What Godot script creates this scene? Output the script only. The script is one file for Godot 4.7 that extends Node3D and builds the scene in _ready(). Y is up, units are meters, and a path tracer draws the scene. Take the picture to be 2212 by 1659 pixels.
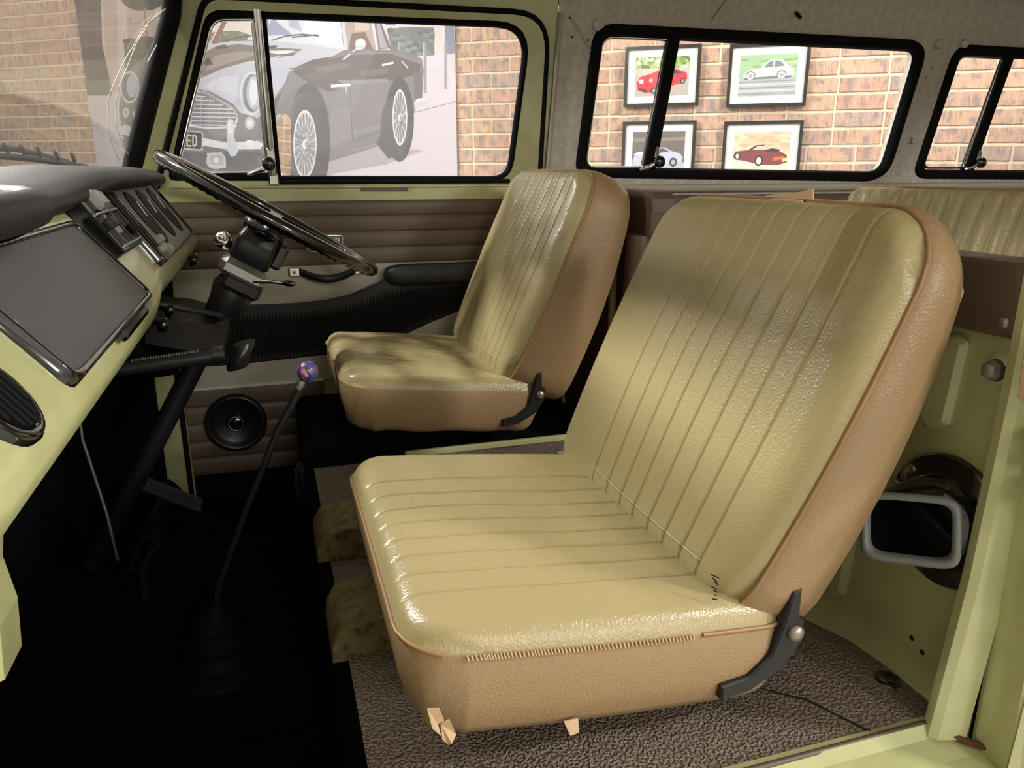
extends Node3D
# Interior of an old van seen through its open passenger door, in a brick-walled showroom.
# x runs to the rear of the van, y up, z towards the viewer's side.

const YAW := 17.5
const PITCH := 15.6
const WALL_TURN := 36.5
var WO := Vector3(1.352, 0, -4.712)
var WT := Vector3(cos(deg_to_rad(WALL_TURN)), 0, sin(deg_to_rad(WALL_TURN)))
var WN := Vector3(-sin(deg_to_rad(WALL_TURN)), 0, cos(deg_to_rad(WALL_TURN)))
var M := {}
var used := {}
var rng := RandomNumberGenerator.new()

func _ready() -> void:
	rng.seed = 4177
	set_view()
	make_materials()
	build_showroom()
	build_brick_wall()
	build_mural()
	build_pictures()
	build_van_shell()
	build_driver_door()
	build_rear_side()
	build_windscreen()
	build_floor()
	build_bulkheads()
	build_dashboard()
	build_steering()
	build_controls()
	build_seats()
	build_small_things()

func set_view() -> void:
	var cam := Camera3D.new()
	cam.name = "camera"
	cam.fov = 53.0
	cam.near = 0.02
	cam.position = Vector3(0, 1.0, 0)
	cam.rotation_degrees = Vector3(-PITCH, -YAW, 0)
	add_child(cam)
	cam.current = true
	var e := Environment.new()
	e.background_mode = Environment.BG_COLOR
	e.background_color = Color(0.02, 0.02, 0.022)
	e.tonemap_mode = Environment.TONE_MAPPER_LINEAR
	e.tonemap_exposure = 1.0
	e.sdfgi_enabled = true
	e.ssao_enabled = true
	e.ssil_enabled = true
	var we := WorldEnvironment.new()
	we.name = "environment"
	we.environment = e
	add_child(we)
	# showroom ceiling lamps: position, aim, width, length, energy
	ceiling_lamp(Vector3(-1.6, 2.75, -2.6), Vector3(0.6, 0.8, -1.4), 0.22, 0.22, 15.0, "small square ceiling lamp ahead of the driver's side")
	ceiling_lamp(Vector3(-7.5, 1.95, -0.2), Vector3(0.4, 0.8, -1.2), 0.4, 0.4, 34.0, "square hanging lamp far ahead of the windscreen")
	ceiling_lamp(Vector3(-1.8, 2.75, -4.6), Vector3(0.6, 0.8, -1.6), 0.22, 0.22, 6.0, "small square ceiling lamp near the car mural")
	ceiling_lamp(Vector3(3.3, 2.75, 1.2), Vector3(0.4, 0.6, -0.6), 0.3, 0.3, 10.0, "ceiling lamp panel over the floor by the sliding door")
	ceiling_lamp(Vector3(2.3, 1.95, 3.6), Vector3(1.3, 1.1, -2.0), 0.5, 0.5, 6.0, "square hanging lamp beside the open sliding door")
	ceiling_lamp(Vector3(0.7, 2.75, 4.4), Vector3(0.2, 0.7, -1.6), 1.2, 0.6, 4.0, "wide ceiling lamp panel behind the viewer")
	ceiling_lamp(Vector3(2.6, 2.75, -2.2), Vector3(2.6, 1.2, -4.0), 0.3, 1.6, 6.5, "long ceiling lamp panel before the framed pictures")
	ceiling_lamp(Vector3(-0.3, 2.75, -3.9), Vector3(-0.2, 1.2, -6.0), 0.3, 1.6, 0.8, "long ceiling lamp panel before the car mural")

func ceiling_lamp(at: Vector3, aim: Vector3, w: float, l: float, energy: float, label: String) -> void:
	var t := thing("ceiling_lamp", label, "lamp", at, "showroom ceiling lamps")
	var dir := (aim - at).normalized()
	var b := Basis.looking_at(dir, Vector3(0.01, 0, 1))
	var s := mb()
	box(s, at - dir * 0.03, Vector3(w + 0.05, l + 0.05, 0.05), b, 0.006)
	obj("housing", s, mat(Color(0.75, 0.75, 0.75), 0.5), t)
	s = mb()
	box(s, at, Vector3(w, l, 0.012), b, 0.003)
	var em := mat(Color(1, 1, 1), 0.6)
	em.emission_enabled = true
	em.emission = Color(1.0, 0.985, 0.97)
	em.emission_energy_multiplier = 3.0
	obj("lamp_diffuser", s, em, t)
	s = mb()
	tube(s, [at + Vector3(0, 0.02, 0), Vector3(at.x, 3.0, at.z)], 0.012, 8)
	obj("stem", s, mat(Color(0.7, 0.7, 0.7), 0.5), t)
	var a := AreaLight3D.new()
	a.name = "lamp_light"
	a.area_size = Vector2(w, l)
	a.light_energy = energy
	a.light_color = Color(1.0, 0.985, 0.97)
	a.shadow_enabled = true
	a.area_range = 20.0
	a.position = dir * 0.02
	a.basis = b
	t.add_child(a)

# ---------------------------------------------------------------- nodes
func numbered(called: String) -> String:
	var n: int = used.get(called, 0)
	used[called] = n + 1
	return called if n == 0 else "%s_%03d" % [called, n]

func thing(called: String, label: String, category: String, at := Vector3.ZERO, group := "") -> Node3D:
	var o := Node3D.new()
	o.name = numbered(called)
	add_child(o)
	o.position = at
	o.set_meta("label", label)
	o.set_meta("category", category)
	if group: o.set_meta("group", group)
	return o

func setting(called: String, label: String, at := Vector3.ZERO) -> Node3D:
	var o := Node3D.new()
	o.name = called
	add_child(o)
	o.position = at
	o.set_meta("kind", "structure")
	o.set_meta("label", label)
	o.set_meta("category", called.split("_")[0])
	return o

func away(p: Node) -> Vector3:
	var v := Vector3.ZERO
	while p != null and p != self:
		v += (p as Node3D).position
		p = p.get_parent()
	return v

# meshes are modelled in van coordinates; the node sits back by its parents' offsets
func obj(called: String, st: SurfaceTool, m: Material, parent: Node3D = null, label := "") -> MeshInstance3D:
	var o := MeshInstance3D.new()
	st.generate_normals()
	o.mesh = st.commit()
	o.material_override = m
	o.cast_shadow = GeometryInstance3D.SHADOW_CASTING_SETTING_ON
	if parent == null:
		o.name = numbered(called)
		add_child(o)
	else:
		o.name = called
		o.position = -away(parent)
		parent.add_child(o, true)
	if label: o.set_meta("label", label)
	return o

func single(called: String, st: SurfaceTool, m: Material, label: String, category: String, group := "") -> MeshInstance3D:
	var o := obj(called, st, m)
	o.set_meta("label", label)
	o.set_meta("category", category)
	if group: o.set_meta("group", group)
	return o

func struct(called: String, st: SurfaceTool, m: Material, label: String) -> MeshInstance3D:
	var o := obj(called, st, m)
	o.set_meta("kind", "structure")
	o.set_meta("label", label)
	o.set_meta("category", called.split("_")[0])
	return o

# ---------------------------------------------------------------- shapes
func mb() -> SurfaceTool:
	var st := SurfaceTool.new()
	st.begin(Mesh.PRIMITIVE_TRIANGLES)
	return st

func tri(st: SurfaceTool, a: Vector3, b: Vector3, c: Vector3, g := -1) -> void:
	st.set_smooth_group(g)
	st.add_vertex(a); st.add_vertex(b); st.add_vertex(c)

func quad(st: SurfaceTool, a: Vector3, b: Vector3, c: Vector3, d: Vector3, g := -1) -> void:
	tri(st, a, b, c, g)
	tri(st, a, c, d, g)

func uvtri(st: SurfaceTool, p: Array, uv: Array, g := -1) -> void:
	st.set_smooth_group(g)
	for i in 3:
		st.set_uv(uv[i])
		st.add_vertex(p[i])

func box(st: SurfaceTool, c: Vector3, size: Vector3, b := Basis.IDENTITY, bev := 0.003) -> void:
	var h := size * 0.5
	bev = min(bev, min(h.x, min(h.y, h.z)) * 0.6)
	var v := {}
	for sx in [-1, 1]:
		for sy in [-1, 1]:
			for sz in [-1, 1]:
				var s := Vector3(sx, sy, sz)
				for ax in 3:
					var p := s * (h - Vector3(bev, bev, bev))
					p[ax] = s[ax] * h[ax]
					v[[sx, sy, sz, ax]] = c + b * p
	for ax in 3:
		var a1 := (ax + 1) % 3
		var a2 := (ax + 2) % 3
		for s in [-1, 1]:
			var k := []
			for q in [[-1, -1], [1, -1], [1, 1], [-1, 1]]:
				var key := [0, 0, 0, ax]
				key[ax] = s; key[a1] = q[0]; key[a2] = q[1]
				k.append(v[key])
			if s > 0: quad(st, k[3], k[2], k[1], k[0])
			else: quad(st, k[0], k[1], k[2], k[3])
		for s in [-1, 1]:
			for q in [-1, 1]:
				var e := []
				for w in [-1, 1]:
					for f in [a1, a2]:
						var key := [0, 0, 0, f]
						key[ax] = w; key[a1] = s; key[a2] = q
						e.append(v[key])
				if s * q > 0: quad(st, e[0], e[1], e[3], e[2])
				else: quad(st, e[2], e[3], e[1], e[0])
	for sx in [-1, 1]:
		for sy in [-1, 1]:
			for sz in [-1, 1]:
				var a: Vector3 = v[[sx, sy, sz, 0]]
				var d: Vector3 = v[[sx, sy, sz, 1]]
				var e: Vector3 = v[[sx, sy, sz, 2]]
				if sx * sy * sz < 0: tri(st, a, d, e)
				else: tri(st, a, e, d)

func tube(st: SurfaceTool, pts: Array, r, segs := 10, closed := false, g := 1) -> void:
	var n := pts.size()
	var rings := []
	var ref := Vector3.ZERO
	for i in n:
		var t: Vector3
		if closed: t = (pts[(i + 1) % n] - pts[(i - 1 + n) % n]).normalized()
		else: t = (pts[min(i + 1, n - 1)] - pts[max(i - 1, 0)]).normalized()
		if i == 0:
			ref = t.cross(Vector3.UP)
			if ref.length() < 0.1: ref = t.cross(Vector3.RIGHT)
			ref = ref.normalized()
		else:
			ref = (ref - t * ref.dot(t)).normalized()
		var o := t.cross(ref)
		var rad: float = r[i] if r is Array else r
		var ring := []
		for k in segs:
			var a := TAU * k / segs
			ring.append(pts[i] + (ref * cos(a) + o * sin(a)) * rad)
		rings.append(ring)
	var last := n if closed else n - 1
	for i in last:
		var p: Array = rings[i]
		var q: Array = rings[(i + 1) % n]
		for k in segs:
			var k2 := (k + 1) % segs
			quad(st, p[k], p[k2], q[k2], q[k], g)
	if not closed:
		for e in [0, n - 1]:
			var c: Array = rings[e]
			for k in range(1, segs - 1):
				if e == 0: tri(st, c[0], c[k + 1], c[k])
				else: tri(st, c[0], c[k], c[k + 1])

# turned about `axis` from `o`: profile of Vector2(radius, along)
func lathe(st: SurfaceTool, o: Vector3, axis: Vector3, prof: Array, segs := 24, smooth := true) -> void:
	var y := axis.normalized()
	var x := y.cross(Vector3(0.3, 0.2, 0.9)).normalized()
	var z := x.cross(y)
	for i in prof.size() - 1:
		var p: Vector2 = prof[i]
		var q: Vector2 = prof[i + 1]
		for k in segs:
			var a := TAU * k / segs
			var b := TAU * (k + 1) / segs
			var da := x * cos(a) + z * sin(a)
			var db := x * cos(b) + z * sin(b)
			var g := (1 if smooth else i + 1)
			if p.x < 1e-6: tri(st, o + y * p.y, o + da * q.x + y * q.y, o + db * q.x + y * q.y, g)
			elif q.x < 1e-6: tri(st, o + da * p.x + y * p.y, o + y * q.y, o + db * p.x + y * p.y, g)
			else: quad(st, o + da * p.x + y * p.y, o + da * q.x + y * q.y, o + db * q.x + y * q.y, o + db * p.x + y * p.y, g)

# flat outline pushed along +-depth; f maps (Vector2, off) to a point
func prism(st: SurfaceTool, poly: PackedVector2Array, f: Callable, d0: float, d1: float, bev := 0.0) -> void:
	var ix := Geometry2D.triangulate_polygon(poly)
	var top := poly
	if bev > 0.0:
		var ins := inset(poly, bev)
		if ins.size() == poly.size(): top = ins
	var ti := Geometry2D.triangulate_polygon(top)
	if ti.is_empty(): ti = ix
	for i in range(0, ix.size(), 3):
		tri(st, f.call(poly[ix[i]], d0), f.call(poly[ix[i + 1]], d0), f.call(poly[ix[i + 2]], d0))
	for i in range(0, ti.size(), 3):
		tri(st, f.call(top[ti[i]], d1), f.call(top[ti[i + 2]], d1), f.call(top[ti[i + 1]], d1))
	var n := poly.size()
	var dm: float = d1 - sign(d1 - d0) * bev
	for i in n:
		var j := (i + 1) % n
		quad(st, f.call(poly[i], d0), f.call(poly[j], d0), f.call(poly[j], dm), f.call(poly[i], dm))
		if bev > 0.0:
			quad(st, f.call(poly[i], dm), f.call(poly[j], dm), f.call(top[j], d1), f.call(top[i], d1))

func inset(poly: PackedVector2Array, d: float) -> PackedVector2Array:
	var out := PackedVector2Array()
	var n := poly.size()
	var s := 1.0 if not Geometry2D.is_polygon_clockwise(poly) else -1.0
	for i in n:
		var a := (poly[i] - poly[(i - 1 + n) % n]).normalized()
		var b := (poly[(i + 1) % n] - poly[i]).normalized()
		var na := Vector2(-a.y, a.x) * s
		var nb := Vector2(-b.y, b.x) * s
		var m := (na + nb)
		if m.length() < 0.2: m = na
		m = m.normalized()
		out.append(poly[i] + m * d / max(0.5, m.dot(na)))
	return out

# corners rounded: pts as [x, y, radius]
func rpoly(pts: Array, seg := 6) -> PackedVector2Array:
	var out := PackedVector2Array()
	var n := pts.size()
	for i in n:
		var p := Vector2(pts[i][0], pts[i][1])
		var a := Vector2(pts[(i - 1 + n) % n][0], pts[(i - 1 + n) % n][1])
		var b := Vector2(pts[(i + 1) % n][0], pts[(i + 1) % n][1])
		var r: float = pts[i][2]
		if r <= 0.0:
			out.append(p)
			continue
		var u := (a - p).normalized()
		var v := (b - p).normalized()
		var ang := acos(clamp(u.dot(v), -1, 1))
		var t: float = min(r / tan(ang * 0.5), 0.48 * min(p.distance_to(a), p.distance_to(b)))
		for k in seg + 1:
			var f := float(k) / seg
			var q0 := p + u * t
			var q1 := p + v * t
			out.append(q0.lerp(p, f).lerp(p.lerp(q1, f), f))
	return out

func cast_to(poly: PackedVector2Array, c: Vector2, dir: Vector2) -> Vector2:
	var best := c
	var far := -1.0
	var n := poly.size()
	for nudge in [0.0, 0.0002, -0.0002, 0.001, -0.001]:
		for i in n:
			var h = Geometry2D.segment_intersects_segment(c, c + dir.rotated(nudge) * 50.0, poly[i], poly[(i + 1) % n])
			if h != null and c.distance_to(h) > far:
				far = c.distance_to(h)
				best = h
		if far > 0.0: break
	return best

# two outlines around one centre, met along shared rays
func rays(outer: PackedVector2Array, inner: PackedVector2Array) -> Array:
	var c := Vector2.ZERO
	for p in inner: c += p / inner.size()
	var an := []
	for p in inner: an.append((p - c).angle())
	for p in outer: an.append((p - c).angle())
	an.sort()
	var o := []
	var i := []
	var prev := -99.0
	for a in an:
		if a - prev < 1e-4: continue
		prev = a
		var d := Vector2(cos(a), sin(a))
		o.append(cast_to(outer, c, d))
		i.append(cast_to(inner, c, d))
	return [o, i]

# sheet with an opening, thickness d0..d1
func holed(st: SurfaceTool, outer: PackedVector2Array, inner: PackedVector2Array, f: Callable, d0: float, d1: float) -> void:
	var r := rays(outer, inner)
	var n: int = r[0].size()
	for k in n:
		var j := (k + 1) % n
		var oa: Vector2 = r[0][k]
		var ob: Vector2 = r[0][j]
		var ia: Vector2 = r[1][k]
		var ib: Vector2 = r[1][j]
		quad(st, f.call(oa, d1), f.call(ob, d1), f.call(ib, d1), f.call(ia, d1))
		quad(st, f.call(oa, d0), f.call(ia, d0), f.call(ib, d0), f.call(ob, d0))
		quad(st, f.call(ia, d1), f.call(ib, d1), f.call(ib, d0), f.call(ia, d0))
		quad(st, f.call(oa, d1), f.call(oa, d0), f.call(ob, d0), f.call(ob, d1))

# rounded moulding between two outlines
func moulding(st: SurfaceTool, outer: PackedVector2Array, inner: PackedVector2Array, f: Callable, base: float, rise: float, steps := 6) -> void:
	var r := rays(outer, inner)
	var n: int = r[0].size()
	for k in n:
		var j := (k + 1) % n
		for s in steps:
			var t0 := float(s) / steps
			var t1 := float(s + 1) / steps
			var h0 := base + rise * sqrt(max(0.0, 1.0 - pow(2.0 * t0 - 1.0, 4)))
			var h1 := base + rise * sqrt(max(0.0, 1.0 - pow(2.0 * t1 - 1.0, 4)))
			quad(st, f.call(r[0][k].lerp(r[1][k], t0), h0), f.call(r[0][j].lerp(r[1][j], t0), h0), f.call(r[0][j].lerp(r[1][j], t1), h1), f.call(r[0][k].lerp(r[1][k], t1), h1), 1)
		quad(st, f.call(r[0][k], base), f.call(r[1][k], base), f.call(r[1][j], base), f.call(r[0][j], base))

# closed loops joined; ends capped
func loft(st: SurfaceTool, loops: Array, smooth := true, caps := true) -> void:
	for i in loops.size() - 1:
		var p: Array = loops[i]
		var q: Array = loops[i + 1]
		var n := p.size()
		for k in n:
			var j := (k + 1) % n
			quad(st, p[k], p[j], q[j], q[k], 1 if smooth else -1)
	if caps:
		for e in [0, loops.size() - 1]:
			var c := Vector3.ZERO
			var l: Array = loops[e]
			for p in l: c += p / float(l.size())
			for k in l.size():
				var j := (k + 1) % l.size()
				if e == 0: tri(st, c, l[j], l[k])
				else: tri(st, c, l[k], l[j])

func sheet(st: SurfaceTool, rows: Array, g := 1) -> void:
	for i in rows.size() - 1:
		for k in rows[i].size() - 1:
			quad(st, rows[i][k], rows[i][k + 1], rows[i + 1][k + 1], rows[i + 1][k], g)

func screw(st: SurfaceTool, at: Vector3, axis: Vector3, r: float) -> void:
	lathe(st, at, axis, [Vector2(r, 0), Vector2(r, r * 0.15), Vector2(r * 0.75, r * 0.45), Vector2(0, r * 0.55)], 12)

# ---------------------------------------------------------------- surfaces
func mat(c: Color, rough := 0.6, metal := 0.0) -> StandardMaterial3D:
	var m := StandardMaterial3D.new()
	m.albedo_color = c
	m.roughness = rough
	m.metallic = metal
	return m

func noise_tex(seed_: int, freq: float, kind: int, size := 512, oct := 3, normal := false, strength := 4.0, ramp: Gradient = null) -> NoiseTexture2D:
	var n := FastNoiseLite.new()
	n.seed = seed_
	n.noise_type = kind as FastNoiseLite.NoiseType
	n.frequency = freq
	n.fractal_octaves = oct
	if kind == FastNoiseLite.TYPE_CELLULAR:
		n.cellular_return_type = FastNoiseLite.RETURN_DISTANCE2_SUB
	var t := NoiseTexture2D.new()
	t.width = size
	t.height = size
	t.seamless = true
	t.as_normal_map = normal
	t.bump_strength = strength
	if ramp: t.color_ramp = ramp
	t.noise = n
	return t

func ramp(cs: Array, offs: Array) -> Gradient:
	var g := Gradient.new()
	g.colors = PackedColorArray(cs)
	g.offsets = PackedFloat32Array(offs)
	return g

func grain(m: StandardMaterial3D, tex: Texture2D, scale: float, amount := 1.0) -> StandardMaterial3D:
	m.normal_enabled = true
	m.normal_texture = tex
	m.normal_scale = amount
	m.uv1_triplanar = true
	m.uv1_world_triplanar = true
	m.uv1_scale = Vector3(scale, scale, scale)
	return m

func blotch(m: StandardMaterial3D, tex: Texture2D) -> StandardMaterial3D:
	m.albedo_texture = tex
	return m

func make_materials() -> void:
	var leather := noise_tex(3, 0.055, FastNoiseLite.TYPE_CELLULAR, 512, 2, true, 3.0)
	var fine := noise_tex(5, 0.09, FastNoiseLite.TYPE_SIMPLEX, 512, 3, true, 2.5)
	var coarse := noise_tex(9, 0.03, FastNoiseLite.TYPE_SIMPLEX_SMOOTH, 512, 3, true, 5.0)
	var wear := noise_tex(21, 0.006, FastNoiseLite.TYPE_SIMPLEX_SMOOTH, 512, 5, false, 1, ramp([Color(0.90, 0.89, 0.86), Color(1, 1, 1), Color(0.96, 0.93, 0.9)], [0.0, 0.5, 1.0]))
	# painted steel
	var p := mat(Color(0.715, 0.725, 0.525), 0.30)
	p.clearcoat_enabled = true
	p.clearcoat = 0.5
	p.clearcoat_roughness = 0.12
	M.paint = grain(p, noise_tex(31, 0.004, FastNoiseLite.TYPE_SIMPLEX_SMOOTH, 512, 2, true, 1.0), 2.0, 0.35)
	M.paint.albedo_texture = wear
	var pd := mat(Color(0.44, 0.405, 0.24), 0.7)
	pd.albedo_texture = noise_tex(33, 0.012, FastNoiseLite.TYPE_SIMPLEX, 512, 5, false, 1, ramp([Color(0.62, 0.55, 0.45), Color(0.86, 0.84, 0.80), Color(0.94, 0.92, 0.9)], [0.2, 0.35, 0.7]))
	M.worn_paint = grain(pd, coarse, 6.0, 0.5)
	# vinyl
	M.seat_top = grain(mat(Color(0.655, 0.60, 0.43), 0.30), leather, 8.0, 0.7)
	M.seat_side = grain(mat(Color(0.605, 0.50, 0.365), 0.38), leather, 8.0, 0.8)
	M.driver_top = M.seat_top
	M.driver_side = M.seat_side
	M.piping = mat(Color(0.60, 0.46, 0.31), 0.42)
	M.cloth = grain(mat(Color(0.80, 0.68, 0.53), 0.85), fine, 20.0, 0.6)
	M.foam_dark = mat(Color(0.10, 0.08, 0.06), 0.95)
	M.bench = M.seat_top
	M.brown = grain(mat(Color(0.385, 0.325, 0.26), 0.5), fine, 14.0, 0.35)
	M.brown_dark = grain(mat(Color(0.37, 0.30, 0.255), 0.45), fine, 14.0, 0.35)
	M.beige = grain(mat(Color(0.68, 0.665, 0.59), 0.6), fine, 10.0, 0.3)
	M.liner = grain(mat(Color(0.80, 0.78, 0.735), 0.75), fine, 9.0, 0.15)
	M.liner.albedo_texture = noise_tex(44, 0.008, FastNoiseLite.TYPE_SIMPLEX_SMOOTH, 512, 5, false, 1, ramp([Color(0.93, 0.92, 0.90), Color(1, 1, 1)], [0.25, 0.7]))
	# black plastics and rubber
	M.pad = grain(mat(Color(0.11, 0.11, 0.112), 0.56), leather, 12.0, 0.5)
	M.glove = grain(mat(Color(0.30, 0.30, 0.305), 0.45), coarse, 16.0, 0.9)
	M.black = mat(Color(0.1, 0.1, 0.105), 0.35)
	M.gloss = mat(Color(0.055, 0.055, 0.06), 0.12)
	M.gloss.clearcoat_enabled = true
	M.gloss.clearcoat = 0.8
	M.gloss.clearcoat_roughness = 0.06
	M.rubber = mat(Color(0.085, 0.085, 0.088), 0.55)
	M.rib = mat(Color(0.135, 0.135, 0.14), 0.5)
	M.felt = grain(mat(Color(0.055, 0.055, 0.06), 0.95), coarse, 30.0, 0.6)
	M.dark_metal = mat(Color(0.15, 0.15, 0.16), 0.38, 0.3)
	M.grey = mat(Color(0.40, 0.41, 0.40), 0.5)
	M.chrome = mat(Color(0.86, 0.87, 0.88), 0.12, 1.0)
	M.alloy = mat(Color(0.66, 0.66, 0.66), 0.35, 0.9)
	M.bolt = mat(Color(0.62, 0.60, 0.55), 0.42, 0.8)
	M.strip = mat(Color(0.86, 0.85, 0.82), 0.35, 0.2)
	M.dial = mat(Color(0.03, 0.03, 0.033), 0.5)
	M.panel = grain(mat(Color(0.46, 0.46, 0.48), 0.6), coarse, 16.0, 0.6)
	M.plastic_clear = mat(Color(0.55, 0.55, 0.52), 0.2)
	# floor mat: looped brown covering
	var fm := mat(Color(0.52, 0.47, 0.42), 0.62)
	fm.albedo_texture = noise_tex(61, 0.07, FastNoiseLite.TYPE_SIMPLEX, 512, 3, false, 1, ramp([Color(0.78, 0.74, 0.71), Color(0.95, 0.93, 0.91), Color(1, 1, 1)], [0.3, 0.5, 0.7]))
	grain(fm, noise_tex(61, 0.07, FastNoiseLite.TYPE_SIMPLEX, 512, 3, true, 9.0), 4.6, 1.0)
	M.mat = fm
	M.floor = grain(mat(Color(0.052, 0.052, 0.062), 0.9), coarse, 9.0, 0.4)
	for k in ["floor", "felt", "rubber", "dial"]: M[k].metallic_specular = 0.15
	# glass
	M.glass = glass(Color(0.93, 0.96, 0.95), 0.05)
	M.dusty_glass = glass(Color(0.82, 0.82, 0.8), 0.10)
	M.scratch = mat(Color(0.9, 0.88, 0.84), 0.4)
	M.mirror = mat(Color(0.93, 0.94, 0.95), 0.03, 1.0)
	# showroom
	M.concrete = grain(mat(Color(0.76, 0.75, 0.73), 0.6), coarse, 1.0, 0.3)
	M.plaster = mat(Color(0.84, 0.83, 0.80), 0.9)
	M.mortar = grain(mat(Color(0.84, 0.79, 0.69), 0.95), coarse, 8.0, 0.8)
	M.frame_black = mat(Color(0.07, 0.07, 0.075), 0.4)
	M.mount = mat(Color(0.93, 0.945, 0.945), 0.85)
	M.wood = grain(mat(Color(0.80, 0.68, 0.53), 0.7), fine, 8.0, 0.4)
	M.rust = mat(Color(0.35, 0.22, 0.12), 0.9)

func glass(c: Color, a: float) -> StandardMaterial3D:
	var m := mat(Color(c.r, c.g, c.b, a), 0.02)
	m.transparency = BaseMaterial3D.TRANSPARENCY_ALPHA
	m.cull_mode = BaseMaterial3D.CULL_DISABLED
	return m

# ---------------------------------------------------------------- showroom
func build_showroom() -> void:
	var s := mb()
	box(s, Vector3(0, -0.53, -1), Vector3(26, 0.16, 22), Basis.IDENTITY, 0)
	struct("floor_showroom", s, M.concrete, "grey concrete showroom floor under the van")
	s = mb()
	box(s, Vector3(0, 3.08, -1), Vector3(26, 0.16, 22), Basis.IDENTITY, 0)
	struct("ceiling_showroom", s, M.plaster, "white showroom ceiling over the van")
	var b := Basis(Vector3.UP, deg_to_rad(-WALL_TURN))
	var side := {"left": [WO - WT * 10.5 + WN * 5.0, Vector3(0.16, 3.6, 12)], "right": [WO + WT * 6.0 + WN * 5.0, Vector3(0.16, 3.6, 12)], "near": [WO + WN * 9.0 - WT * 0.5, Vector3(22, 3.6, 0.16)]}
	for k in side:
		s = mb()
		box(s, Vector3(side[k][0].x, 1.3, side[k][0].z), side[k][1], b, 0)
		struct("wall_" + k, s, M.plaster, "plain pale plaster showroom wall, %s" % {"left": "ahead of the van", "right": "behind the van", "near": "behind the viewer"}[k])

func wp(v: Vector2, off: float) -> Vector3:
	return WO + WT * v.x + Vector3.UP * v.y + WN * off

func brick_material(i: int) -> StandardMaterial3D:
	var r := RandomNumberGenerator.new()
	r.seed = 900 + i
	var bases := [Color8(206, 146, 108), Color8(200, 132, 100), Color8(190, 136, 108), Color8(210, 154, 114), Color8(184, 140, 114), Color8(166, 132, 116), Color8(148, 128, 122), Color8(196, 146, 114), Color8(178, 126, 104), Color8(160, 136, 124)]
	var c: Color = bases[i % bases.size()]
	c = c.lerp(Color8(178, 158, 144), 0.62)
	var w := 128
	var h := 48
	var im := Image.create(w, h, false, Image.FORMAT_RGB8)
	var n := FastNoiseLite.new()
	n.seed = 50 + i
	n.frequency = 0.035
	var n2 := FastNoiseLite.new()
	n2.seed = 150 + i
	n2.frequency = 0.12
	var smoke := Color8(136, 124, 124)
	var flame := Color8(200, 166, 144)
	for x in w:
		var drag := r.randf_range(-0.06, 0.05) + (0.06 if x % 7 == 0 else 0.0) - (0.04 if x % 7 == 3 else 0.0)
		for y in h:
			var v := n.get_noise_2d(x, y * 0.45)
			var q := c
			q = q.lerp(smoke, clampf((v - 0.12) * 3.2, 0, 0.75))
			q = q.lerp(flame, clampf((-v - 0.15) * 2.4, 0, 0.5))
			var k := 1.0 + drag + 0.10 * n2.get_noise_2d(x, y)
			im.set_pixel(x, y, Color(q.r * k, q.g * k, q.b * k))
	im.generate_mipmaps()
	var m := mat(Color.WHITE, 0.9)
	m.albedo_texture = ImageTexture.create_from_image(im)
	return m

func brick_mesh(i: int, wide: float) -> ArrayMesh:
	var r := RandomNumberGenerator.new()
	r.seed = 70 + i
	var st := mb()
	var nx := 6
	var top := []
	var bot := []
	for k in nx + 1:
		var x := -wide / 2 + wide * k / nx
		top.append(Vector2(x, 0.0362 + r.randf_range(-0.0018, 0.0012)))
		bot.append(Vector2(x, -0.0362 + r.randf_range(-0.0012, 0.0018)))
	var d := 0.007 + r.randf_range(-0.002, 0.002)
	var e := 0.003
	for k in nx:
		var q := [top[k], top[k + 1], bot[k + 1], bot[k]]
		var f := []
		var uv := []
		for p in q:
			f.append(Vector3(clampf(p.x, -wide / 2 + e, wide / 2 - e), p.y - sign(p.y) * e, d))
			uv.append(Vector2(p.x / 0.24 + 0.5, 0.5 - p.y / 0.076))
		uvtri(st, [f[0], f[1], f[2]], [uv[0], uv[1], uv[2]])
		uvtri(st, [f[0], f[2], f[3]], [uv[0], uv[2], uv[3]])
		for side in [[0, 1], [2, 3]]:
			var a: int = side[0]
			var b: int = side[1]
			var pa := Vector3(q[a].x, q[a].y, d - e)
			var pb := Vector3(q[b].x, q[b].y, d - e)
			uvtri(st, [f[b], f[a], pa], [uv[b], uv[a], uv[a]])
			uvtri(st, [f[b], pa, pb], [uv[b], uv[a], uv[b]])
			uvtri(st, [pb, pa, Vector3(pa.x, pa.y, -0.02)], [uv[b], uv[a], uv[a]])
			uvtri(st, [pb, Vector3(pa.x, pa.y, -0.02), Vector3(pb.x, pb.y, -0.02)], [uv[b], uv[a], uv[b]])
	for sx in [-1, 1]:
		var k := 0 if sx < 0 else nx
		var a := Vector3(sx * wide / 2, top[k].y - e, d - e)
		var b := Vector3(sx * wide / 2, bot[k].y + e, d - e)
		var fa := Vector3(sx * (wide / 2 - e), top[k].y - e, d)
		var fb := Vector3(sx * (wide / 2 - e), bot[k].y + e, d)
		var u := Vector2(0.02 if sx < 0 else 0.98, 0.1)
		var v := Vector2(u.x, 0.9)
		uvtri(st, [fa, a, b], [u, u, v]); uvtri(st, [fa, b, fb], [u, v, v])
		uvtri(st, [a, Vector3(a.x, a.y, -0.02), Vector3(b.x, b.y, -0.02)], [u, u, v]); uvtri(st, [a, Vector3(b.x, b.y, -0.02), b], [u, v, v])
	st.generate_normals()
	return st.commit()

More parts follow.
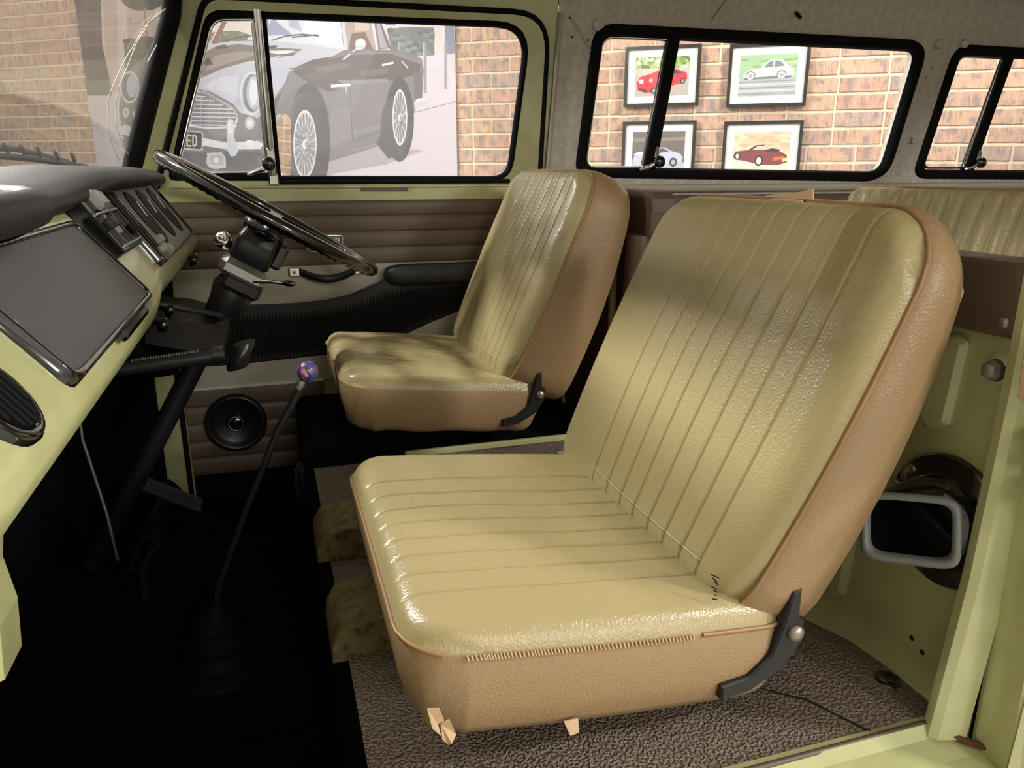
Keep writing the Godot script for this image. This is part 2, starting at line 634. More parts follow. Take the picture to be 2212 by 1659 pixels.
func build_brick_wall() -> void:
	var w := setting("wall_back", "brick showroom wall of mixed red and grey bricks behind the van", WO)
	w.rotation.y = deg_to_rad(-WALL_TURN)
	var s := mb()
	box(s, Vector3(0, 1.3, -0.1), Vector3(22.0, 3.6, 0.2), Basis.IDENTITY, 0)
	var mo := MeshInstance3D.new()
	s.generate_normals()
	mo.mesh = s.commit()
	mo.material_override = M.mortar
	mo.name = "mortar"
	w.add_child(mo)
	var mats := []
	for i in 14: mats.append(brick_material(i))
	var full := []
	var half := []
	for i in 4:
		full.append(brick_mesh(i, 0.227))
		half.append(brick_mesh(20 + i, 0.107))
	var n := 0
	var rest := {}
	for row in range(3, 29):
		var y := 0.043 + row * 0.086
		var x := -4.56 + (0.12 if row % 2 else 0.0) + r_at(row) * 0.012
		while x < 3.6:
			var use_half := fposmod(r_at(row * 37 + int(x * 91)), 1.0) < 0.07
			var wide := 0.12 if use_half else 0.24
			var cx := x + wide / 2
			x += wide
			if cx > -2.95 and cx < -0.36: continue   # behind the mural
			if y > 2.3 or y < 0.5: continue
			var seen := (cx < -2.95 and cx > -4.15 and y > 0.95 and y < 2.22) or (cx > -0.36 and cx < 0.24 and y > 0.86 and y < 1.9) or (cx > 0.5 and cx < 2.95 and y > 0.9 and y < 1.78)
			var o := MeshInstance3D.new()
			var v := int(fposmod(r_at(row * 13 + int(cx * 57)) * 40, 4))
			o.mesh = half[v] if use_half else full[v]
			o.material_override = mats[int(fposmod(r_at(row * 71 + int(cx * 33) + 5) * 140, mats.size()))]
			o.position = Vector3(cx, y + 0.0015 * r_at(row + int(cx * 17)), 0)
			o.name = "brick"
			if seen and n < 300:
				n += 1
				w.add_child(o, true)
			else:
				var key := o.material_override
				if not rest.has(key): rest[key] = mb()
				rest[key].append_from(o.mesh, 0, Transform3D(Basis.IDENTITY, o.position))
				o.free()
	for key in rest:
		var o := MeshInstance3D.new()
		o.mesh = rest[key].commit()
		o.material_override = key
		o.name = "bricks_beyond_view"
		o.set_meta("kind", "stuff")
		w.add_child(o, true)

func r_at(i: int) -> float:
	return fposmod(sin(i * 12.9898 + 4.1) * 43758.5453, 1.0)

# ---------------------------------------------------------------- prints
func rgb(r: int, g: int, b: int) -> int:
	return (r << 16) + (g << 8) + b

func _fp(im: Image, c: Array, hex: int) -> void:
	var col := Color8(hex >> 16, (hex >> 8) & 255, hex & 255)
	var n := c.size() / 2
	var y0 := 99999
	var y1 := -99999
	for i in n:
		y0 = min(y0, c[2 * i + 1]); y1 = max(y1, c[2 * i + 1])
	y0 = max(y0, 0); y1 = min(y1, im.get_height() - 1)
	var w := im.get_width()
	for y in range(y0, y1 + 1):
		var xs := []
		var fy := y + 0.5
		for i in n:
			var j := (i + 1) % n
			var ya: float = c[2 * i + 1]
			var yb: float = c[2 * j + 1]
			if (ya <= fy) != (yb <= fy):
				xs.append(c[2 * i] + (fy - ya) / (yb - ya) * (c[2 * j] - c[2 * i]))
		xs.sort()
		for k in range(0, xs.size() - 1, 2):
			var a: int = max(0, int(round(xs[k])))
			var b: int = min(w, int(round(xs[k + 1])))
			if b > a: im.fill_rect(Rect2i(a, y, b - a, 1), col)

func _fl(im: Image, c: Array, w: int, hex: int) -> void:
	var n := c.size() / 2
	var h := w * 0.5
	for i in n - 1:
		var a := Vector2(c[2 * i], c[2 * i + 1])
		var b := Vector2(c[2 * i + 2], c[2 * i + 3])
		var d := (b - a).normalized()
		var o := Vector2(-d.y, d.x) * h
		a -= d * h * 0.4
		b += d * h * 0.4
		_fp(im, [a.x + o.x, a.y + o.y, b.x + o.x, b.y + o.y, b.x - o.x, b.y - o.y, a.x - o.x, a.y - o.y], hex)

func build_mural() -> void:
	var im := Image.create(2048, 1400, false, Image.FORMAT_RGB8)
	im.fill(Color8(212, 200, 192))
	draw_mural(im)
	im.generate_mipmaps()
	var t := thing("car_mural", "large printed mural of a dark classic car on brick wall", "poster", wp(Vector2(-1.64, 0.4), 0.02))
	var m := mat(Color.WHITE, 0.7)
	m.albedo_texture = ImageTexture.create_from_image(im)
	var s := mb()
	var a := wp(Vector2(-3.07, 2.35), 0.0305)
	var b := wp(Vector2(-0.215, 2.35), 0.0305)
	var c := wp(Vector2(-0.215, 0.4), 0.0305)
	var d := wp(Vector2(-3.07, 0.4), 0.0305)
	uvtri(s, [a, b, c], [Vector2(0, 0), Vector2(1, 0), Vector2(1, 1)])
	uvtri(s, [a, c, d], [Vector2(0, 0), Vector2(1, 1), Vector2(0, 1)])
	obj("print", s, m, t, "printed street scene with a dark silver classic car")
	s = mb()
	prism(s, PackedVector2Array([Vector2(-3.07, 0.4), Vector2(-0.215, 0.4), Vector2(-0.215, 2.35), Vector2(-3.07, 2.35)]), wp, 0.022, 0.03)
	obj("backing_board", s, M.mount, t)

func pic(im: Image, pts: Array, hex: int) -> void:
	var c := []
	for i in range(0, pts.size(), 2):
		c.append(int(pts[i] * im.get_width())); c.append(int(pts[i + 1] * im.get_height()))
	_fp(im, c, hex)

func disc(im: Image, x: float, y: float, rx: float, ry: float, hex: int) -> void:
	var p := []
	for k in 20:
		p.append(x + rx * cos(TAU * k / 20)); p.append(y + ry * sin(TAU * k / 20))
	pic(im, p, hex)

func draw_picture(i: int) -> Image:
	var im := Image.create(400, 300, false, Image.FORMAT_RGB8)
	var r := RandomNumberGenerator.new()
	r.seed = 300 + i
	match i:
		0:
			im.fill(Color8(150, 172, 110))
			for k in 60: disc(im, r.randf(), r.randf() * 0.3, 0.05, 0.05, [0x6f8f4a, 0x9fb87a, 0xc8d4b4, 0x587040][k % 4])
			pic(im, [0, 0.28, 1, 0.3, 1, 0.5, 0, 0.5], 0xb9b0a0)
			pic(im, [0, 0.46, 1, 0.44, 1, 1, 0, 1], 0xa9a49c)
			pic(im, [0.03, 0.66, 0.1, 0.5, 0.3, 0.42, 0.4, 0.36, 0.55, 0.3, 0.75, 0.32, 0.95, 0.42, 0.97, 0.58, 0.9, 0.68, 0.6, 0.78, 0.42, 0.88, 0.2, 0.92, 0.06, 0.84], 0xd8303c)
			pic(im, [0.42, 0.4, 0.56, 0.33, 0.74, 0.35, 0.9, 0.43, 0.7, 0.46, 0.52, 0.48], 0x3c3a48)
			pic(im, [0.44, 0.39, 0.52, 0.34, 0.56, 0.42, 0.5, 0.47], 0x9fb0c4)
			pic(im, [0.06, 0.76, 0.24, 0.82, 0.22, 0.92, 0.07, 0.84], 0x6e1c26)
			disc(im, 0.12, 0.62, 0.045, 0.06, 0xf0d8d4); disc(im, 0.3, 0.6, 0.035, 0.05, 0xe8a8a4)
			disc(im, 0.36, 0.86, 0.06, 0.09, 0x2a2830); disc(im, 0.36, 0.86, 0.035, 0.055, 0x8c8c94)
			disc(im, 0.89, 0.64, 0.045, 0.08, 0x2a2830); disc(im, 0.89, 0.64, 0.025, 0.05, 0x8c8c94)
		1:
			im.fill(Color8(150, 178, 140))
			for k in 40: disc(im, r.randf(), 0.08 + r.randf() * 0.42, 0.09, 0.03, [0x8fae84, 0xa8c09a, 0x7c9a70][k % 3])
			pic(im, [0, 0.6, 1, 0.58, 1, 1, 0, 1], 0x9fa8a8)
			for k in 5: pic(im, [0, 0.64 + k * 0.075, 1, 0.63 + k * 0.075, 1, 0.655 + k * 0.075, 0, 0.67 + k * 0.075], [0x7e8888, 0xc0c8c8][k % 2])
			pic(im, [0.06, 0.52, 0.1, 0.42, 0.2, 0.36, 0.38, 0.33, 0.48, 0.16, 0.6, 0.11, 0.74, 0.14, 0.86, 0.28, 0.95, 0.38, 0.96, 0.5, 0.9, 0.56, 0.1, 0.58], 0xcfd8d6)
			pic(im, [0.42, 0.32, 0.5, 0.19, 0.58, 0.15, 0.59, 0.31], 0x6c7c78); pic(im, [0.61, 0.31, 0.61, 0.15, 0.7, 0.17, 0.79, 0.29], 0x6c7c78)
			pic(im, [0.08, 0.55, 0.92, 0.52, 0.9, 0.58, 0.1, 0.6], 0x6a7474)
			for x in [0.2, 0.74]:
				disc(im, x, 0.5, 0.085, 0.11, 0x5a6464); disc(im, x, 0.51, 0.07, 0.09, 0xd6d8d8); disc(im, x, 0.51, 0.04, 0.05, 0x98a0a4)
		2:
			im.fill(Color8(104, 98, 96))
			for k in 40: pic(im, [0, k * 0.015, 1, k * 0.015, 1, k * 0.015 + 0.006, 0, k * 0.015 + 0.006], [0x6c6462, 0x5c5654, 0x787070][k % 3])
			pic(im, [0, 0.18, 1, 0.15, 1, 0.24, 0, 0.26], 0x8a7c74)
			pic(im, [0, 0.84, 1, 0.82, 1, 1, 0, 1], 0xb0b2bc)
			pic(im, [0.0, 0.8, 0.06, 0.6, 0.2, 0.56, 0.36, 0.52, 0.48, 0.42, 0.62, 0.42, 0.76, 0.52, 0.92, 0.58, 0.98, 0.7, 0.95, 0.82, 0.5, 0.9, 0.1, 0.88], 0xb4bcd2)
			pic(im, [0.4, 0.53, 0.5, 0.45, 0.61, 0.45, 0.71, 0.53, 0.55, 0.56], 0x4a5060)
			pic(im, [0.02, 0.62, 0.1, 0.54, 0.24, 0.53, 0.2, 0.6], 0xd6dcea)
			disc(im, 0.8, 0.82, 0.075, 0.12, 0x34343c); disc(im, 0.8, 0.82, 0.045, 0.07, 0xa0a4b0); disc(im, 0.25, 0.84, 0.07, 0.11, 0x34343c); disc(im, 0.25, 0.84, 0.04, 0.065, 0xa0a4b0)
		3:
			im.fill(Color8(206, 184, 158))
			for k in 50: disc(im, r.randf(), r.randf() * 0.6, 0.1, 0.05, [0xd2bca0, 0xc4aa8c, 0xdac6ac][k % 3])
			pic(im, [0, 0.66, 1, 0.56, 1, 1, 0, 1], 0xdcd0c0)
			pic(im, [0.0, 0.62, 0.04, 0.5, 0.2, 0.47, 0.3, 0.46, 0.6, 0.46, 0.84, 0.5, 0.96, 0.6, 0.97, 0.78, 0.8, 0.86, 0.5, 0.84, 0.2, 0.74, 0.03, 0.7], 0x7c3c44)
			pic(im, [0.26, 0.47, 0.4, 0.34, 0.54, 0.33, 0.56, 0.35, 0.42, 0.37, 0.31, 0.48], 0x2c2a30)
			pic(im, [0.34, 0.46, 0.43, 0.38, 0.54, 0.36, 0.56, 0.46], 0xc8b8a8)
			pic(im, [0.56, 0.46, 0.7, 0.42, 0.84, 0.46, 0.8, 0.52, 0.58, 0.5], 0x3a3036)
			pic(im, [0.72, 0.66, 0.9, 0.62, 0.9, 0.7, 0.73, 0.74], 0xe06a34); pic(im, [0.88, 0.68, 0.97, 0.66, 0.97, 0.74, 0.88, 0.77], 0xf0d040)
			for q in [[0.08, 0.62, 0.05, 0.1], [0.47, 0.74, 0.075, 0.14]]:
				disc(im, q[0], q[1], q[2], q[3], 0x38303a); disc(im, q[0], q[1], q[2] * 0.6, q[3] * 0.65, 0xd6d0cc)
	im.generate_mipmaps()
	return im

func build_pictures() -> void:
	var spots := [[0.813, 1.335, 0.411, 0.312], [1.372, 1.32, 0.405, 0.315], [0.813, 0.945, 0.409, 0.312], [1.37, 0.935, 0.407, 0.313]]
	var labels := ["framed picture of a red open sports car, upper row beside the mural", "framed picture of a pale silver coupe on grass, upper row", "framed picture of a light blue coupe, lower row beside the mural", "framed picture of a maroon convertible on tan ground, lower row"]
	for i in 4:
		var q: Array = spots[i]
		var x0: float = q[0]
		var y0: float = q[1]
		var x1 := x0 + float(q[2])
		var y1 := y0 + float(q[3])
		var t := thing("framed_picture", labels[i], "picture", wp(Vector2((x0 + x1) / 2, y0), 0.02), "framed car pictures on the brick wall")
		var out := PackedVector2Array([Vector2(x0, y0), Vector2(x1, y0), Vector2(x1, y1), Vector2(x0, y1)])
		var f := 0.017
		var inn := PackedVector2Array([Vector2(x0 + f, y0 + f), Vector2(x1 - f, y0 + f), Vector2(x1 - f, y1 - f), Vector2(x0 + f, y1 - f)])
		var s := mb()
		holed(s, out, inn, wp, 0.022, 0.046)
		obj("frame", s, M.frame_black, t, "thin black frame")
		s = mb()
		prism(s, inn, wp, 0.022, 0.031)
		obj("mount", s, M.mount, t, "white card mount")
		var mx := 0.058
		var my := 0.055
		s = mb()
		var a := wp(Vector2(x0 + mx, y1 - my), 0.0325)
		var b := wp(Vector2(x1 - mx, y1 - my), 0.0325)
		var c := wp(Vector2(x1 - mx, y0 + my), 0.0325)
		var d := wp(Vector2(x0 + mx, y0 + my), 0.0325)
		uvtri(s, [a, b, c], [Vector2(0, 0), Vector2(1, 0), Vector2(1, 1)])
		uvtri(s, [a, c, d], [Vector2(0, 0), Vector2(1, 1), Vector2(0, 1)])
		var m := mat(Color.WHITE, 0.5)
		m.albedo_texture = ImageTexture.create_from_image(draw_picture(i))
		obj("photo_print", s, m, t)
func draw_mural(im: Image) -> void:
	_fp(im, [-160, -536, 2224, -264, 2217, 765, -441, 715], rgb(187, 178, 171))
	_fp(im, [-420, 620, 56, 595, 997, 634, 2219, 511, 2209, 1918, -769, 2180], rgb(188, 182, 190))
	_fp(im, [-8, -237, 226, -216, 139, 364, 148, 446, 168, 544, 152, 610, -22, 605], rgb(67, 65, 68))
	_fl(im, [40, -106, -19, 538], 3, rgb(51, 50, 54))
	_fl(im, [73, -103, 14, 539], 3, rgb(51, 50, 54))
	_fl(im, [106, -100, 47, 540], 3, rgb(51, 50, 54))
	_fl(im, [139, -97, 80, 541], 3, rgb(51, 50, 54))
	_fl(im, [171, -95, 112, 542], 3, rgb(51, 50, 54))
	_fp(im, [-24, 193, 149, 203, 142, 242, -32, 233], rgb(56, 54, 57))
	_fp(im, [-21, 254, 152, 263, 149, 283, -25, 274], rgb(84, 82, 84))
	_fl(im, [32, 216, 31, 220, 29, 223, 26, 227, 23, 229, 19, 231, 15, 232, 12, 232, 8, 232, 5, 230, 2, 228, 0, 225, -2, 222, -2, 218, -2, 214, -1, 210, 1, 207, 4, 203, 7, 201, 11, 199, 14, 198, 18, 198, 22, 198, 25, 200, 28, 202, 30, 205, 32, 208, 32, 212, 32, 216], 3, rgb(89, 87, 89))
	_fl(im, [79, 219, 78, 223, 76, 226, 73, 229, 70, 232, 66, 234, 63, 235, 59, 235, 55, 234, 52, 233, 49, 231, 47, 228, 45, 224, 45, 221, 45, 217, 46, 213, 48, 209, 51, 206, 54, 204, 58, 202, 61, 201, 65, 200, 69, 201, 72, 203, 75, 205, 77, 208, 79, 211, 79, 215, 79, 219], 3, rgb(89, 87, 89))
	_fl(im, [125, 221, 124, 225, 122, 229, 120, 232, 117, 234, 113, 236, 109, 237, 105, 238, 102, 237, 99, 236, 96, 233, 94, 230, 92, 227, 92, 223, 92, 219, 93, 216, 95, 212, 98, 209, 101, 206, 104, 205, 108, 203, 112, 203, 116, 204, 119, 205, 122, 208, 124, 210, 125, 214, 126, 218, 125, 221], 3, rgb(89, 87, 89))
	_fp(im, [1, 538, 170, 530, 156, 610, 12, 606], rgb(93, 98, 96))
	_fp(im, [226, -216, 654, -176, 540, 610, 163, 599, 148, 446], rgb(174, 160, 153))
	_fl(im, [153, 183, 416, 190], 3, rgb(154, 139, 132))
	_fl(im, [147, 276, 392, 283], 3, rgb(156, 140, 134))
	_fl(im, [154, 381, 394, 388], 3, rgb(154, 139, 132))
	_fp(im, [314, -207, 384, -201, 266, 602, 210, 601], rgb(188, 178, 171))
	_fp(im, [559, 182, 554, 195, 542, 206, 525, 216, 503, 224, 477, 230, 448, 232, 419, 232, 389, 229, 362, 223, 337, 214, 318, 204, 303, 192, 295, 179, 294, 166, 300, 153, 312, 141, 330, 131, 352, 124, 379, 119, 407, 116, 437, 117, 466, 120, 493, 126, 517, 135, 536, 145, 550, 157, 557, 169, 559, 182], rgb(76, 81, 73))
	_fp(im, [442, 194, 440, 201, 434, 208, 426, 214, 415, 218, 403, 221, 389, 223, 375, 223, 361, 221, 349, 218, 337, 213, 328, 208, 322, 201, 318, 194, 318, 187, 321, 180, 327, 173, 335, 167, 346, 163, 358, 160, 372, 158, 386, 158, 399, 160, 412, 163, 423, 168, 432, 174, 439, 180, 442, 187, 442, 194], rgb(67, 71, 65))
	_fl(im, [430, 220, 419, 397], 13, rgb(139, 115, 103))
	_fp(im, [276, 370, 309, 346, 363, 354, 410, 343, 489, 355, 508, 401, 480, 527, 264, 506], rgb(82, 89, 81))
	_fp(im, [307, 361, 306, 364, 304, 366, 302, 368, 299, 369, 295, 370, 291, 371, 287, 371, 283, 370, 279, 369, 276, 368, 273, 366, 271, 364, 270, 362, 270, 360, 271, 358, 273, 355, 275, 354, 278, 352, 282, 351, 286, 351, 290, 351, 294, 351, 298, 352, 301, 353, 304, 355, 306, 357, 307, 359, 307, 361], rgb(70, 76, 68))
	_fp(im, [358, 389, 357, 391, 356, 393, 353, 395, 350, 396, 346, 397, 342, 398, 338, 398, 334, 397, 331, 396, 327, 395, 325, 393, 323, 391, 322, 389, 322, 387, 323, 385, 324, 383, 327, 381, 330, 380, 334, 378, 337, 378, 342, 378, 346, 378, 349, 379, 352, 381, 355, 382, 357, 384, 358, 386, 358, 389], rgb(96, 103, 92))
	_fp(im, [409, 416, 408, 418, 407, 420, 404, 422, 401, 423, 397, 424, 394, 425, 389, 425, 386, 425, 382, 424, 379, 422, 376, 421, 374, 419, 373, 416, 373, 414, 374, 412, 376, 410, 378, 408, 381, 407, 385, 406, 389, 405, 393, 405, 397, 405, 400, 406, 404, 408, 406, 409, 408, 411, 409, 414, 409, 416], rgb(87, 93, 84))
	_fp(im, [460, 443, 459, 445, 458, 447, 455, 449, 452, 450, 448, 451, 445, 452, 440, 452, 437, 452, 433, 451, 430, 449, 427, 448, 425, 446, 424, 443, 424, 441, 425, 439, 427, 437, 429, 435, 432, 434, 436, 433, 440, 432, 444, 432, 448, 432, 451, 433, 454, 435, 457, 436, 459, 438, 460, 440, 460, 443], rgb(70, 76, 68))
	_fp(im, [303, 461, 302, 463, 300, 466, 298, 467, 295, 469, 291, 470, 287, 471, 283, 471, 279, 470, 275, 469, 272, 468, 269, 466, 267, 464, 266, 462, 266, 460, 267, 458, 269, 455, 271, 454, 274, 452, 278, 451, 282, 450, 286, 450, 290, 451, 294, 452, 297, 453, 300, 455, 302, 457, 303, 459, 303, 461], rgb(96, 103, 92))
	_fp(im, [355, 488, 354, 491, 352, 493, 350, 495, 346, 496, 343, 497, 339, 498, 335, 498, 331, 497, 327, 497, 324, 495, 321, 494, 319, 492, 318, 489, 318, 487, 319, 485, 321, 483, 323, 481, 326, 479, 330, 478, 334, 478, 338, 478, 342, 478, 346, 479, 349, 480, 352, 482, 354, 484, 355, 486, 355, 488], rgb(87, 93, 84))
	_fp(im, [427, 382, 426, 384, 425, 386, 422, 388, 419, 389, 416, 390, 412, 391, 408, 391, 404, 391, 400, 390, 397, 388, 394, 387, 392, 385, 391, 382, 391, 380, 392, 378, 394, 376, 396, 374, 399, 373, 403, 372, 407, 371, 411, 371, 415, 372, 418, 372, 422, 374, 424, 375, 426, 377, 427, 380, 427, 382], rgb(70, 76, 68))
	_fp(im, [478, 409, 477, 411, 475, 413, 473, 415, 470, 416, 466, 417, 462, 418, 458, 418, 454, 417, 451, 417, 448, 415, 445, 414, 443, 412, 442, 409, 442, 407, 443, 405, 444, 403, 447, 401, 450, 400, 454, 399, 457, 398, 461, 398, 465, 398, 469, 399, 472, 401, 475, 402, 477, 404, 478, 407, 478, 409], rgb(96, 103, 92))
	_fp(im, [322, 427, 321, 429, 319, 431, 317, 433, 313, 434, 310, 435, 306, 436, 302, 436, 298, 436, 294, 435, 291, 433, 288, 432, 286, 430, 285, 427, 285, 425, 286, 423, 288, 421, 290, 419, 293, 418, 297, 417, 301, 416, 305, 416, 309, 416, 313, 417, 316, 419, 319, 420, 320, 422, 321, 425, 322, 427], rgb(87, 93, 84))
	_fp(im, [373, 454, 372, 456, 371, 458, 368, 460, 365, 462, 361, 463, 357, 463, 353, 463, 349, 463, 345, 462, 342, 461, 340, 459, 338, 457, 337, 455, 337, 452, 337, 450, 339, 448, 342, 446, 345, 445, 348, 444, 352, 443, 356, 443, 360, 444, 364, 444, 367, 446, 370, 447, 372, 449, 373, 452, 373, 454], rgb(70, 76, 68))
	_fp(im, [424, 481, 423, 483, 422, 485, 419, 487, 416, 489, 413, 490, 409, 490, 405, 490, 401, 490, 397, 489, 394, 488, 391, 486, 389, 484, 388, 482, 388, 480, 389, 477, 391, 475, 393, 473, 396, 472, 400, 471, 404, 470, 408, 470, 412, 471, 415, 471, 419, 473, 421, 475, 423, 476, 424, 479, 424, 481], rgb(96, 103, 92))
	_fp(im, [495, 375, 495, 377, 493, 379, 491, 381, 487, 383, 484, 384, 480, 384, 476, 384, 472, 384, 469, 383, 465, 381, 463, 380, 461, 378, 460, 376, 460, 373, 461, 371, 462, 369, 465, 367, 468, 366, 471, 365, 475, 364, 479, 364, 483, 365, 487, 366, 490, 367, 492, 369, 494, 371, 495, 373, 495, 375], rgb(87, 93, 84))
	_fp(im, [340, 393, 339, 395, 338, 397, 335, 399, 332, 400, 328, 401, 324, 402, 320, 402, 316, 401, 312, 400, 309, 399, 307, 397, 305, 395, 304, 393, 304, 391, 304, 389, 306, 387, 309, 385, 312, 383, 315, 382, 319, 382, 324, 382, 328, 382, 331, 383, 335, 384, 337, 386, 339, 388, 340, 390, 340, 393], rgb(70, 76, 68))
	_fp(im, [391, 420, 390, 422, 389, 424, 386, 426, 383, 427, 380, 428, 376, 429, 372, 429, 368, 428, 364, 428, 361, 426, 358, 425, 356, 423, 355, 420, 355, 418, 356, 416, 358, 414, 360, 412, 363, 411, 367, 410, 371, 409, 375, 409, 379, 409, 382, 410, 386, 412, 388, 413, 390, 415, 391, 417, 391, 420], rgb(96, 103, 92))
	_fp(im, [442, 447, 441, 449, 440, 451, 437, 453, 434, 454, 431, 455, 427, 456, 423, 456, 419, 456, 415, 455, 412, 453, 409, 452, 407, 450, 406, 447, 406, 445, 407, 443, 409, 441, 411, 439, 414, 438, 418, 437, 422, 436, 426, 436, 430, 436, 433, 437, 437, 439, 439, 440, 441, 442, 442, 444, 442, 447], rgb(87, 93, 84))
	_fp(im, [493, 474, 492, 476, 491, 478, 488, 480, 485, 481, 481, 482, 478, 483, 474, 483, 470, 482, 466, 482, 463, 480, 460, 479, 458, 477, 457, 474, 457, 472, 458, 470, 460, 468, 462, 466, 465, 465, 469, 464, 473, 463, 477, 463, 481, 463, 484, 464, 487, 465, 490, 467, 492, 469, 493, 471, 493, 474], rgb(70, 76, 68))
	_fp(im, [337, 493, 336, 495, 334, 497, 331, 499, 328, 500, 325, 501, 321, 502, 317, 502, 312, 502, 309, 501, 305, 499, 303, 498, 301, 496, 300, 493, 300, 491, 301, 489, 302, 487, 305, 485, 308, 483, 312, 482, 316, 482, 320, 482, 324, 482, 328, 483, 331, 484, 334, 486, 335, 488, 336, 490, 337, 493], rgb(96, 103, 92))
	_fp(im, [409, 386, 409, 388, 407, 390, 404, 392, 401, 393, 398, 394, 394, 395, 390, 395, 386, 394, 382, 393, 379, 392, 376, 390, 374, 388, 373, 386, 373, 384, 374, 382, 376, 380, 378, 378, 381, 377, 385, 376, 389, 375, 393, 375, 397, 375, 401, 376, 404, 378, 406, 379, 408, 381, 409, 383, 409, 386], rgb(87, 93, 84))
	_fp(im, [460, 413, 459, 415, 458, 417, 455, 419, 452, 420, 449, 421, 445, 422, 441, 422, 437, 421, 433, 420, 430, 419, 427, 417, 425, 415, 424, 413, 424, 411, 425, 409, 427, 407, 429, 405, 432, 404, 436, 403, 440, 402, 444, 402, 448, 402, 451, 403, 455, 405, 457, 406, 459, 408, 460, 410, 460, 413], rgb(70, 76, 68))
	_fp(im, [303, 431, 303, 433, 301, 435, 298, 437, 295, 438, 292, 439, 288, 440, 283, 440, 279, 440, 276, 439, 272, 437, 270, 436, 268, 434, 267, 431, 267, 429, 268, 427, 269, 425, 272, 423, 275, 422, 279, 421, 283, 420, 287, 420, 291, 420, 295, 421, 298, 423, 300, 424, 302, 426, 303, 428, 303, 431], rgb(96, 103, 92))
	_fp(im, [355, 458, 354, 460, 352, 462, 350, 464, 347, 466, 343, 467, 339, 467, 335, 467, 331, 467, 327, 466, 324, 465, 321, 463, 320, 461, 319, 459, 318, 456, 319, 454, 321, 452, 324, 450, 327, 449, 330, 448, 334, 447, 338, 447, 342, 448, 346, 448, 349, 450, 352, 451, 354, 453, 355, 456, 355, 458], rgb(87, 93, 84))
	_fp(im, [406, 485, 406, 487, 404, 489, 401, 491, 398, 493, 395, 494, 391, 494, 387, 494, 383, 494, 379, 493, 376, 492, 373, 490, 371, 488, 370, 486, 370, 484, 371, 481, 373, 479, 375, 477, 378, 476, 382, 475, 386, 474, 390, 474, 394, 475, 398, 475, 401, 477, 403, 479, 405, 481, 406, 483, 406, 485], rgb(70, 76, 68))
	_fp(im, [478, 379, 477, 381, 475, 383, 473, 385, 470, 386, 466, 387, 463, 388, 459, 388, 455, 388, 451, 387, 448, 385, 445, 384, 443, 382, 442, 379, 442, 377, 443, 375, 445, 373, 447, 371, 450, 370, 454, 369, 458, 368, 462, 368, 465, 369, 469, 370, 472, 371, 475, 373, 477, 375, 478, 377, 478, 379], rgb(96, 103, 92))
	_fp(im, [322, 396, 321, 399, 319, 401, 317, 403, 314, 404, 310, 405, 306, 406, 302, 406, 298, 405, 294, 404, 291, 403, 288, 401, 287, 399, 286, 397, 285, 395, 286, 393, 288, 391, 291, 389, 294, 387, 297, 386, 301, 386, 305, 386, 309, 386, 313, 387, 316, 388, 319, 390, 321, 392, 322, 394, 322, 396], rgb(87, 93, 84))
	_fp(im, [373, 424, 373, 426, 371, 428, 368, 430, 365, 431, 362, 432, 358, 433, 354, 433, 350, 432, 346, 432, 343, 430, 340, 428, 338, 426, 337, 424, 337, 422, 338, 420, 340, 418, 342, 416, 345, 414, 349, 413, 353, 413, 357, 413, 361, 413, 365, 414, 368, 415, 370, 417, 372, 419, 373, 421, 373, 424], rgb(70, 76, 68))
	_fp(im, [424, 451, 424, 453, 422, 455, 420, 457, 416, 458, 413, 459, 409, 460, 405, 460, 401, 460, 397, 459, 394, 457, 391, 456, 389, 454, 388, 451, 388, 449, 389, 447, 391, 445, 393, 443, 396, 442, 400, 441, 404, 440, 408, 440, 412, 440, 416, 441, 419, 443, 421, 444, 423, 446, 424, 448, 424, 451], rgb(96, 103, 92))
	_fp(im, [12, 611, 450, 608, 367, 1150, -66, 1156], rgb(184, 178, 185))
	_fl(im, [28, 652, 221, 647], 3, rgb(174, 168, 178))
	_fl(im, [19, 702, 213, 693], 3, rgb(174, 168, 178))
	_fl(im, [9, 753, 205, 740], 3, rgb(174, 168, 178))
	_fl(im, [0, 804, 197, 787], 3, rgb(174, 168, 178))
	_fl(im, [-10, 855, 189, 834], 3, rgb(174, 168, 178))
	_fl(im, [-19, 907, 181, 882], 3, rgb(174, 168, 178))
	_fp(im, [792, -85, 1593, -15, 1562, 483, 681, 446], rgb(198, 193, 182))
	_fp(im, [784, 352, 836, 345, 952, 348, 1015, 367, 995, 404, 779, 394], rgb(114, 117, 103))
	_fp(im, [811, 353, 810, 355, 809, 357, 806, 359, 803, 360, 800, 361, 796, 361, 792, 361, 787, 361, 784, 360, 780, 359, 777, 357, 775, 356, 774, 354, 774, 352, 775, 350, 776, 348, 779, 346, 782, 345, 786, 344, 790, 344, 794, 344, 798, 344, 802, 345, 805, 346, 808, 348, 810, 350, 811, 351, 811, 353], rgb(95, 100, 87))
	_fp(im, [853, 374, 852, 376, 851, 378, 848, 379, 845, 381, 842, 382, 838, 382, 834, 382, 830, 382, 826, 381, 822, 380, 820, 378, 818, 376, 817, 374, 816, 372, 817, 370, 819, 369, 821, 367, 824, 366, 828, 365, 832, 364, 836, 364, 840, 365, 844, 366, 847, 367, 850, 368, 852, 370, 853, 372, 853, 374], rgb(131, 132, 115))
	_fp(im, [899, 363, 898, 365, 896, 367, 894, 368, 891, 370, 887, 370, 883, 371, 879, 371, 875, 371, 872, 370, 868, 368, 866, 367, 864, 365, 862, 363, 862, 361, 863, 359, 864, 357, 867, 356, 870, 355, 874, 354, 877, 353, 882, 353, 886, 354, 889, 354, 893, 356, 895, 357, 897, 359, 898, 361, 899, 363], rgb(95, 100, 87))
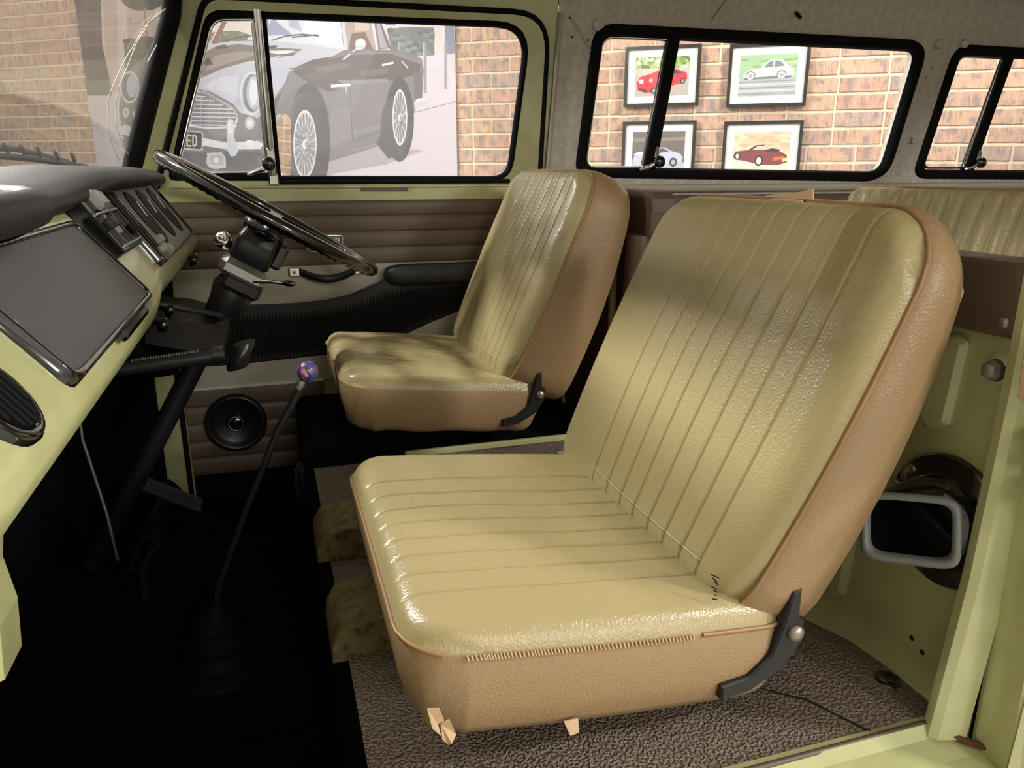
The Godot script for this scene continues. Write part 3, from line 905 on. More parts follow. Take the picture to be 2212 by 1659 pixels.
	_fp(im, [940, 383, 940, 385, 938, 387, 936, 389, 933, 390, 929, 391, 925, 391, 921, 391, 917, 391, 913, 390, 910, 389, 907, 387, 905, 386, 904, 384, 904, 382, 905, 380, 906, 378, 909, 376, 912, 375, 915, 374, 919, 374, 923, 374, 927, 374, 931, 375, 934, 376, 937, 378, 939, 380, 940, 381, 940, 383], rgb(131, 132, 115))
	_fp(im, [985, 372, 984, 374, 983, 376, 981, 378, 978, 379, 974, 380, 970, 380, 966, 380, 962, 380, 958, 379, 955, 378, 952, 376, 950, 374, 949, 373, 949, 371, 950, 369, 951, 367, 954, 365, 957, 364, 960, 363, 964, 363, 968, 363, 972, 363, 976, 364, 979, 365, 982, 367, 984, 368, 985, 370, 985, 372], rgb(95, 100, 87))
	_fp(im, [812, 382, 811, 384, 809, 386, 807, 388, 804, 389, 800, 390, 796, 390, 792, 390, 788, 390, 784, 389, 781, 388, 778, 386, 776, 385, 775, 383, 775, 381, 775, 379, 777, 377, 779, 375, 783, 374, 786, 373, 790, 373, 794, 373, 798, 373, 802, 374, 806, 375, 808, 377, 810, 378, 811, 380, 812, 382], rgb(131, 132, 115))
	_fp(im, [858, 371, 857, 373, 855, 375, 853, 377, 850, 378, 846, 379, 842, 379, 838, 379, 834, 379, 830, 378, 827, 377, 824, 375, 822, 373, 821, 371, 821, 369, 822, 367, 823, 366, 826, 364, 829, 363, 832, 362, 836, 361, 840, 361, 844, 362, 848, 363, 852, 364, 854, 365, 856, 367, 857, 369, 858, 371], rgb(95, 100, 87))
	_fp(im, [903, 360, 902, 362, 901, 364, 899, 365, 896, 367, 892, 367, 888, 368, 884, 368, 880, 368, 876, 367, 873, 365, 870, 364, 868, 362, 867, 360, 867, 358, 867, 356, 869, 354, 871, 353, 874, 352, 878, 351, 882, 350, 886, 350, 890, 351, 894, 352, 897, 353, 900, 354, 902, 356, 903, 358, 903, 360], rgb(131, 132, 115))
	_fp(im, [945, 381, 944, 382, 942, 384, 940, 386, 937, 387, 934, 388, 930, 388, 926, 389, 922, 388, 918, 387, 914, 386, 912, 384, 910, 383, 909, 381, 908, 379, 909, 377, 911, 375, 913, 373, 916, 372, 920, 371, 924, 371, 928, 371, 932, 371, 935, 372, 939, 373, 941, 375, 943, 377, 944, 379, 945, 381], rgb(95, 100, 87))
	_fp(im, [989, 369, 989, 371, 987, 373, 985, 375, 982, 376, 978, 377, 975, 377, 971, 377, 967, 377, 963, 376, 960, 375, 957, 373, 955, 372, 954, 370, 954, 368, 954, 366, 956, 364, 958, 362, 961, 361, 965, 360, 968, 360, 973, 360, 976, 360, 980, 361, 983, 362, 986, 364, 988, 366, 989, 367, 989, 369], rgb(131, 132, 115))
	_fp(im, [816, 379, 816, 381, 814, 383, 812, 385, 808, 386, 805, 387, 801, 387, 797, 387, 793, 387, 789, 386, 785, 385, 783, 383, 781, 382, 779, 380, 779, 378, 780, 376, 782, 374, 784, 372, 787, 371, 791, 370, 795, 370, 799, 370, 803, 370, 807, 371, 810, 372, 813, 374, 815, 375, 816, 377, 816, 379], rgb(95, 100, 87))
	_fp(im, [862, 368, 861, 370, 860, 372, 858, 374, 854, 375, 851, 376, 847, 376, 843, 376, 839, 376, 835, 375, 832, 374, 829, 372, 827, 370, 826, 368, 826, 366, 826, 364, 828, 363, 830, 361, 833, 360, 837, 359, 841, 358, 845, 358, 849, 359, 853, 360, 856, 361, 859, 362, 861, 364, 862, 366, 862, 368], rgb(131, 132, 115))
	_fp(im, [904, 389, 903, 391, 902, 393, 899, 394, 896, 395, 893, 396, 889, 397, 885, 397, 881, 396, 877, 396, 874, 394, 871, 393, 869, 391, 868, 389, 867, 387, 868, 385, 870, 383, 872, 382, 875, 380, 879, 379, 883, 379, 887, 379, 891, 379, 895, 380, 898, 381, 901, 383, 903, 385, 904, 387, 904, 389], rgb(95, 100, 87))
	_fp(im, [949, 378, 948, 380, 947, 381, 945, 383, 942, 384, 938, 385, 934, 386, 930, 386, 926, 385, 922, 384, 919, 383, 916, 382, 914, 380, 913, 378, 913, 376, 914, 374, 915, 372, 918, 370, 921, 369, 924, 368, 928, 368, 932, 368, 936, 368, 940, 369, 943, 370, 946, 372, 948, 374, 949, 376, 949, 378], rgb(131, 132, 115))
	_fl(im, [930, 249, 813, 395], 24, rgb(131, 96, 90))
	_fl(im, [894, 272, 792, 394], 7, rgb(196, 193, 195))
	_fp(im, [1534, 113, 2069, 153, 2062, 511, 1510, 488], rgb(192, 181, 184))
	_fp(im, [1538, 313, 1641, 318, 1638, 381, 1534, 375], rgb(170, 146, 131))
	_fp(im, [1728, 303, 1777, 306, 1775, 369, 1725, 366], rgb(96, 100, 131))
	_fp(im, [1788, 306, 1825, 309, 1823, 370, 1786, 368], rgb(176, 171, 182))
	_fp(im, [1850, 310, 1890, 312, 1888, 380, 1847, 378], rgb(196, 187, 188))
	_fp(im, [1729, 380, 1847, 379, 1954, 388, 1954, 500, 1900, 503, 1748, 467], rgb(109, 115, 115))
	_fp(im, [1764, 387, 1763, 389, 1762, 391, 1760, 393, 1757, 394, 1754, 395, 1750, 395, 1747, 395, 1743, 395, 1740, 394, 1736, 393, 1734, 391, 1732, 390, 1731, 388, 1730, 386, 1731, 384, 1732, 382, 1734, 380, 1737, 379, 1740, 378, 1744, 377, 1748, 377, 1751, 378, 1755, 379, 1758, 380, 1760, 382, 1762, 383, 1764, 385, 1764, 387], rgb(96, 103, 104))
	_fp(im, [1822, 420, 1821, 422, 1820, 424, 1818, 425, 1815, 427, 1812, 427, 1808, 428, 1805, 428, 1801, 428, 1797, 427, 1794, 426, 1792, 424, 1790, 422, 1789, 420, 1788, 418, 1789, 416, 1790, 414, 1792, 413, 1795, 412, 1798, 411, 1802, 410, 1805, 410, 1809, 411, 1812, 411, 1816, 413, 1818, 414, 1820, 416, 1821, 418, 1822, 420], rgb(124, 129, 128))
	_fp(im, [1879, 452, 1878, 454, 1877, 456, 1875, 458, 1872, 459, 1869, 460, 1866, 460, 1862, 460, 1858, 460, 1855, 459, 1852, 458, 1849, 457, 1847, 455, 1846, 453, 1846, 451, 1846, 449, 1848, 447, 1850, 445, 1852, 444, 1856, 443, 1859, 443, 1863, 443, 1866, 443, 1870, 444, 1873, 445, 1875, 447, 1877, 448, 1879, 450, 1879, 452], rgb(96, 103, 104))
	_fp(im, [1936, 485, 1935, 486, 1934, 488, 1932, 490, 1930, 491, 1926, 492, 1923, 493, 1919, 493, 1916, 492, 1912, 492, 1909, 490, 1907, 489, 1905, 487, 1904, 485, 1903, 483, 1904, 481, 1905, 479, 1907, 478, 1910, 476, 1913, 475, 1916, 475, 1920, 475, 1923, 475, 1927, 476, 1930, 477, 1932, 479, 1934, 481, 1936, 483, 1936, 485], rgb(124, 129, 128))
	_fp(im, [1791, 411, 1791, 413, 1789, 415, 1787, 416, 1785, 417, 1781, 418, 1778, 419, 1774, 419, 1770, 419, 1767, 418, 1764, 416, 1761, 415, 1759, 413, 1758, 411, 1758, 409, 1758, 407, 1760, 405, 1762, 404, 1764, 402, 1768, 402, 1771, 401, 1775, 401, 1779, 401, 1782, 402, 1785, 403, 1788, 405, 1790, 407, 1791, 409, 1791, 411], rgb(96, 103, 104))
	_fp(im, [1849, 443, 1848, 445, 1847, 447, 1845, 449, 1842, 450, 1839, 451, 1836, 451, 1832, 451, 1828, 451, 1825, 450, 1822, 449, 1819, 448, 1817, 446, 1816, 444, 1816, 442, 1816, 440, 1817, 438, 1820, 436, 1822, 435, 1825, 434, 1829, 434, 1833, 434, 1836, 434, 1840, 435, 1843, 436, 1845, 438, 1847, 439, 1848, 441, 1849, 443], rgb(124, 129, 128))
	_fp(im, [1906, 476, 1905, 478, 1904, 479, 1902, 481, 1900, 482, 1896, 483, 1893, 484, 1889, 484, 1886, 483, 1882, 483, 1879, 481, 1877, 480, 1875, 478, 1873, 476, 1873, 474, 1874, 472, 1875, 470, 1877, 469, 1880, 467, 1883, 466, 1886, 466, 1890, 466, 1894, 466, 1897, 467, 1900, 468, 1903, 470, 1904, 472, 1906, 474, 1906, 476], rgb(96, 103, 104))
	_fp(im, [1966, 412, 1965, 414, 1964, 416, 1962, 417, 1959, 419, 1956, 419, 1953, 420, 1949, 420, 1946, 420, 1942, 419, 1939, 418, 1937, 416, 1935, 414, 1934, 412, 1933, 410, 1934, 408, 1935, 407, 1937, 405, 1940, 404, 1943, 403, 1946, 402, 1950, 402, 1953, 403, 1957, 404, 1960, 405, 1962, 406, 1964, 408, 1965, 410, 1966, 412], rgb(124, 129, 128))
	_fp(im, [1818, 434, 1818, 436, 1817, 438, 1815, 440, 1812, 441, 1809, 442, 1805, 442, 1802, 442, 1798, 442, 1794, 441, 1791, 440, 1789, 438, 1787, 437, 1786, 435, 1785, 433, 1786, 431, 1787, 429, 1789, 427, 1792, 426, 1795, 425, 1799, 425, 1802, 424, 1806, 425, 1809, 426, 1813, 427, 1815, 428, 1817, 430, 1818, 432, 1818, 434], rgb(96, 103, 104))
	_fp(im, [1876, 467, 1875, 469, 1874, 470, 1872, 472, 1869, 473, 1866, 474, 1863, 475, 1859, 475, 1855, 475, 1852, 474, 1849, 472, 1846, 471, 1844, 469, 1843, 467, 1843, 465, 1843, 463, 1845, 461, 1847, 460, 1849, 458, 1853, 457, 1856, 457, 1860, 457, 1863, 457, 1867, 458, 1870, 459, 1872, 461, 1874, 463, 1876, 465, 1876, 467], rgb(124, 129, 128))
	_fp(im, [1936, 403, 1935, 405, 1934, 407, 1932, 408, 1930, 410, 1926, 410, 1923, 411, 1919, 411, 1916, 411, 1912, 410, 1909, 409, 1907, 407, 1905, 405, 1904, 403, 1903, 401, 1904, 399, 1905, 398, 1907, 396, 1910, 395, 1913, 394, 1916, 393, 1920, 393, 1924, 394, 1927, 395, 1930, 396, 1933, 397, 1934, 399, 1936, 401, 1936, 403], rgb(96, 103, 104))
	_fp(im, [1788, 425, 1788, 427, 1786, 429, 1784, 431, 1781, 432, 1778, 433, 1775, 433, 1771, 433, 1767, 433, 1764, 432, 1761, 431, 1758, 429, 1756, 428, 1755, 426, 1755, 424, 1755, 422, 1757, 420, 1759, 418, 1761, 417, 1765, 416, 1768, 415, 1772, 415, 1776, 416, 1779, 417, 1782, 418, 1785, 419, 1787, 421, 1788, 423, 1788, 425], rgb(124, 129, 128))
	_fp(im, [1846, 458, 1845, 460, 1844, 461, 1842, 463, 1839, 464, 1836, 465, 1833, 466, 1829, 466, 1825, 466, 1822, 465, 1819, 463, 1816, 462, 1814, 460, 1813, 458, 1813, 456, 1813, 454, 1814, 452, 1816, 451, 1819, 449, 1822, 448, 1826, 448, 1830, 448, 1833, 448, 1837, 449, 1840, 450, 1842, 452, 1844, 454, 1845, 456, 1846, 458], rgb(96, 103, 104))
	_fp(im, [1903, 490, 1903, 492, 1901, 494, 1899, 495, 1897, 497, 1893, 498, 1890, 498, 1886, 498, 1883, 498, 1879, 497, 1876, 496, 1874, 494, 1872, 493, 1870, 491, 1870, 489, 1871, 487, 1872, 485, 1874, 483, 1877, 482, 1880, 481, 1883, 480, 1887, 480, 1891, 481, 1894, 481, 1897, 483, 1900, 484, 1902, 486, 1903, 488, 1903, 490], rgb(124, 129, 128))
	_fp(im, [1963, 426, 1962, 428, 1961, 430, 1959, 431, 1956, 433, 1953, 434, 1950, 434, 1946, 434, 1943, 434, 1939, 433, 1936, 432, 1934, 430, 1932, 428, 1931, 427, 1930, 425, 1931, 423, 1932, 421, 1934, 419, 1937, 418, 1940, 417, 1943, 417, 1947, 416, 1950, 417, 1954, 418, 1957, 419, 1959, 420, 1961, 422, 1962, 424, 1963, 426], rgb(96, 103, 104))
	_fp(im, [1815, 449, 1815, 451, 1814, 452, 1812, 454, 1809, 455, 1806, 456, 1802, 457, 1798, 457, 1795, 457, 1791, 456, 1788, 454, 1786, 453, 1784, 451, 1782, 449, 1782, 447, 1783, 445, 1784, 443, 1786, 442, 1789, 440, 1792, 439, 1795, 439, 1799, 439, 1803, 439, 1806, 440, 1809, 441, 1812, 443, 1814, 445, 1815, 447, 1815, 449], rgb(124, 129, 128))
	_fp(im, [1873, 481, 1872, 483, 1871, 485, 1869, 487, 1866, 488, 1863, 489, 1860, 489, 1856, 489, 1852, 489, 1849, 488, 1846, 487, 1843, 485, 1841, 484, 1840, 482, 1840, 480, 1840, 478, 1842, 476, 1844, 474, 1846, 473, 1850, 472, 1853, 471, 1857, 471, 1860, 472, 1864, 473, 1867, 474, 1870, 475, 1871, 477, 1873, 479, 1873, 481], rgb(96, 103, 104))
	_fp(im, [1933, 417, 1933, 419, 1931, 421, 1929, 423, 1927, 424, 1924, 425, 1920, 425, 1917, 425, 1913, 425, 1910, 424, 1906, 423, 1904, 421, 1902, 419, 1901, 418, 1901, 416, 1901, 414, 1902, 412, 1904, 410, 1907, 409, 1910, 408, 1913, 408, 1917, 407, 1921, 408, 1924, 409, 1927, 410, 1930, 411, 1932, 413, 1933, 415, 1933, 417], rgb(124, 129, 128))
	_fp(im, [1785, 440, 1784, 442, 1783, 443, 1781, 445, 1778, 446, 1775, 447, 1772, 448, 1768, 448, 1764, 447, 1761, 447, 1758, 445, 1755, 444, 1753, 442, 1752, 440, 1752, 438, 1752, 436, 1753, 434, 1755, 433, 1758, 431, 1761, 430, 1765, 430, 1769, 430, 1772, 430, 1776, 431, 1779, 432, 1782, 434, 1783, 436, 1785, 438, 1785, 440], rgb(96, 103, 104))
	_fp(im, [1843, 472, 1842, 474, 1841, 476, 1839, 478, 1836, 479, 1833, 480, 1829, 480, 1826, 480, 1822, 480, 1819, 479, 1815, 478, 1813, 476, 1811, 475, 1810, 473, 1810, 471, 1810, 469, 1811, 467, 1813, 465, 1816, 464, 1819, 463, 1823, 462, 1826, 462, 1830, 463, 1834, 464, 1837, 465, 1839, 466, 1841, 468, 1842, 470, 1843, 472], rgb(124, 129, 128))
	_fp(im, [1903, 408, 1903, 410, 1902, 412, 1900, 414, 1897, 415, 1894, 416, 1890, 416, 1887, 416, 1883, 416, 1880, 415, 1877, 414, 1874, 412, 1872, 410, 1871, 409, 1871, 407, 1871, 405, 1872, 403, 1874, 401, 1877, 400, 1880, 399, 1884, 398, 1887, 398, 1891, 399, 1894, 400, 1897, 401, 1900, 402, 1902, 404, 1903, 406, 1903, 408], rgb(96, 103, 104))
	_fp(im, [1960, 440, 1959, 442, 1958, 444, 1956, 446, 1954, 447, 1951, 448, 1947, 448, 1943, 448, 1940, 448, 1936, 447, 1933, 446, 1931, 444, 1929, 443, 1928, 441, 1928, 439, 1928, 437, 1929, 435, 1931, 433, 1934, 432, 1937, 431, 1940, 431, 1944, 431, 1948, 431, 1951, 432, 1954, 433, 1957, 435, 1958, 436, 1960, 438, 1960, 440], rgb(124, 129, 128))
	_fp(im, [1959, 343, 2009, 353, 2006, 502, 1954, 500], rgb(199, 190, 192))
	_fp(im, [2014, 149, 2069, 153, 2062, 492, 2006, 496], rgb(124, 129, 151))
	_fl(im, [2013, 149, 2004, 495], 3, rgb(100, 103, 118))
	_fp(im, [1851, 497, 2062, 496, 2058, 700, 1842, 729], rgb(192, 185, 195))
	_fl(im, [1842, 729, 2058, 686], 4, rgb(139, 134, 143))
	_fl(im, [1882, 560, 2061, 552], 3, rgb(181, 174, 185))
	_fp(im, [1902, 442, 1918, 443, 1912, 649, 1895, 648], rgb(139, 137, 145))
	_fp(im, [1902, 442, 1906, 443, 1899, 648, 1895, 648], rgb(174, 173, 181))
	_fp(im, [1999, 447, 2012, 448, 2007, 635, 1994, 635], rgb(139, 137, 145))
	_fp(im, [1999, 447, 2002, 447, 1998, 635, 1994, 635], rgb(174, 173, 181))
	_fp(im, [1783, 437, 1793, 437, 1792, 472, 1782, 471], rgb(139, 137, 145))
	_fp(im, [1783, 437, 1786, 437, 1784, 472, 1782, 471], rgb(174, 173, 181))
	_fp(im, [848, 1072, 1193, 1005, 1407, 930, 1655, 867, 1766, 920, 1828, 883, 1887, 891, 1695, 950, 1440, 988, 1306, 1028, 1239, 1141, 285, 1243, 101, 982], rgb(159, 153, 162))
	_fp(im, [397, 438, 563, 410, 758, 402, 907, 389, 1136, 393, 1354, 425, 1521, 451, 1743, 466, 1843, 483, 1893, 508, 1901, 553, 1888, 680, 1847, 715, 1816, 758, 1742, 787, 1717, 854, 1528, 904, 1407, 934, 1349, 951, 1191, 1029, 946, 1104, 526, 1117, 268, 999, 195, 896, 192, 677, 249, 516], rgb(117, 114, 119))
	_fp(im, [1075, 250, 1506, 276, 1516, 450, 1433, 447, 1135, 397, 1046, 397], rgb(190, 195, 206))
	_fp(im, [1131, 253, 1186, 257, 1169, 320, 1248, 379, 1090, 378, 1144, 312], rgb(139, 146, 170))
	_fp(im, [1232, 259, 1313, 264, 1274, 297, 1304, 371, 1233, 345], rgb(159, 167, 187))
	_fp(im, [1103, 252, 1131, 253, 1119, 372, 1091, 371], rgb(115, 112, 120))
	_fp(im, [1329, 279, 1479, 295, 1483, 422, 1389, 427, 1303, 378], rgb(202, 206, 212))
	_fp(im, [1519, 277, 1650, 284, 1678, 461, 1529, 455], rgb(159, 146, 142))
	_fp(im, [1555, 391, 1620, 387, 1659, 460, 1534, 455], rgb(115, 96, 92))
	_fp(im, [1583, 294, 1634, 297, 1646, 381, 1569, 384], rgb(182, 168, 156))
	_fp(im, [1662, 299, 1683, 321, 1742, 460, 1684, 462], rgb(118, 112, 115))
	_fp(im, [1678, 341, 1698, 363, 1727, 455, 1693, 457], rgb(153, 149, 159))
	_fl(im, [1510, 276, 1526, 454], 12, rgb(182, 185, 195))
	_fl(im, [1499, 275, 1512, 445], 3, rgb(115, 114, 118))
	_fl(im, [1648, 284, 1678, 463], 10, rgb(188, 190, 199))
	_fl(im, [1657, 299, 1691, 335, 1745, 463], 7, rgb(98, 95, 100))
	_fl(im, [1060, 397, 1227, 407, 1441, 452, 1521, 453], 6, rgb(198, 199, 207))
	_fl(im, [1059, 408, 1245, 420, 1432, 460], 3, rgb(96, 95, 100))
	_fp(im, [1623, 438, 1622, 443, 1620, 448, 1616, 452, 1612, 456, 1606, 458, 1600, 460, 1594, 460, 1588, 459, 1582, 457, 1577, 454, 1573, 450, 1570, 446, 1568, 440, 1568, 435, 1569, 430, 1571, 425, 1575, 420, 1580, 417, 1585, 414, 1591, 413, 1597, 412, 1603, 413, 1609, 415, 1614, 418, 1618, 422, 1621, 427, 1623, 432, 1623, 438], rgb(174, 178, 187))
	_fp(im, [1621, 430, 1620, 434, 1618, 437, 1616, 440, 1612, 442, 1608, 444, 1603, 445, 1598, 445, 1593, 444, 1588, 443, 1584, 441, 1581, 438, 1578, 435, 1577, 432, 1576, 428, 1577, 425, 1579, 422, 1582, 419, 1585, 417, 1590, 415, 1595, 414, 1600, 414, 1605, 415, 1609, 416, 1613, 418, 1617, 421, 1619, 424, 1621, 427, 1621, 430], rgb(202, 206, 212))
	_fl(im, [1541, 475, 1573, 455, 1590, 456], 6, rgb(193, 195, 202))
	_fl(im, [1135, 399, 1211, 384, 1303, 381, 1388, 392], 6, rgb(87, 85, 90))
	_fl(im, [1247, 391, 1375, 387], 6, rgb(87, 85, 90))
	_fl(im, [883, 390, 957, 374, 1024, 374], 6, rgb(87, 85, 90))
	_fl(im, [815, 417, 956, 390, 1011, 409], 6, rgb(87, 85, 90))
	_fl(im, [1076, 385, 1109, 380], 6, rgb(87, 85, 90))
	_fp(im, [758, 402, 907, 391, 1135, 399, 1353, 429, 1512, 457, 1439, 485, 1245, 521, 1175, 571, 1097, 591, 911, 524, 686, 562], rgb(174, 178, 190))
	_fp(im, [717, 449, 816, 411, 954, 406, 1132, 429, 1298, 443, 1240, 470, 1166, 466, 1080, 478, 994, 483, 854, 508, 689, 555], rgb(115, 107, 104))
	_fp(im, [811, 451, 951, 435, 1083, 448, 995, 467, 856, 491, 743, 518], rgb(143, 132, 126))
	_fp(im, [826, 408, 876, 404, 894, 419, 825, 422], rgb(76, 75, 79))
	_fp(im, [1096, 419, 1171, 421, 1151, 433, 1095, 429], rgb(76, 75, 79))
	_fp(im, [1084, 441, 1243, 445, 1288, 454, 1167, 460], rgb(195, 197, 206))
	_fl(im, [1166, 474, 1270, 449, 1132, 428], 3, rgb(92, 89, 92))
	_fp(im, [720, 459, 780, 459, 797, 489, 721, 487], rgb(67, 66, 70))
	_fp(im, [684, 561, 853, 513, 1030, 498, 1180, 519, 1294, 488, 1385, 487, 1283, 508, 1203, 572, 1151, 623, 1088, 690, 1025, 735, 929, 710, 894, 670, 771, 612, 652, 586], rgb(170, 173, 188))
	_fp(im, [725, 579, 849, 545, 939, 540, 918, 632, 895, 666, 772, 604], rgb(182, 185, 198))
	_fl(im, [842, 521, 808, 559, 793, 597], 3, rgb(153, 156, 171))
	_fp(im, [1058, 697, 1150, 638, 1231, 580, 1289, 553, 1217, 520, 1245, 521, 1349, 489, 1475, 479, 1287, 575, 1187, 647, 1125, 699, 1083, 736], rgb(98, 93, 95))
	_fp(im, [1216, 535, 1528, 467, 1743, 470, 1892, 511, 1890, 680, 1816, 758, 1737, 787, 1713, 852, 1523, 900, 1407, 930, 1414, 705, 1365, 622, 1285, 590, 1197, 639, 1124, 706], rgb(123, 121, 126))
	_fp(im, [1234, 536, 1384, 497, 1528, 478, 1751, 483, 1887, 532, 1881, 567, 1763, 591, 1643, 587, 1520, 604, 1428, 631, 1322, 591], rgb(100, 95, 96))
	_fp(im, [1346, 525, 1473, 510, 1552, 516, 1524, 532, 1398, 549], rgb(117, 109, 107))
	_fp(im, [1567, 548, 1723, 539, 1731, 561, 1610, 571], rgb(114, 107, 107))
	_fp(im, [1468, 581, 1721, 584, 1729, 598, 1502, 604], rgb(132, 132, 140))
	_fp(im, [1289, 553, 1399, 534, 1434, 558, 1342, 577], rgb(110, 104, 104))
	_fp(im, [1423, 705, 1531, 708, 1530, 797, 1721, 771, 1716, 789, 1528, 828, 1413, 872], rgb(131, 129, 135))
	_fl(im, [1549, 483, 1530, 649, 1531, 850, 1716, 789], 3, rgb(93, 92, 96))
	_fl(im, [1734, 490, 1750, 597, 1739, 778], 3, rgb(98, 96, 101))
	_fl(im, [1529, 888, 1717, 849], 4, rgb(139, 137, 143))
	_fl(im, [1436, 605, 1534, 603], 12, rgb(198, 198, 206))
	_fl(im, [1437, 614, 1533, 612], 3, rgb(139, 137, 143))
	_fl(im, [1700, 527, 1754, 519], 9, rgb(199, 199, 207))
	_fl(im, [1511, 608, 1513, 637], 6, rgb(167, 167, 176))
	_fl(im, [1796, 514, 1824, 543], 6, rgb(185, 185, 193))
	_fl(im, [1505, 495, 1541, 475], 7, rgb(196, 196, 204))
	_fp(im, [1852, 566, 1892, 560, 1888, 680, 1851, 715], rgb(107, 104, 107))
	_fp(im, [1911, 688, 1911, 692, 1908, 696, 1905, 699, 1900, 702, 1894, 704, 1888, 705, 1881, 706, 1874, 705, 1868, 704, 1862, 701, 1858, 698, 1854, 695, 1852, 691, 1851, 686, 1852, 682, 1855, 678, 1858, 675, 1863, 672, 1869, 670, 1875, 669, 1882, 669, 1889, 669, 1895, 671, 1901, 673, 1905, 676, 1909, 680, 1911, 684, 1911, 688], rgb(196, 196, 202))
	_fp(im, [1848, 686, 1911, 681, 1915, 695, 1851, 715], rgb(182, 182, 188))
	_fp(im, [1413, 849, 1406, 908, 1393, 965, 1375, 1016, 1353, 1059, 1329, 1092, 1302, 1113, 1275, 1120, 1248, 1114, 1225, 1094, 1205, 1061, 1189, 1017, 1180, 965, 1176, 907, 1178, 847, 1187, 787, 1201, 731, 1219, 682, 1241, 641, 1266, 611, 1292, 592, 1318, 587, 1343, 594, 1365, 614, 1385, 645, 1400, 686, 1410, 735, 1414, 791, 1413, 849], rgb(90, 88, 92))
	_fp(im, [1846, 758, 1843, 798, 1836, 836, 1826, 870, 1814, 899, 1799, 921, 1783, 934, 1767, 939, 1751, 934, 1736, 920, 1723, 898, 1713, 869, 1706, 834, 1702, 796, 1702, 756, 1706, 716, 1713, 678, 1723, 645, 1736, 617, 1751, 597, 1766, 585, 1782, 581, 1798, 586, 1812, 599, 1825, 620, 1835, 648, 1842, 682, 1846, 719, 1846, 758], rgb(90, 88, 92))
	_fp(im, [1366, 826, 1360, 870, 1350, 912, 1336, 950, 1318, 982, 1298, 1006, 1277, 1022, 1255, 1027, 1235, 1022, 1216, 1007, 1199, 982, 1187, 950, 1179, 911, 1176, 868, 1178, 823, 1184, 779, 1195, 737, 1209, 700, 1227, 669, 1247, 647, 1268, 633, 1289, 629, 1309, 634, 1327, 649, 1343, 672, 1355, 703, 1363, 740, 1367, 782, 1366, 826], rgb(106, 105, 110))
	_fp(im, [1372, 826, 1367, 868, 1357, 909, 1344, 946, 1328, 977, 1310, 1001, 1290, 1015, 1270, 1020, 1251, 1015, 1234, 1001, 1219, 977, 1208, 946, 1201, 908, 1198, 867, 1200, 824, 1206, 781, 1216, 740, 1229, 704, 1245, 674, 1263, 652, 1283, 639, 1302, 635, 1320, 640, 1337, 654, 1351, 677, 1362, 707, 1370, 743, 1373, 783, 1372, 826], rgb(93, 92, 97))
	_fp(im, [1816, 791, 1813, 820, 1807, 848, 1798, 873, 1786, 894, 1772, 910, 1757, 920, 1741, 924, 1726, 920, 1712, 910, 1699, 894, 1689, 872, 1682, 847, 1678, 818, 1678, 789, 1681, 759, 1688, 731, 1697, 706, 1709, 686, 1723, 671, 1738, 661, 1753, 659, 1768, 662, 1782, 672, 1795, 688, 1804, 709, 1812, 734, 1816, 761, 1816, 791], rgb(96, 95, 100))
	_fp(im, [1655, 859, 1704, 756, 1806, 787, 1808, 868, 1779, 916, 1709, 923], rgb(96, 95, 100))
	_fp(im, [1339, 858, 1335, 892, 1327, 925, 1317, 955, 1305, 979, 1292, 998, 1277, 1010, 1262, 1014, 1248, 1010, 1235, 998, 1225, 980, 1216, 954, 1211, 924, 1209, 891, 1211, 856, 1216, 822, 1223, 789, 1233, 760, 1246, 736, 1259, 718, 1274, 707, 1288, 704, 1302, 708, 1314, 719, 1325, 738, 1333, 762, 1338, 791, 1340, 823, 1339, 858], rgb(182, 185, 195))
	_fp(im, [1331, 858, 1327, 889, 1321, 918, 1312, 945, 1301, 967, 1289, 984, 1277, 995, 1264, 998, 1251, 995, 1240, 984, 1231, 967, 1223, 945, 1219, 918, 1217, 888, 1219, 856, 1223, 825, 1230, 796, 1239, 770, 1249, 748, 1261, 732, 1274, 722, 1287, 719, 1299, 723, 1310, 733, 1319, 749, 1326, 771, 1331, 797, 1332, 827, 1331, 858], rgb(139, 140, 149))
	_fl(im, [1284, 848, 1331, 858], 3, rgb(109, 110, 118))
	_fl(im, [1281, 869, 1329, 882], 3, rgb(202, 204, 212))
	_fl(im, [1284, 855, 1324, 905], 3, rgb(109, 110, 118))
	_fl(im, [1279, 873, 1318, 927], 3, rgb(202, 204, 212))
	_fl(im, [1284, 861, 1311, 947], 3, rgb(109, 110, 118))
	_fl(im, [1276, 875, 1303, 965], 3, rgb(202, 204, 212))
	_fl(im, [1282, 867, 1294, 979], 3, rgb(109, 110, 118))
	_fl(im, [1272, 875, 1284, 990], 3, rgb(202, 204, 212))
	_fl(im, [1280, 872, 1274, 996], 3, rgb(109, 110, 118))
	_fl(im, [1270, 873, 1264, 998], 3, rgb(202, 204, 212))
	_fl(im, [1277, 875, 1254, 996], 3, rgb(109, 110, 118))
	_fl(im, [1268, 869, 1245, 990], 3, rgb(202, 204, 212))
	_fl(im, [1273, 876, 1237, 979], 3, rgb(109, 110, 118))
	_fl(im, [1266, 864, 1230, 965], 3, rgb(202, 204, 212))
	_fl(im, [1270, 874, 1224, 947], 3, rgb(109, 110, 118))
	_fl(im, [1266, 858, 1220, 927], 3, rgb(202, 204, 212))
	_fl(im, [1268, 871, 1218, 905], 3, rgb(109, 110, 118))
	_fl(im, [1267, 851, 1217, 881], 3, rgb(202, 204, 212))
	_fl(im, [1267, 866, 1219, 856], 3, rgb(109, 110, 118))
	_fl(im, [1269, 845, 1222, 832], 3, rgb(202, 204, 212))
	_fl(im, [1266, 860, 1226, 809], 3, rgb(109, 110, 118))
	_fl(im, [1272, 841, 1232, 787], 3, rgb(202, 204, 212))
	_fl(im, [1267, 853, 1240, 767], 3, rgb(109, 110, 118))
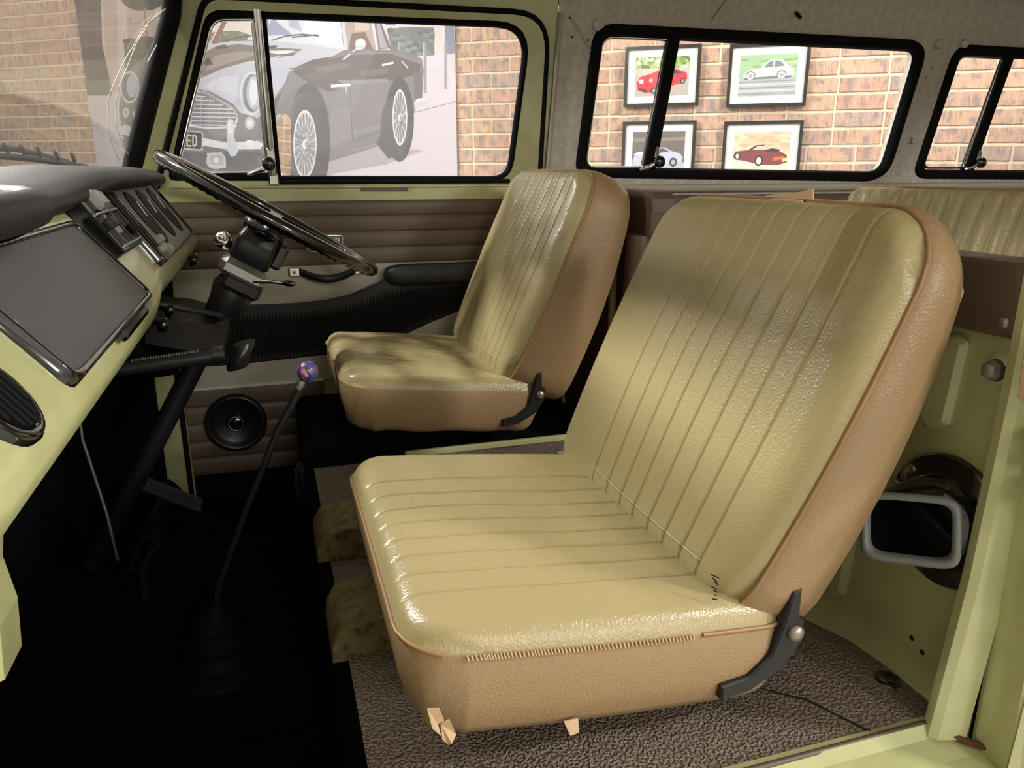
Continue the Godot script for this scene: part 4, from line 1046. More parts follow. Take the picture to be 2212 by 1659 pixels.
	_fl(im, [1275, 839, 1248, 750], 3, rgb(202, 204, 212))
	_fl(im, [1268, 847, 1257, 737], 3, rgb(109, 110, 118))
	_fl(im, [1278, 839, 1267, 727], 3, rgb(202, 204, 212))
	_fl(im, [1271, 842, 1277, 721], 3, rgb(109, 110, 118))
	_fl(im, [1281, 841, 1287, 719], 3, rgb(202, 204, 212))
	_fl(im, [1274, 839, 1296, 721], 3, rgb(109, 110, 118))
	_fl(im, [1283, 845, 1305, 728], 3, rgb(202, 204, 212))
	_fl(im, [1277, 838, 1313, 738], 3, rgb(109, 110, 118))
	_fl(im, [1284, 850, 1320, 752], 3, rgb(202, 204, 212))
	_fl(im, [1280, 840, 1325, 769], 3, rgb(109, 110, 118))
	_fl(im, [1284, 856, 1329, 788], 3, rgb(202, 204, 212))
	_fl(im, [1282, 843, 1332, 810], 3, rgb(109, 110, 118))
	_fl(im, [1283, 863, 1332, 833], 3, rgb(202, 204, 212))
	_fl(im, [1336, 858, 1332, 891, 1325, 922, 1316, 951, 1304, 975, 1291, 993, 1277, 1004, 1263, 1008, 1249, 1004, 1237, 993, 1227, 975, 1219, 950, 1214, 922, 1212, 890, 1213, 856, 1218, 823, 1225, 792, 1235, 764, 1247, 741, 1260, 724, 1274, 713, 1287, 710, 1301, 714, 1313, 725, 1323, 742, 1330, 766, 1335, 794, 1337, 825, 1336, 858], 5, rgb(201, 202, 210))
	_fp(im, [1288, 857, 1287, 862, 1286, 867, 1284, 871, 1282, 874, 1279, 877, 1276, 878, 1273, 879, 1271, 878, 1268, 877, 1266, 874, 1264, 870, 1263, 866, 1262, 862, 1262, 857, 1263, 852, 1264, 847, 1266, 843, 1269, 840, 1271, 837, 1274, 836, 1277, 835, 1280, 836, 1282, 838, 1285, 840, 1286, 844, 1288, 848, 1288, 852, 1288, 857], rgb(206, 207, 213))
	_fp(im, [1288, 857, 1288, 860, 1287, 863, 1286, 865, 1285, 867, 1284, 868, 1282, 869, 1281, 869, 1279, 869, 1278, 868, 1277, 867, 1276, 865, 1275, 862, 1275, 860, 1275, 857, 1276, 854, 1276, 852, 1277, 849, 1278, 847, 1280, 846, 1281, 845, 1283, 845, 1284, 845, 1285, 846, 1286, 847, 1287, 849, 1288, 852, 1288, 854, 1288, 857], rgb(139, 140, 149))
	_fp(im, [1813, 748, 1811, 774, 1807, 800, 1802, 822, 1795, 841, 1788, 856, 1780, 865, 1772, 868, 1764, 865, 1756, 855, 1750, 841, 1745, 822, 1742, 799, 1741, 773, 1741, 746, 1743, 720, 1747, 694, 1752, 672, 1759, 654, 1766, 640, 1774, 631, 1782, 628, 1790, 632, 1797, 641, 1803, 655, 1808, 674, 1811, 696, 1813, 721, 1813, 748], rgb(182, 185, 195))
	_fp(im, [1808, 748, 1807, 771, 1803, 794, 1799, 815, 1793, 832, 1787, 845, 1779, 853, 1772, 855, 1765, 853, 1759, 845, 1753, 831, 1749, 814, 1746, 793, 1745, 770, 1745, 746, 1747, 722, 1750, 700, 1755, 680, 1761, 663, 1767, 650, 1774, 643, 1781, 640, 1788, 643, 1795, 651, 1800, 664, 1804, 681, 1807, 701, 1809, 724, 1808, 748], rgb(139, 140, 149))
	_fl(im, [1782, 740, 1808, 748], 3, rgb(109, 110, 118))
	_fl(im, [1780, 756, 1807, 771], 3, rgb(202, 204, 212))
	_fl(im, [1782, 746, 1803, 794], 3, rgb(109, 110, 118))
	_fl(im, [1778, 760, 1799, 815], 3, rgb(202, 204, 212))
	_fl(im, [1781, 753, 1793, 832], 3, rgb(109, 110, 118))
	_fl(im, [1776, 761, 1787, 845], 3, rgb(202, 204, 212))
	_fl(im, [1780, 758, 1779, 853], 3, rgb(109, 110, 118))
	_fl(im, [1774, 760, 1772, 855], 3, rgb(202, 204, 212))
	_fl(im, [1778, 761, 1765, 853], 3, rgb(109, 110, 118))
	_fl(im, [1772, 755, 1759, 845], 3, rgb(202, 204, 212))
	_fl(im, [1775, 761, 1753, 831], 3, rgb(109, 110, 118))
	_fl(im, [1772, 749, 1749, 814], 3, rgb(202, 204, 212))
	_fl(im, [1773, 758, 1746, 793], 3, rgb(109, 110, 118))
	_fl(im, [1772, 743, 1745, 770], 3, rgb(202, 204, 212))
	_fl(im, [1772, 754, 1745, 746], 3, rgb(109, 110, 118))
	_fl(im, [1773, 737, 1747, 722], 3, rgb(202, 204, 212))
	_fl(im, [1772, 747, 1750, 700], 3, rgb(109, 110, 118))
	_fl(im, [1775, 734, 1755, 680], 3, rgb(202, 204, 212))
	_fl(im, [1772, 741, 1761, 663], 3, rgb(109, 110, 118))
	_fl(im, [1778, 733, 1767, 650], 3, rgb(202, 204, 212))
	_fl(im, [1774, 736, 1774, 643], 3, rgb(109, 110, 118))
	_fl(im, [1780, 734, 1781, 640], 3, rgb(202, 204, 212))
	_fl(im, [1776, 733, 1788, 643], 3, rgb(109, 110, 118))
	_fl(im, [1781, 739, 1795, 651], 3, rgb(202, 204, 212))
	_fl(im, [1778, 733, 1800, 664], 3, rgb(109, 110, 118))
	_fl(im, [1782, 744, 1804, 681], 3, rgb(202, 204, 212))
	_fl(im, [1780, 735, 1807, 701], 3, rgb(109, 110, 118))
	_fl(im, [1782, 751, 1809, 724], 3, rgb(202, 204, 212))
	_fl(im, [1811, 748, 1809, 773, 1806, 797, 1801, 819, 1795, 838, 1787, 851, 1780, 860, 1772, 863, 1764, 860, 1757, 851, 1751, 837, 1747, 819, 1743, 796, 1742, 772, 1742, 746, 1744, 721, 1748, 697, 1753, 675, 1759, 657, 1766, 644, 1774, 636, 1782, 633, 1789, 636, 1796, 645, 1802, 658, 1807, 676, 1810, 698, 1811, 722, 1811, 748], 5, rgb(201, 202, 210))
	_fp(im, [1784, 747, 1784, 751, 1783, 754, 1782, 757, 1781, 760, 1779, 762, 1778, 763, 1776, 764, 1775, 763, 1773, 762, 1772, 760, 1771, 757, 1770, 754, 1770, 751, 1770, 747, 1770, 743, 1771, 740, 1772, 736, 1773, 734, 1774, 732, 1776, 731, 1778, 730, 1779, 731, 1781, 732, 1782, 734, 1783, 737, 1784, 740, 1784, 743, 1784, 747], rgb(206, 207, 213))
	_fp(im, [1784, 747, 1784, 749, 1784, 751, 1783, 753, 1782, 755, 1782, 756, 1781, 756, 1780, 757, 1779, 756, 1779, 756, 1778, 754, 1777, 753, 1777, 751, 1777, 749, 1777, 747, 1777, 745, 1777, 743, 1778, 741, 1779, 739, 1779, 738, 1780, 738, 1781, 737, 1782, 738, 1782, 738, 1783, 740, 1784, 741, 1784, 743, 1784, 745, 1784, 747], rgb(139, 140, 149))
	_fp(im, [599, 671, 638, 612, 676, 601, 740, 615, 826, 654, 892, 693, 909, 733, 888, 774, 730, 776, 576, 759], rgb(112, 110, 118))
	_fl(im, [637, 624, 733, 631], 5, rgb(187, 188, 198))
	_fl(im, [628, 643, 783, 651], 5, rgb(187, 188, 198))
	_fl(im, [619, 662, 833, 672], 5, rgb(187, 188, 198))
	_fl(im, [610, 681, 883, 692], 5, rgb(187, 188, 198))
	_fl(im, [601, 700, 907, 711], 5, rgb(187, 188, 198))
	_fl(im, [592, 719, 905, 730], 5, rgb(187, 188, 198))
	_fl(im, [583, 738, 903, 749], 5, rgb(187, 188, 198))
	_fl(im, [578, 757, 901, 768], 5, rgb(187, 188, 198))
	_fl(im, [659, 613, 625, 766], 3, rgb(174, 175, 187))
	_fl(im, [710, 630, 684, 767], 3, rgb(174, 175, 187))
	_fl(im, [761, 647, 741, 768], 3, rgb(174, 175, 187))
	_fl(im, [811, 664, 798, 769], 3, rgb(174, 175, 187))
	_fl(im, [861, 681, 855, 770], 3, rgb(174, 175, 187))
	_fl(im, [599, 671, 638, 612, 676, 601, 740, 615, 826, 654, 892, 693, 909, 733, 888, 774, 730, 776, 576, 759, 599, 671], 9, rgb(188, 189, 199))
	_fl(im, [638, 612, 676, 601, 740, 615, 826, 654, 892, 693, 909, 733], 3, rgb(93, 92, 98))
	_fp(im, [562, 645, 655, 614, 608, 763, 539, 776], rgb(124, 123, 129))
	_fl(im, [582, 625, 654, 624], 4, rgb(178, 178, 188))
	_fl(im, [580, 643, 651, 641], 4, rgb(178, 178, 188))
	_fl(im, [577, 660, 649, 659], 4, rgb(178, 178, 188))
	_fl(im, [575, 678, 646, 676], 4, rgb(178, 178, 188))
	_fl(im, [572, 696, 644, 694], 4, rgb(178, 178, 188))
	_fl(im, [570, 714, 642, 712], 4, rgb(178, 178, 188))
	_fl(im, [567, 732, 639, 730], 4, rgb(178, 178, 188))
	_fl(im, [565, 750, 637, 747], 4, rgb(178, 178, 188))
	_fp(im, [1068, 627, 1064, 648, 1057, 668, 1048, 686, 1036, 700, 1022, 712, 1007, 718, 992, 721, 978, 718, 964, 710, 953, 699, 944, 683, 938, 665, 935, 644, 936, 623, 940, 602, 947, 582, 957, 564, 969, 550, 983, 539, 998, 532, 1013, 531, 1027, 533, 1040, 541, 1051, 552, 1060, 568, 1066, 586, 1069, 606, 1068, 627], rgb(181, 183, 195))
	_fp(im, [1060, 624, 1056, 643, 1051, 660, 1042, 676, 1033, 690, 1021, 699, 1009, 705, 997, 707, 985, 705, 974, 698, 964, 688, 957, 674, 952, 658, 950, 640, 951, 621, 955, 602, 961, 585, 969, 569, 979, 556, 990, 546, 1002, 541, 1015, 539, 1026, 542, 1037, 548, 1046, 558, 1053, 572, 1058, 588, 1060, 606, 1060, 624], rgb(121, 123, 132))
	_fp(im, [1058, 624, 1055, 641, 1050, 656, 1044, 671, 1036, 682, 1027, 691, 1017, 697, 1007, 698, 998, 696, 990, 690, 982, 681, 977, 669, 973, 654, 972, 638, 973, 622, 975, 605, 980, 589, 987, 575, 995, 564, 1004, 555, 1014, 550, 1023, 548, 1032, 551, 1041, 556, 1048, 565, 1053, 577, 1057, 592, 1058, 607, 1058, 624], rgb(167, 171, 184))
	_fp(im, [1005, 558, 1042, 574, 1024, 665, 996, 688, 987, 634], rgb(199, 202, 210))
	_fl(im, [1066, 627, 1062, 647, 1056, 667, 1046, 685, 1035, 699, 1021, 710, 1007, 717, 992, 719, 978, 716, 965, 709, 954, 697, 946, 682, 940, 664, 937, 644, 938, 623, 942, 602, 949, 583, 959, 565, 970, 551, 984, 540, 998, 534, 1012, 532, 1026, 535, 1039, 542, 1050, 554, 1058, 569, 1064, 586, 1067, 606, 1066, 627], 6, rgb(195, 196, 206))
	_fp(im, [1004, 758, 1003, 765, 1000, 771, 996, 777, 991, 781, 986, 785, 979, 787, 973, 788, 967, 787, 962, 784, 957, 781, 953, 776, 950, 770, 949, 764, 949, 757, 950, 751, 953, 744, 957, 739, 962, 734, 967, 731, 973, 729, 980, 728, 986, 729, 991, 731, 996, 735, 1000, 740, 1003, 745, 1004, 752, 1004, 758], rgb(174, 174, 182))
	_fp(im, [992, 758, 991, 762, 990, 765, 988, 769, 985, 771, 982, 773, 978, 775, 975, 775, 971, 775, 968, 773, 965, 771, 963, 768, 961, 765, 961, 761, 961, 757, 962, 754, 963, 750, 965, 747, 968, 744, 971, 742, 975, 741, 978, 741, 982, 741, 985, 742, 988, 744, 990, 747, 991, 751, 992, 754, 992, 758], rgb(202, 202, 209))
	_fp(im, [338, 575, 334, 592, 327, 607, 317, 621, 306, 633, 293, 642, 280, 647, 266, 648, 253, 646, 241, 640, 231, 631, 224, 619, 219, 604, 218, 588, 219, 572, 223, 555, 230, 540, 240, 526, 251, 514, 264, 506, 278, 501, 291, 500, 304, 502, 315, 508, 325, 517, 332, 529, 337, 543, 339, 559, 338, 575], rgb(174, 177, 185))
	_fp(im, [329, 575, 325, 589, 319, 603, 311, 615, 301, 625, 291, 633, 279, 637, 268, 639, 257, 637, 247, 632, 239, 624, 232, 613, 228, 600, 227, 587, 228, 572, 232, 558, 238, 544, 246, 532, 256, 522, 267, 515, 278, 510, 289, 509, 300, 511, 310, 516, 318, 524, 324, 535, 328, 547, 330, 561, 329, 575], rgb(96, 98, 106))
	_fp(im, [330, 570, 327, 582, 323, 593, 317, 604, 310, 612, 302, 619, 294, 623, 286, 624, 278, 622, 272, 618, 266, 611, 262, 602, 259, 592, 259, 580, 260, 567, 263, 555, 268, 544, 273, 533, 281, 525, 288, 519, 296, 515, 304, 514, 312, 516, 319, 520, 324, 527, 328, 535, 331, 546, 331, 557, 330, 570], rgb(159, 163, 174))
	_fl(im, [336, 575, 332, 592, 325, 607, 316, 621, 305, 632, 293, 640, 280, 646, 266, 647, 254, 645, 242, 639, 233, 630, 226, 618, 221, 604, 219, 588, 221, 572, 225, 556, 232, 540, 241, 527, 252, 516, 265, 507, 278, 502, 291, 501, 303, 503, 314, 509, 324, 518, 331, 530, 335, 544, 337, 559, 336, 575], 6, rgb(182, 184, 192))
	_fp(im, [253, 693, 252, 698, 249, 703, 246, 708, 243, 712, 239, 714, 234, 716, 230, 717, 226, 716, 222, 714, 219, 711, 217, 707, 215, 703, 215, 698, 215, 692, 217, 687, 219, 682, 222, 677, 226, 674, 230, 671, 234, 669, 238, 669, 242, 670, 246, 671, 249, 674, 251, 678, 253, 683, 253, 688, 253, 693], rgb(182, 181, 185))
	_fp(im, [244, 693, 243, 696, 242, 698, 240, 701, 238, 703, 236, 704, 234, 705, 232, 705, 230, 705, 228, 704, 227, 703, 225, 700, 225, 698, 224, 695, 225, 693, 225, 690, 227, 687, 228, 685, 230, 683, 232, 681, 234, 680, 236, 680, 238, 680, 240, 681, 242, 683, 243, 685, 244, 687, 244, 690, 244, 693], rgb(139, 139, 145))
	_fp(im, [308, 708, 306, 714, 304, 719, 302, 723, 298, 727, 295, 730, 291, 731, 287, 732, 283, 731, 280, 729, 277, 727, 275, 723, 274, 718, 274, 713, 274, 708, 275, 702, 277, 697, 280, 693, 284, 689, 287, 686, 291, 685, 295, 684, 299, 685, 302, 687, 304, 690, 307, 693, 308, 698, 308, 703, 308, 708], rgb(182, 181, 185))
	_fp(im, [176, 770, 213, 749, 268, 764, 339, 787, 323, 829, 230, 819, 177, 802], rgb(182, 184, 192))
	_fp(im, [181, 799, 260, 811, 324, 822, 312, 840, 210, 824], rgb(115, 114, 120))
	_fp(im, [243, 812, 568, 816, 693, 822, 834, 845, 1014, 839, 1042, 855, 1025, 877, 830, 877, 688, 858, 236, 854], rgb(196, 197, 207))
	_fp(im, [688, 858, 830, 877, 1025, 877, 1018, 893, 808, 891, 560, 872, 453, 871], rgb(107, 106, 112))
	_fp(im, [232, 879, 1028, 893, 1117, 989, 1047, 1103, 193, 1113], rgb(93, 92, 97))
	_fp(im, [370, 990, 674, 965, 857, 989, 875, 1014, 538, 1032], rgb(118, 117, 124))
	_fp(im, [842, 755, 857, 734, 882, 740, 887, 788, 878, 812, 896, 884, 877, 908, 850, 911, 828, 875, 839, 819], rgb(182, 184, 198))
	_fp(im, [852, 756, 868, 743, 866, 796, 851, 803], rgb(206, 206, 213))
	_fp(im, [991, 851, 990, 855, 988, 859, 984, 862, 980, 865, 975, 867, 969, 868, 964, 868, 958, 868, 953, 867, 948, 864, 944, 862, 941, 858, 940, 855, 940, 851, 941, 847, 943, 843, 946, 840, 951, 837, 956, 835, 962, 834, 967, 833, 973, 834, 978, 835, 983, 837, 987, 840, 989, 844, 991, 847, 991, 851], rgb(206, 206, 212))
	_fp(im, [817, 931, 815, 940, 809, 948, 801, 956, 791, 962, 779, 967, 766, 970, 753, 971, 739, 970, 727, 967, 716, 962, 708, 956, 701, 948, 698, 939, 698, 930, 700, 921, 706, 912, 714, 905, 724, 898, 736, 893, 749, 890, 763, 890, 776, 891, 788, 894, 799, 899, 807, 905, 814, 913, 817, 921, 817, 931], rgb(170, 168, 174))
	_fp(im, [707, 892, 798, 890, 817, 913, 816, 961, 796, 968, 715, 958], rgb(181, 178, 181))
	_fp(im, [722, 903, 790, 899, 807, 917, 800, 953, 729, 948], rgb(160, 156, 160))
	_fp(im, [779, 928, 778, 931, 776, 934, 774, 937, 770, 939, 767, 941, 763, 942, 758, 943, 754, 942, 750, 941, 747, 939, 745, 937, 743, 934, 742, 931, 742, 928, 742, 925, 744, 921, 747, 919, 750, 916, 754, 915, 758, 914, 762, 913, 766, 914, 770, 915, 773, 916, 776, 919, 778, 922, 779, 925, 779, 928], rgb(198, 195, 196))
	_fp(im, [497, 778, 686, 792, 699, 802, 685, 876, 674, 882, 484, 868], rgb(182, 184, 190))
	_fp(im, [500, 783, 682, 796, 690, 804, 679, 871, 669, 875, 489, 861], rgb(67, 67, 71))
	_fl(im, [625, 809, 600, 807, 593, 857, 618, 859], 8, rgb(198, 187, 182))
	_fl(im, [597, 832, 616, 833], 8, rgb(198, 187, 182))
	_fl(im, [635, 810, 629, 859, 641, 858, 651, 850, 655, 820, 648, 811, 635, 810], 8, rgb(198, 187, 182))
	_fl(im, [560, 808, 554, 853], 8, rgb(198, 187, 182))
	_fl(im, [580, 833, 587, 833], 8, rgb(198, 187, 182))

# ---------------------------------------------------------------- van body
const ZW := -2.1
func fs(v: Vector2, off: float) -> Vector3:      # driver's side wall
	return Vector3(v.x, v.y, ZW + 0.22 * max(0.0, v.y - 0.97) + off)

func fn(v: Vector2, off: float) -> Vector3:      # passenger's side wall
	return Vector3(v.x, v.y, -0.50 - 0.22 * max(0.0, v.y - 0.97) - off)

func pv(a: Array) -> PackedVector2Array:
	var o := PackedVector2Array()
	for p in a: o.append(Vector2(p[0], p[1]))
	return o

var door_line := [[-0.252, 0.10, 0.03], [-0.252, 0.945, 0.02], [-0.090, 1.378, 0.055], [0.738, 1.385, 0.10], [0.747, 0.95, 0.02], [0.747, 0.10, 0.03]]
var glass_line := [[-0.217, 0.972, 0.015], [-0.086, 1.346, 0.05], [0.69, 1.358, 0.085], [0.66, 0.968, 0.06]]
var side_glass := [[0.855, 0.985, 0.04], [0.868, 1.356, 0.05], [1.935, 1.362, 0.06], [1.925, 0.970, 0.07]]
var tail_glass := [[2.045, 0.978, 0.04], [2.058, 1.357, 0.05], [3.10, 1.36, 0.06], [3.09, 0.970, 0.07]]

func build_van_shell() -> void:
	var prof := [Vector2(-2.012, 1.37), Vector2(-2.0, 1.42), Vector2(-1.965, 1.48), Vector2(-1.90, 1.535), Vector2(-1.78, 1.575), Vector2(-1.3, 1.60), Vector2(-0.82, 1.575), Vector2(-0.70, 1.535), Vector2(-0.635, 1.48), Vector2(-0.60, 1.42), Vector2(-0.588, 1.37)]
	var s := mb()
	for k in prof.size() - 1:
		var p: Vector2 = prof[k]
		var q: Vector2 = prof[k + 1]
		for seg in [[0.757, 4.0]]:
			quad(s, Vector3(seg[0], p.y, p.x), Vector3(seg[1], p.y, p.x), Vector3(seg[1], q.y, q.x), Vector3(seg[0], q.y, q.x), 1)
			quad(s, Vector3(seg[0], q.y + 0.03, q.x), Vector3(seg[1], q.y + 0.03, q.x), Vector3(seg[1], p.y + 0.03, p.x), Vector3(seg[0], p.y + 0.03, p.x), 2)
	struct("ceiling_liner", s, M.liner, "beige grey vinyl headlining curving over the rear of the van")
	s = mb()
	for k in range(0, prof.size() - 1):
		var p: Vector2 = prof[k]
		var q: Vector2 = prof[k + 1]
		if k == 0 or k == prof.size() - 2: continue
		quad(s, Vector3(-0.17, p.y, p.x), Vector3(0.757, p.y, p.x), Vector3(0.757, q.y, q.x), Vector3(-0.17, q.y, q.x), 1)
		quad(s, Vector3(-0.17, q.y + 0.04, q.x), Vector3(0.757, q.y + 0.04, q.x), Vector3(0.757, p.y + 0.04, p.x), Vector3(-0.17, p.y + 0.04, p.x), 2)
	box(s, Vector3(-0.15, 1.5, -1.3), Vector3(0.05, 0.2, 1.36), Basis.IDENTITY, 0.01)
	struct("ceiling_cab", s, M.paint, "painted roof over the cab")
	# driver's side: painted surround of the door
	s = mb()
	holed(s, pv([[-0.55, 0.06], [-0.55, 0.95], [-0.288, 1.0], [-0.166, 1.36], [-0.135, 1.43], [0.757, 1.43], [0.757, 0.06]]), rpoly(door_line), fs, -0.05, -0.004)
	struct("wall_driver", s, M.paint, "yellow green painted body around the driver's door")
	# driver's side behind the cab: lined panels with two window openings
	var w := setting("wall_driver_rear", "beige lined body side behind the driver's door with long windows", Vector3(2.0, 0.1, -2.1))
	s = mb()
	holed(s, pv([[0.757, 0.90], [2.0, 0.90], [2.0, 1.385], [0.757, 1.385]]), rpoly(side_glass), fs, -0.05, 0.0)
	holed(s, pv([[2.0, 0.90], [4.0, 0.90], [4.0, 1.385], [2.0, 1.385]]), rpoly(tail_glass), fs, -0.05, 0.0)
	obj("lining", s, M.liner, w, "beige grey vinyl lining")
	s = mb()
	tube(s, [fs(Vector2(0.762, 0.95), 0.0), fs(Vector2(0.764, 1.2), 0.0), fs(Vector2(0.764, 1.385), 0.0)], 0.007, 8)
	obj("edge_trim", s, M.beige, w)
	s = mb()
	tube(s, [fs(Vector2(0.775, 0.945), 0.012), fs(Vector2(2.4, 0.945), 0.012), fs(Vector2(4.0, 0.945), 0.012)], 0.012, 10)
	obj("sill_roll", s, M.beige, w)
	pleats(w, "trim_panel", M.brown_dark, 0.765, 4.0, [0.925, 0.885, 0.845, 0.805, 0.76, 0.66, 0.5, 0.25], 0.012)
	# passenger's side (mostly beside and behind the viewer)
	s = mb()
	holed(s, pv([[2.0, 0.90], [4.0, 0.90], [4.0, 1.385], [2.0, 1.385]]), rpoly(tail_glass), fn, -0.05, 0.0)
	box(s, Vector3(3.0, 0.5, -0.47), Vector3(2.0, 0.8, 0.05), Basis.IDENTITY, 0)
	struct("wall_passenger", s, M.liner, "lined body side behind the open sliding door")
	s = mb()
	box(s, Vector3(4.02, 0.48, -1.3), Vector3(0.05, 0.96, 1.65), Basis.IDENTITY, 0)
	box(s, Vector3(4.02, 1.5, -1.3), Vector3(0.05, 0.2, 1.4), Basis.IDENTITY, 0)
	struct("wall_tail", s, M.liner, "tail of the van with its window opening")
	s = mb()
	box(s, Vector3(-0.52, 0.5, -1.3), Vector3(0.06, 0.98, 1.62), Basis.IDENTITY, 0.01)
	box(s, Vector3(-0.42, 0.34, -2.07), Vector3(0.24, 0.62, 0.05), Basis.IDENTITY, 0.01)
	struct("wall_front", s, M.felt, "dark inner front panel below the dashboard")
	# the open passenger door, swung forward beside the viewer
	var dd := Vector3(-0.22, 0, 0.975)
	var fo := func(v: Vector2, o: float) -> Vector3: return Vector3(-0.27, v.y, -0.47) + dd * (v.x + 0.25) + Vector3(0.975, 0, 0.22) * o
	var d2 := setting("door_2", "open passenger door swung forward, outside the picture", Vector3(-0.3, 0.1, -0.2))
	s = mb()
	holed(s, rpoly(door_line), rpoly(glass_line), fo, -0.04, 0.0)
	obj("door_leaf", s, M.paint, d2)
	s = mb()
	prism(s, rpoly([[-0.23, 0.2, 0.02], [0.73, 0.2, 0.02], [0.73, 0.92, 0.02], [-0.23, 0.92, 0.02]]), fo, 0.0, 0.02, 0.004)
	obj("trim_panel", s, M.brown, d2)
	# near front pillar, roof rail over the open passenger doorway
	s = mb()
	tube(s, [Vector3(-0.30, 0.95, -0.53), Vector3(-0.245, 1.15, -0.55), Vector3(-0.18, 1.38, -0.585), Vector3(-0.10, 1.43, -0.60), Vector3(0.3, 1.44, -0.60), Vector3(0.76, 1.44, -0.60)], 0.034, 12)
	struct("trim_doorway", s, M.paint, "painted pillar and rail around the open passenger doorway")

# vinyl pleats running along the side
func pleats(parent: Node3D, called: String, m: Material, x0: float, x1: float, ys: Array, off: float, label := "") -> MeshInstance3D:
	var s := mb()
	var rows := []
	for i in ys.size() - 1:
		var n := 6
		for k in n + 1:
			var t := float(k) / n
			if i > 0 and k == 0: continue
			var y: float = lerp(float(ys[i]), float(ys[i + 1]), t)
			var d: float = off + 0.006 * pow(sin(PI * t), 0.35) if t > 0 and t < 1 else off
			if k == n and i < ys.size() - 2:
				rows.append([fs(Vector2(x0, y + 0.0012), d + 0.004), fs(Vector2(x1, y + 0.0012), d + 0.004)])
			rows.append([fs(Vector2(x0, y), d), fs(Vector2(x1, y), d)])
	sheet(s, rows, 1)
	var a: float = ys[0]
	var b: float = ys[ys.size() - 1]
	quad(s, fs(Vector2(x0, a), 0), fs(Vector2(x1, a), 0), fs(Vector2(x1, a), off), fs(Vector2(x0, a), off))
	quad(s, fs(Vector2(x0, b), off), fs(Vector2(x1, b), off), fs(Vector2(x1, b), 0), fs(Vector2(x0, b), 0))
	quad(s, fs(Vector2(x0, a), 0), fs(Vector2(x0, a), off), fs(Vector2(x0, b), off), fs(Vector2(x0, b), 0))
	quad(s, fs(Vector2(x1, a), off), fs(Vector2(x1, a), 0), fs(Vector2(x1, b), 0), fs(Vector2(x1, b), off))
	return obj(called, s, m, parent, label)

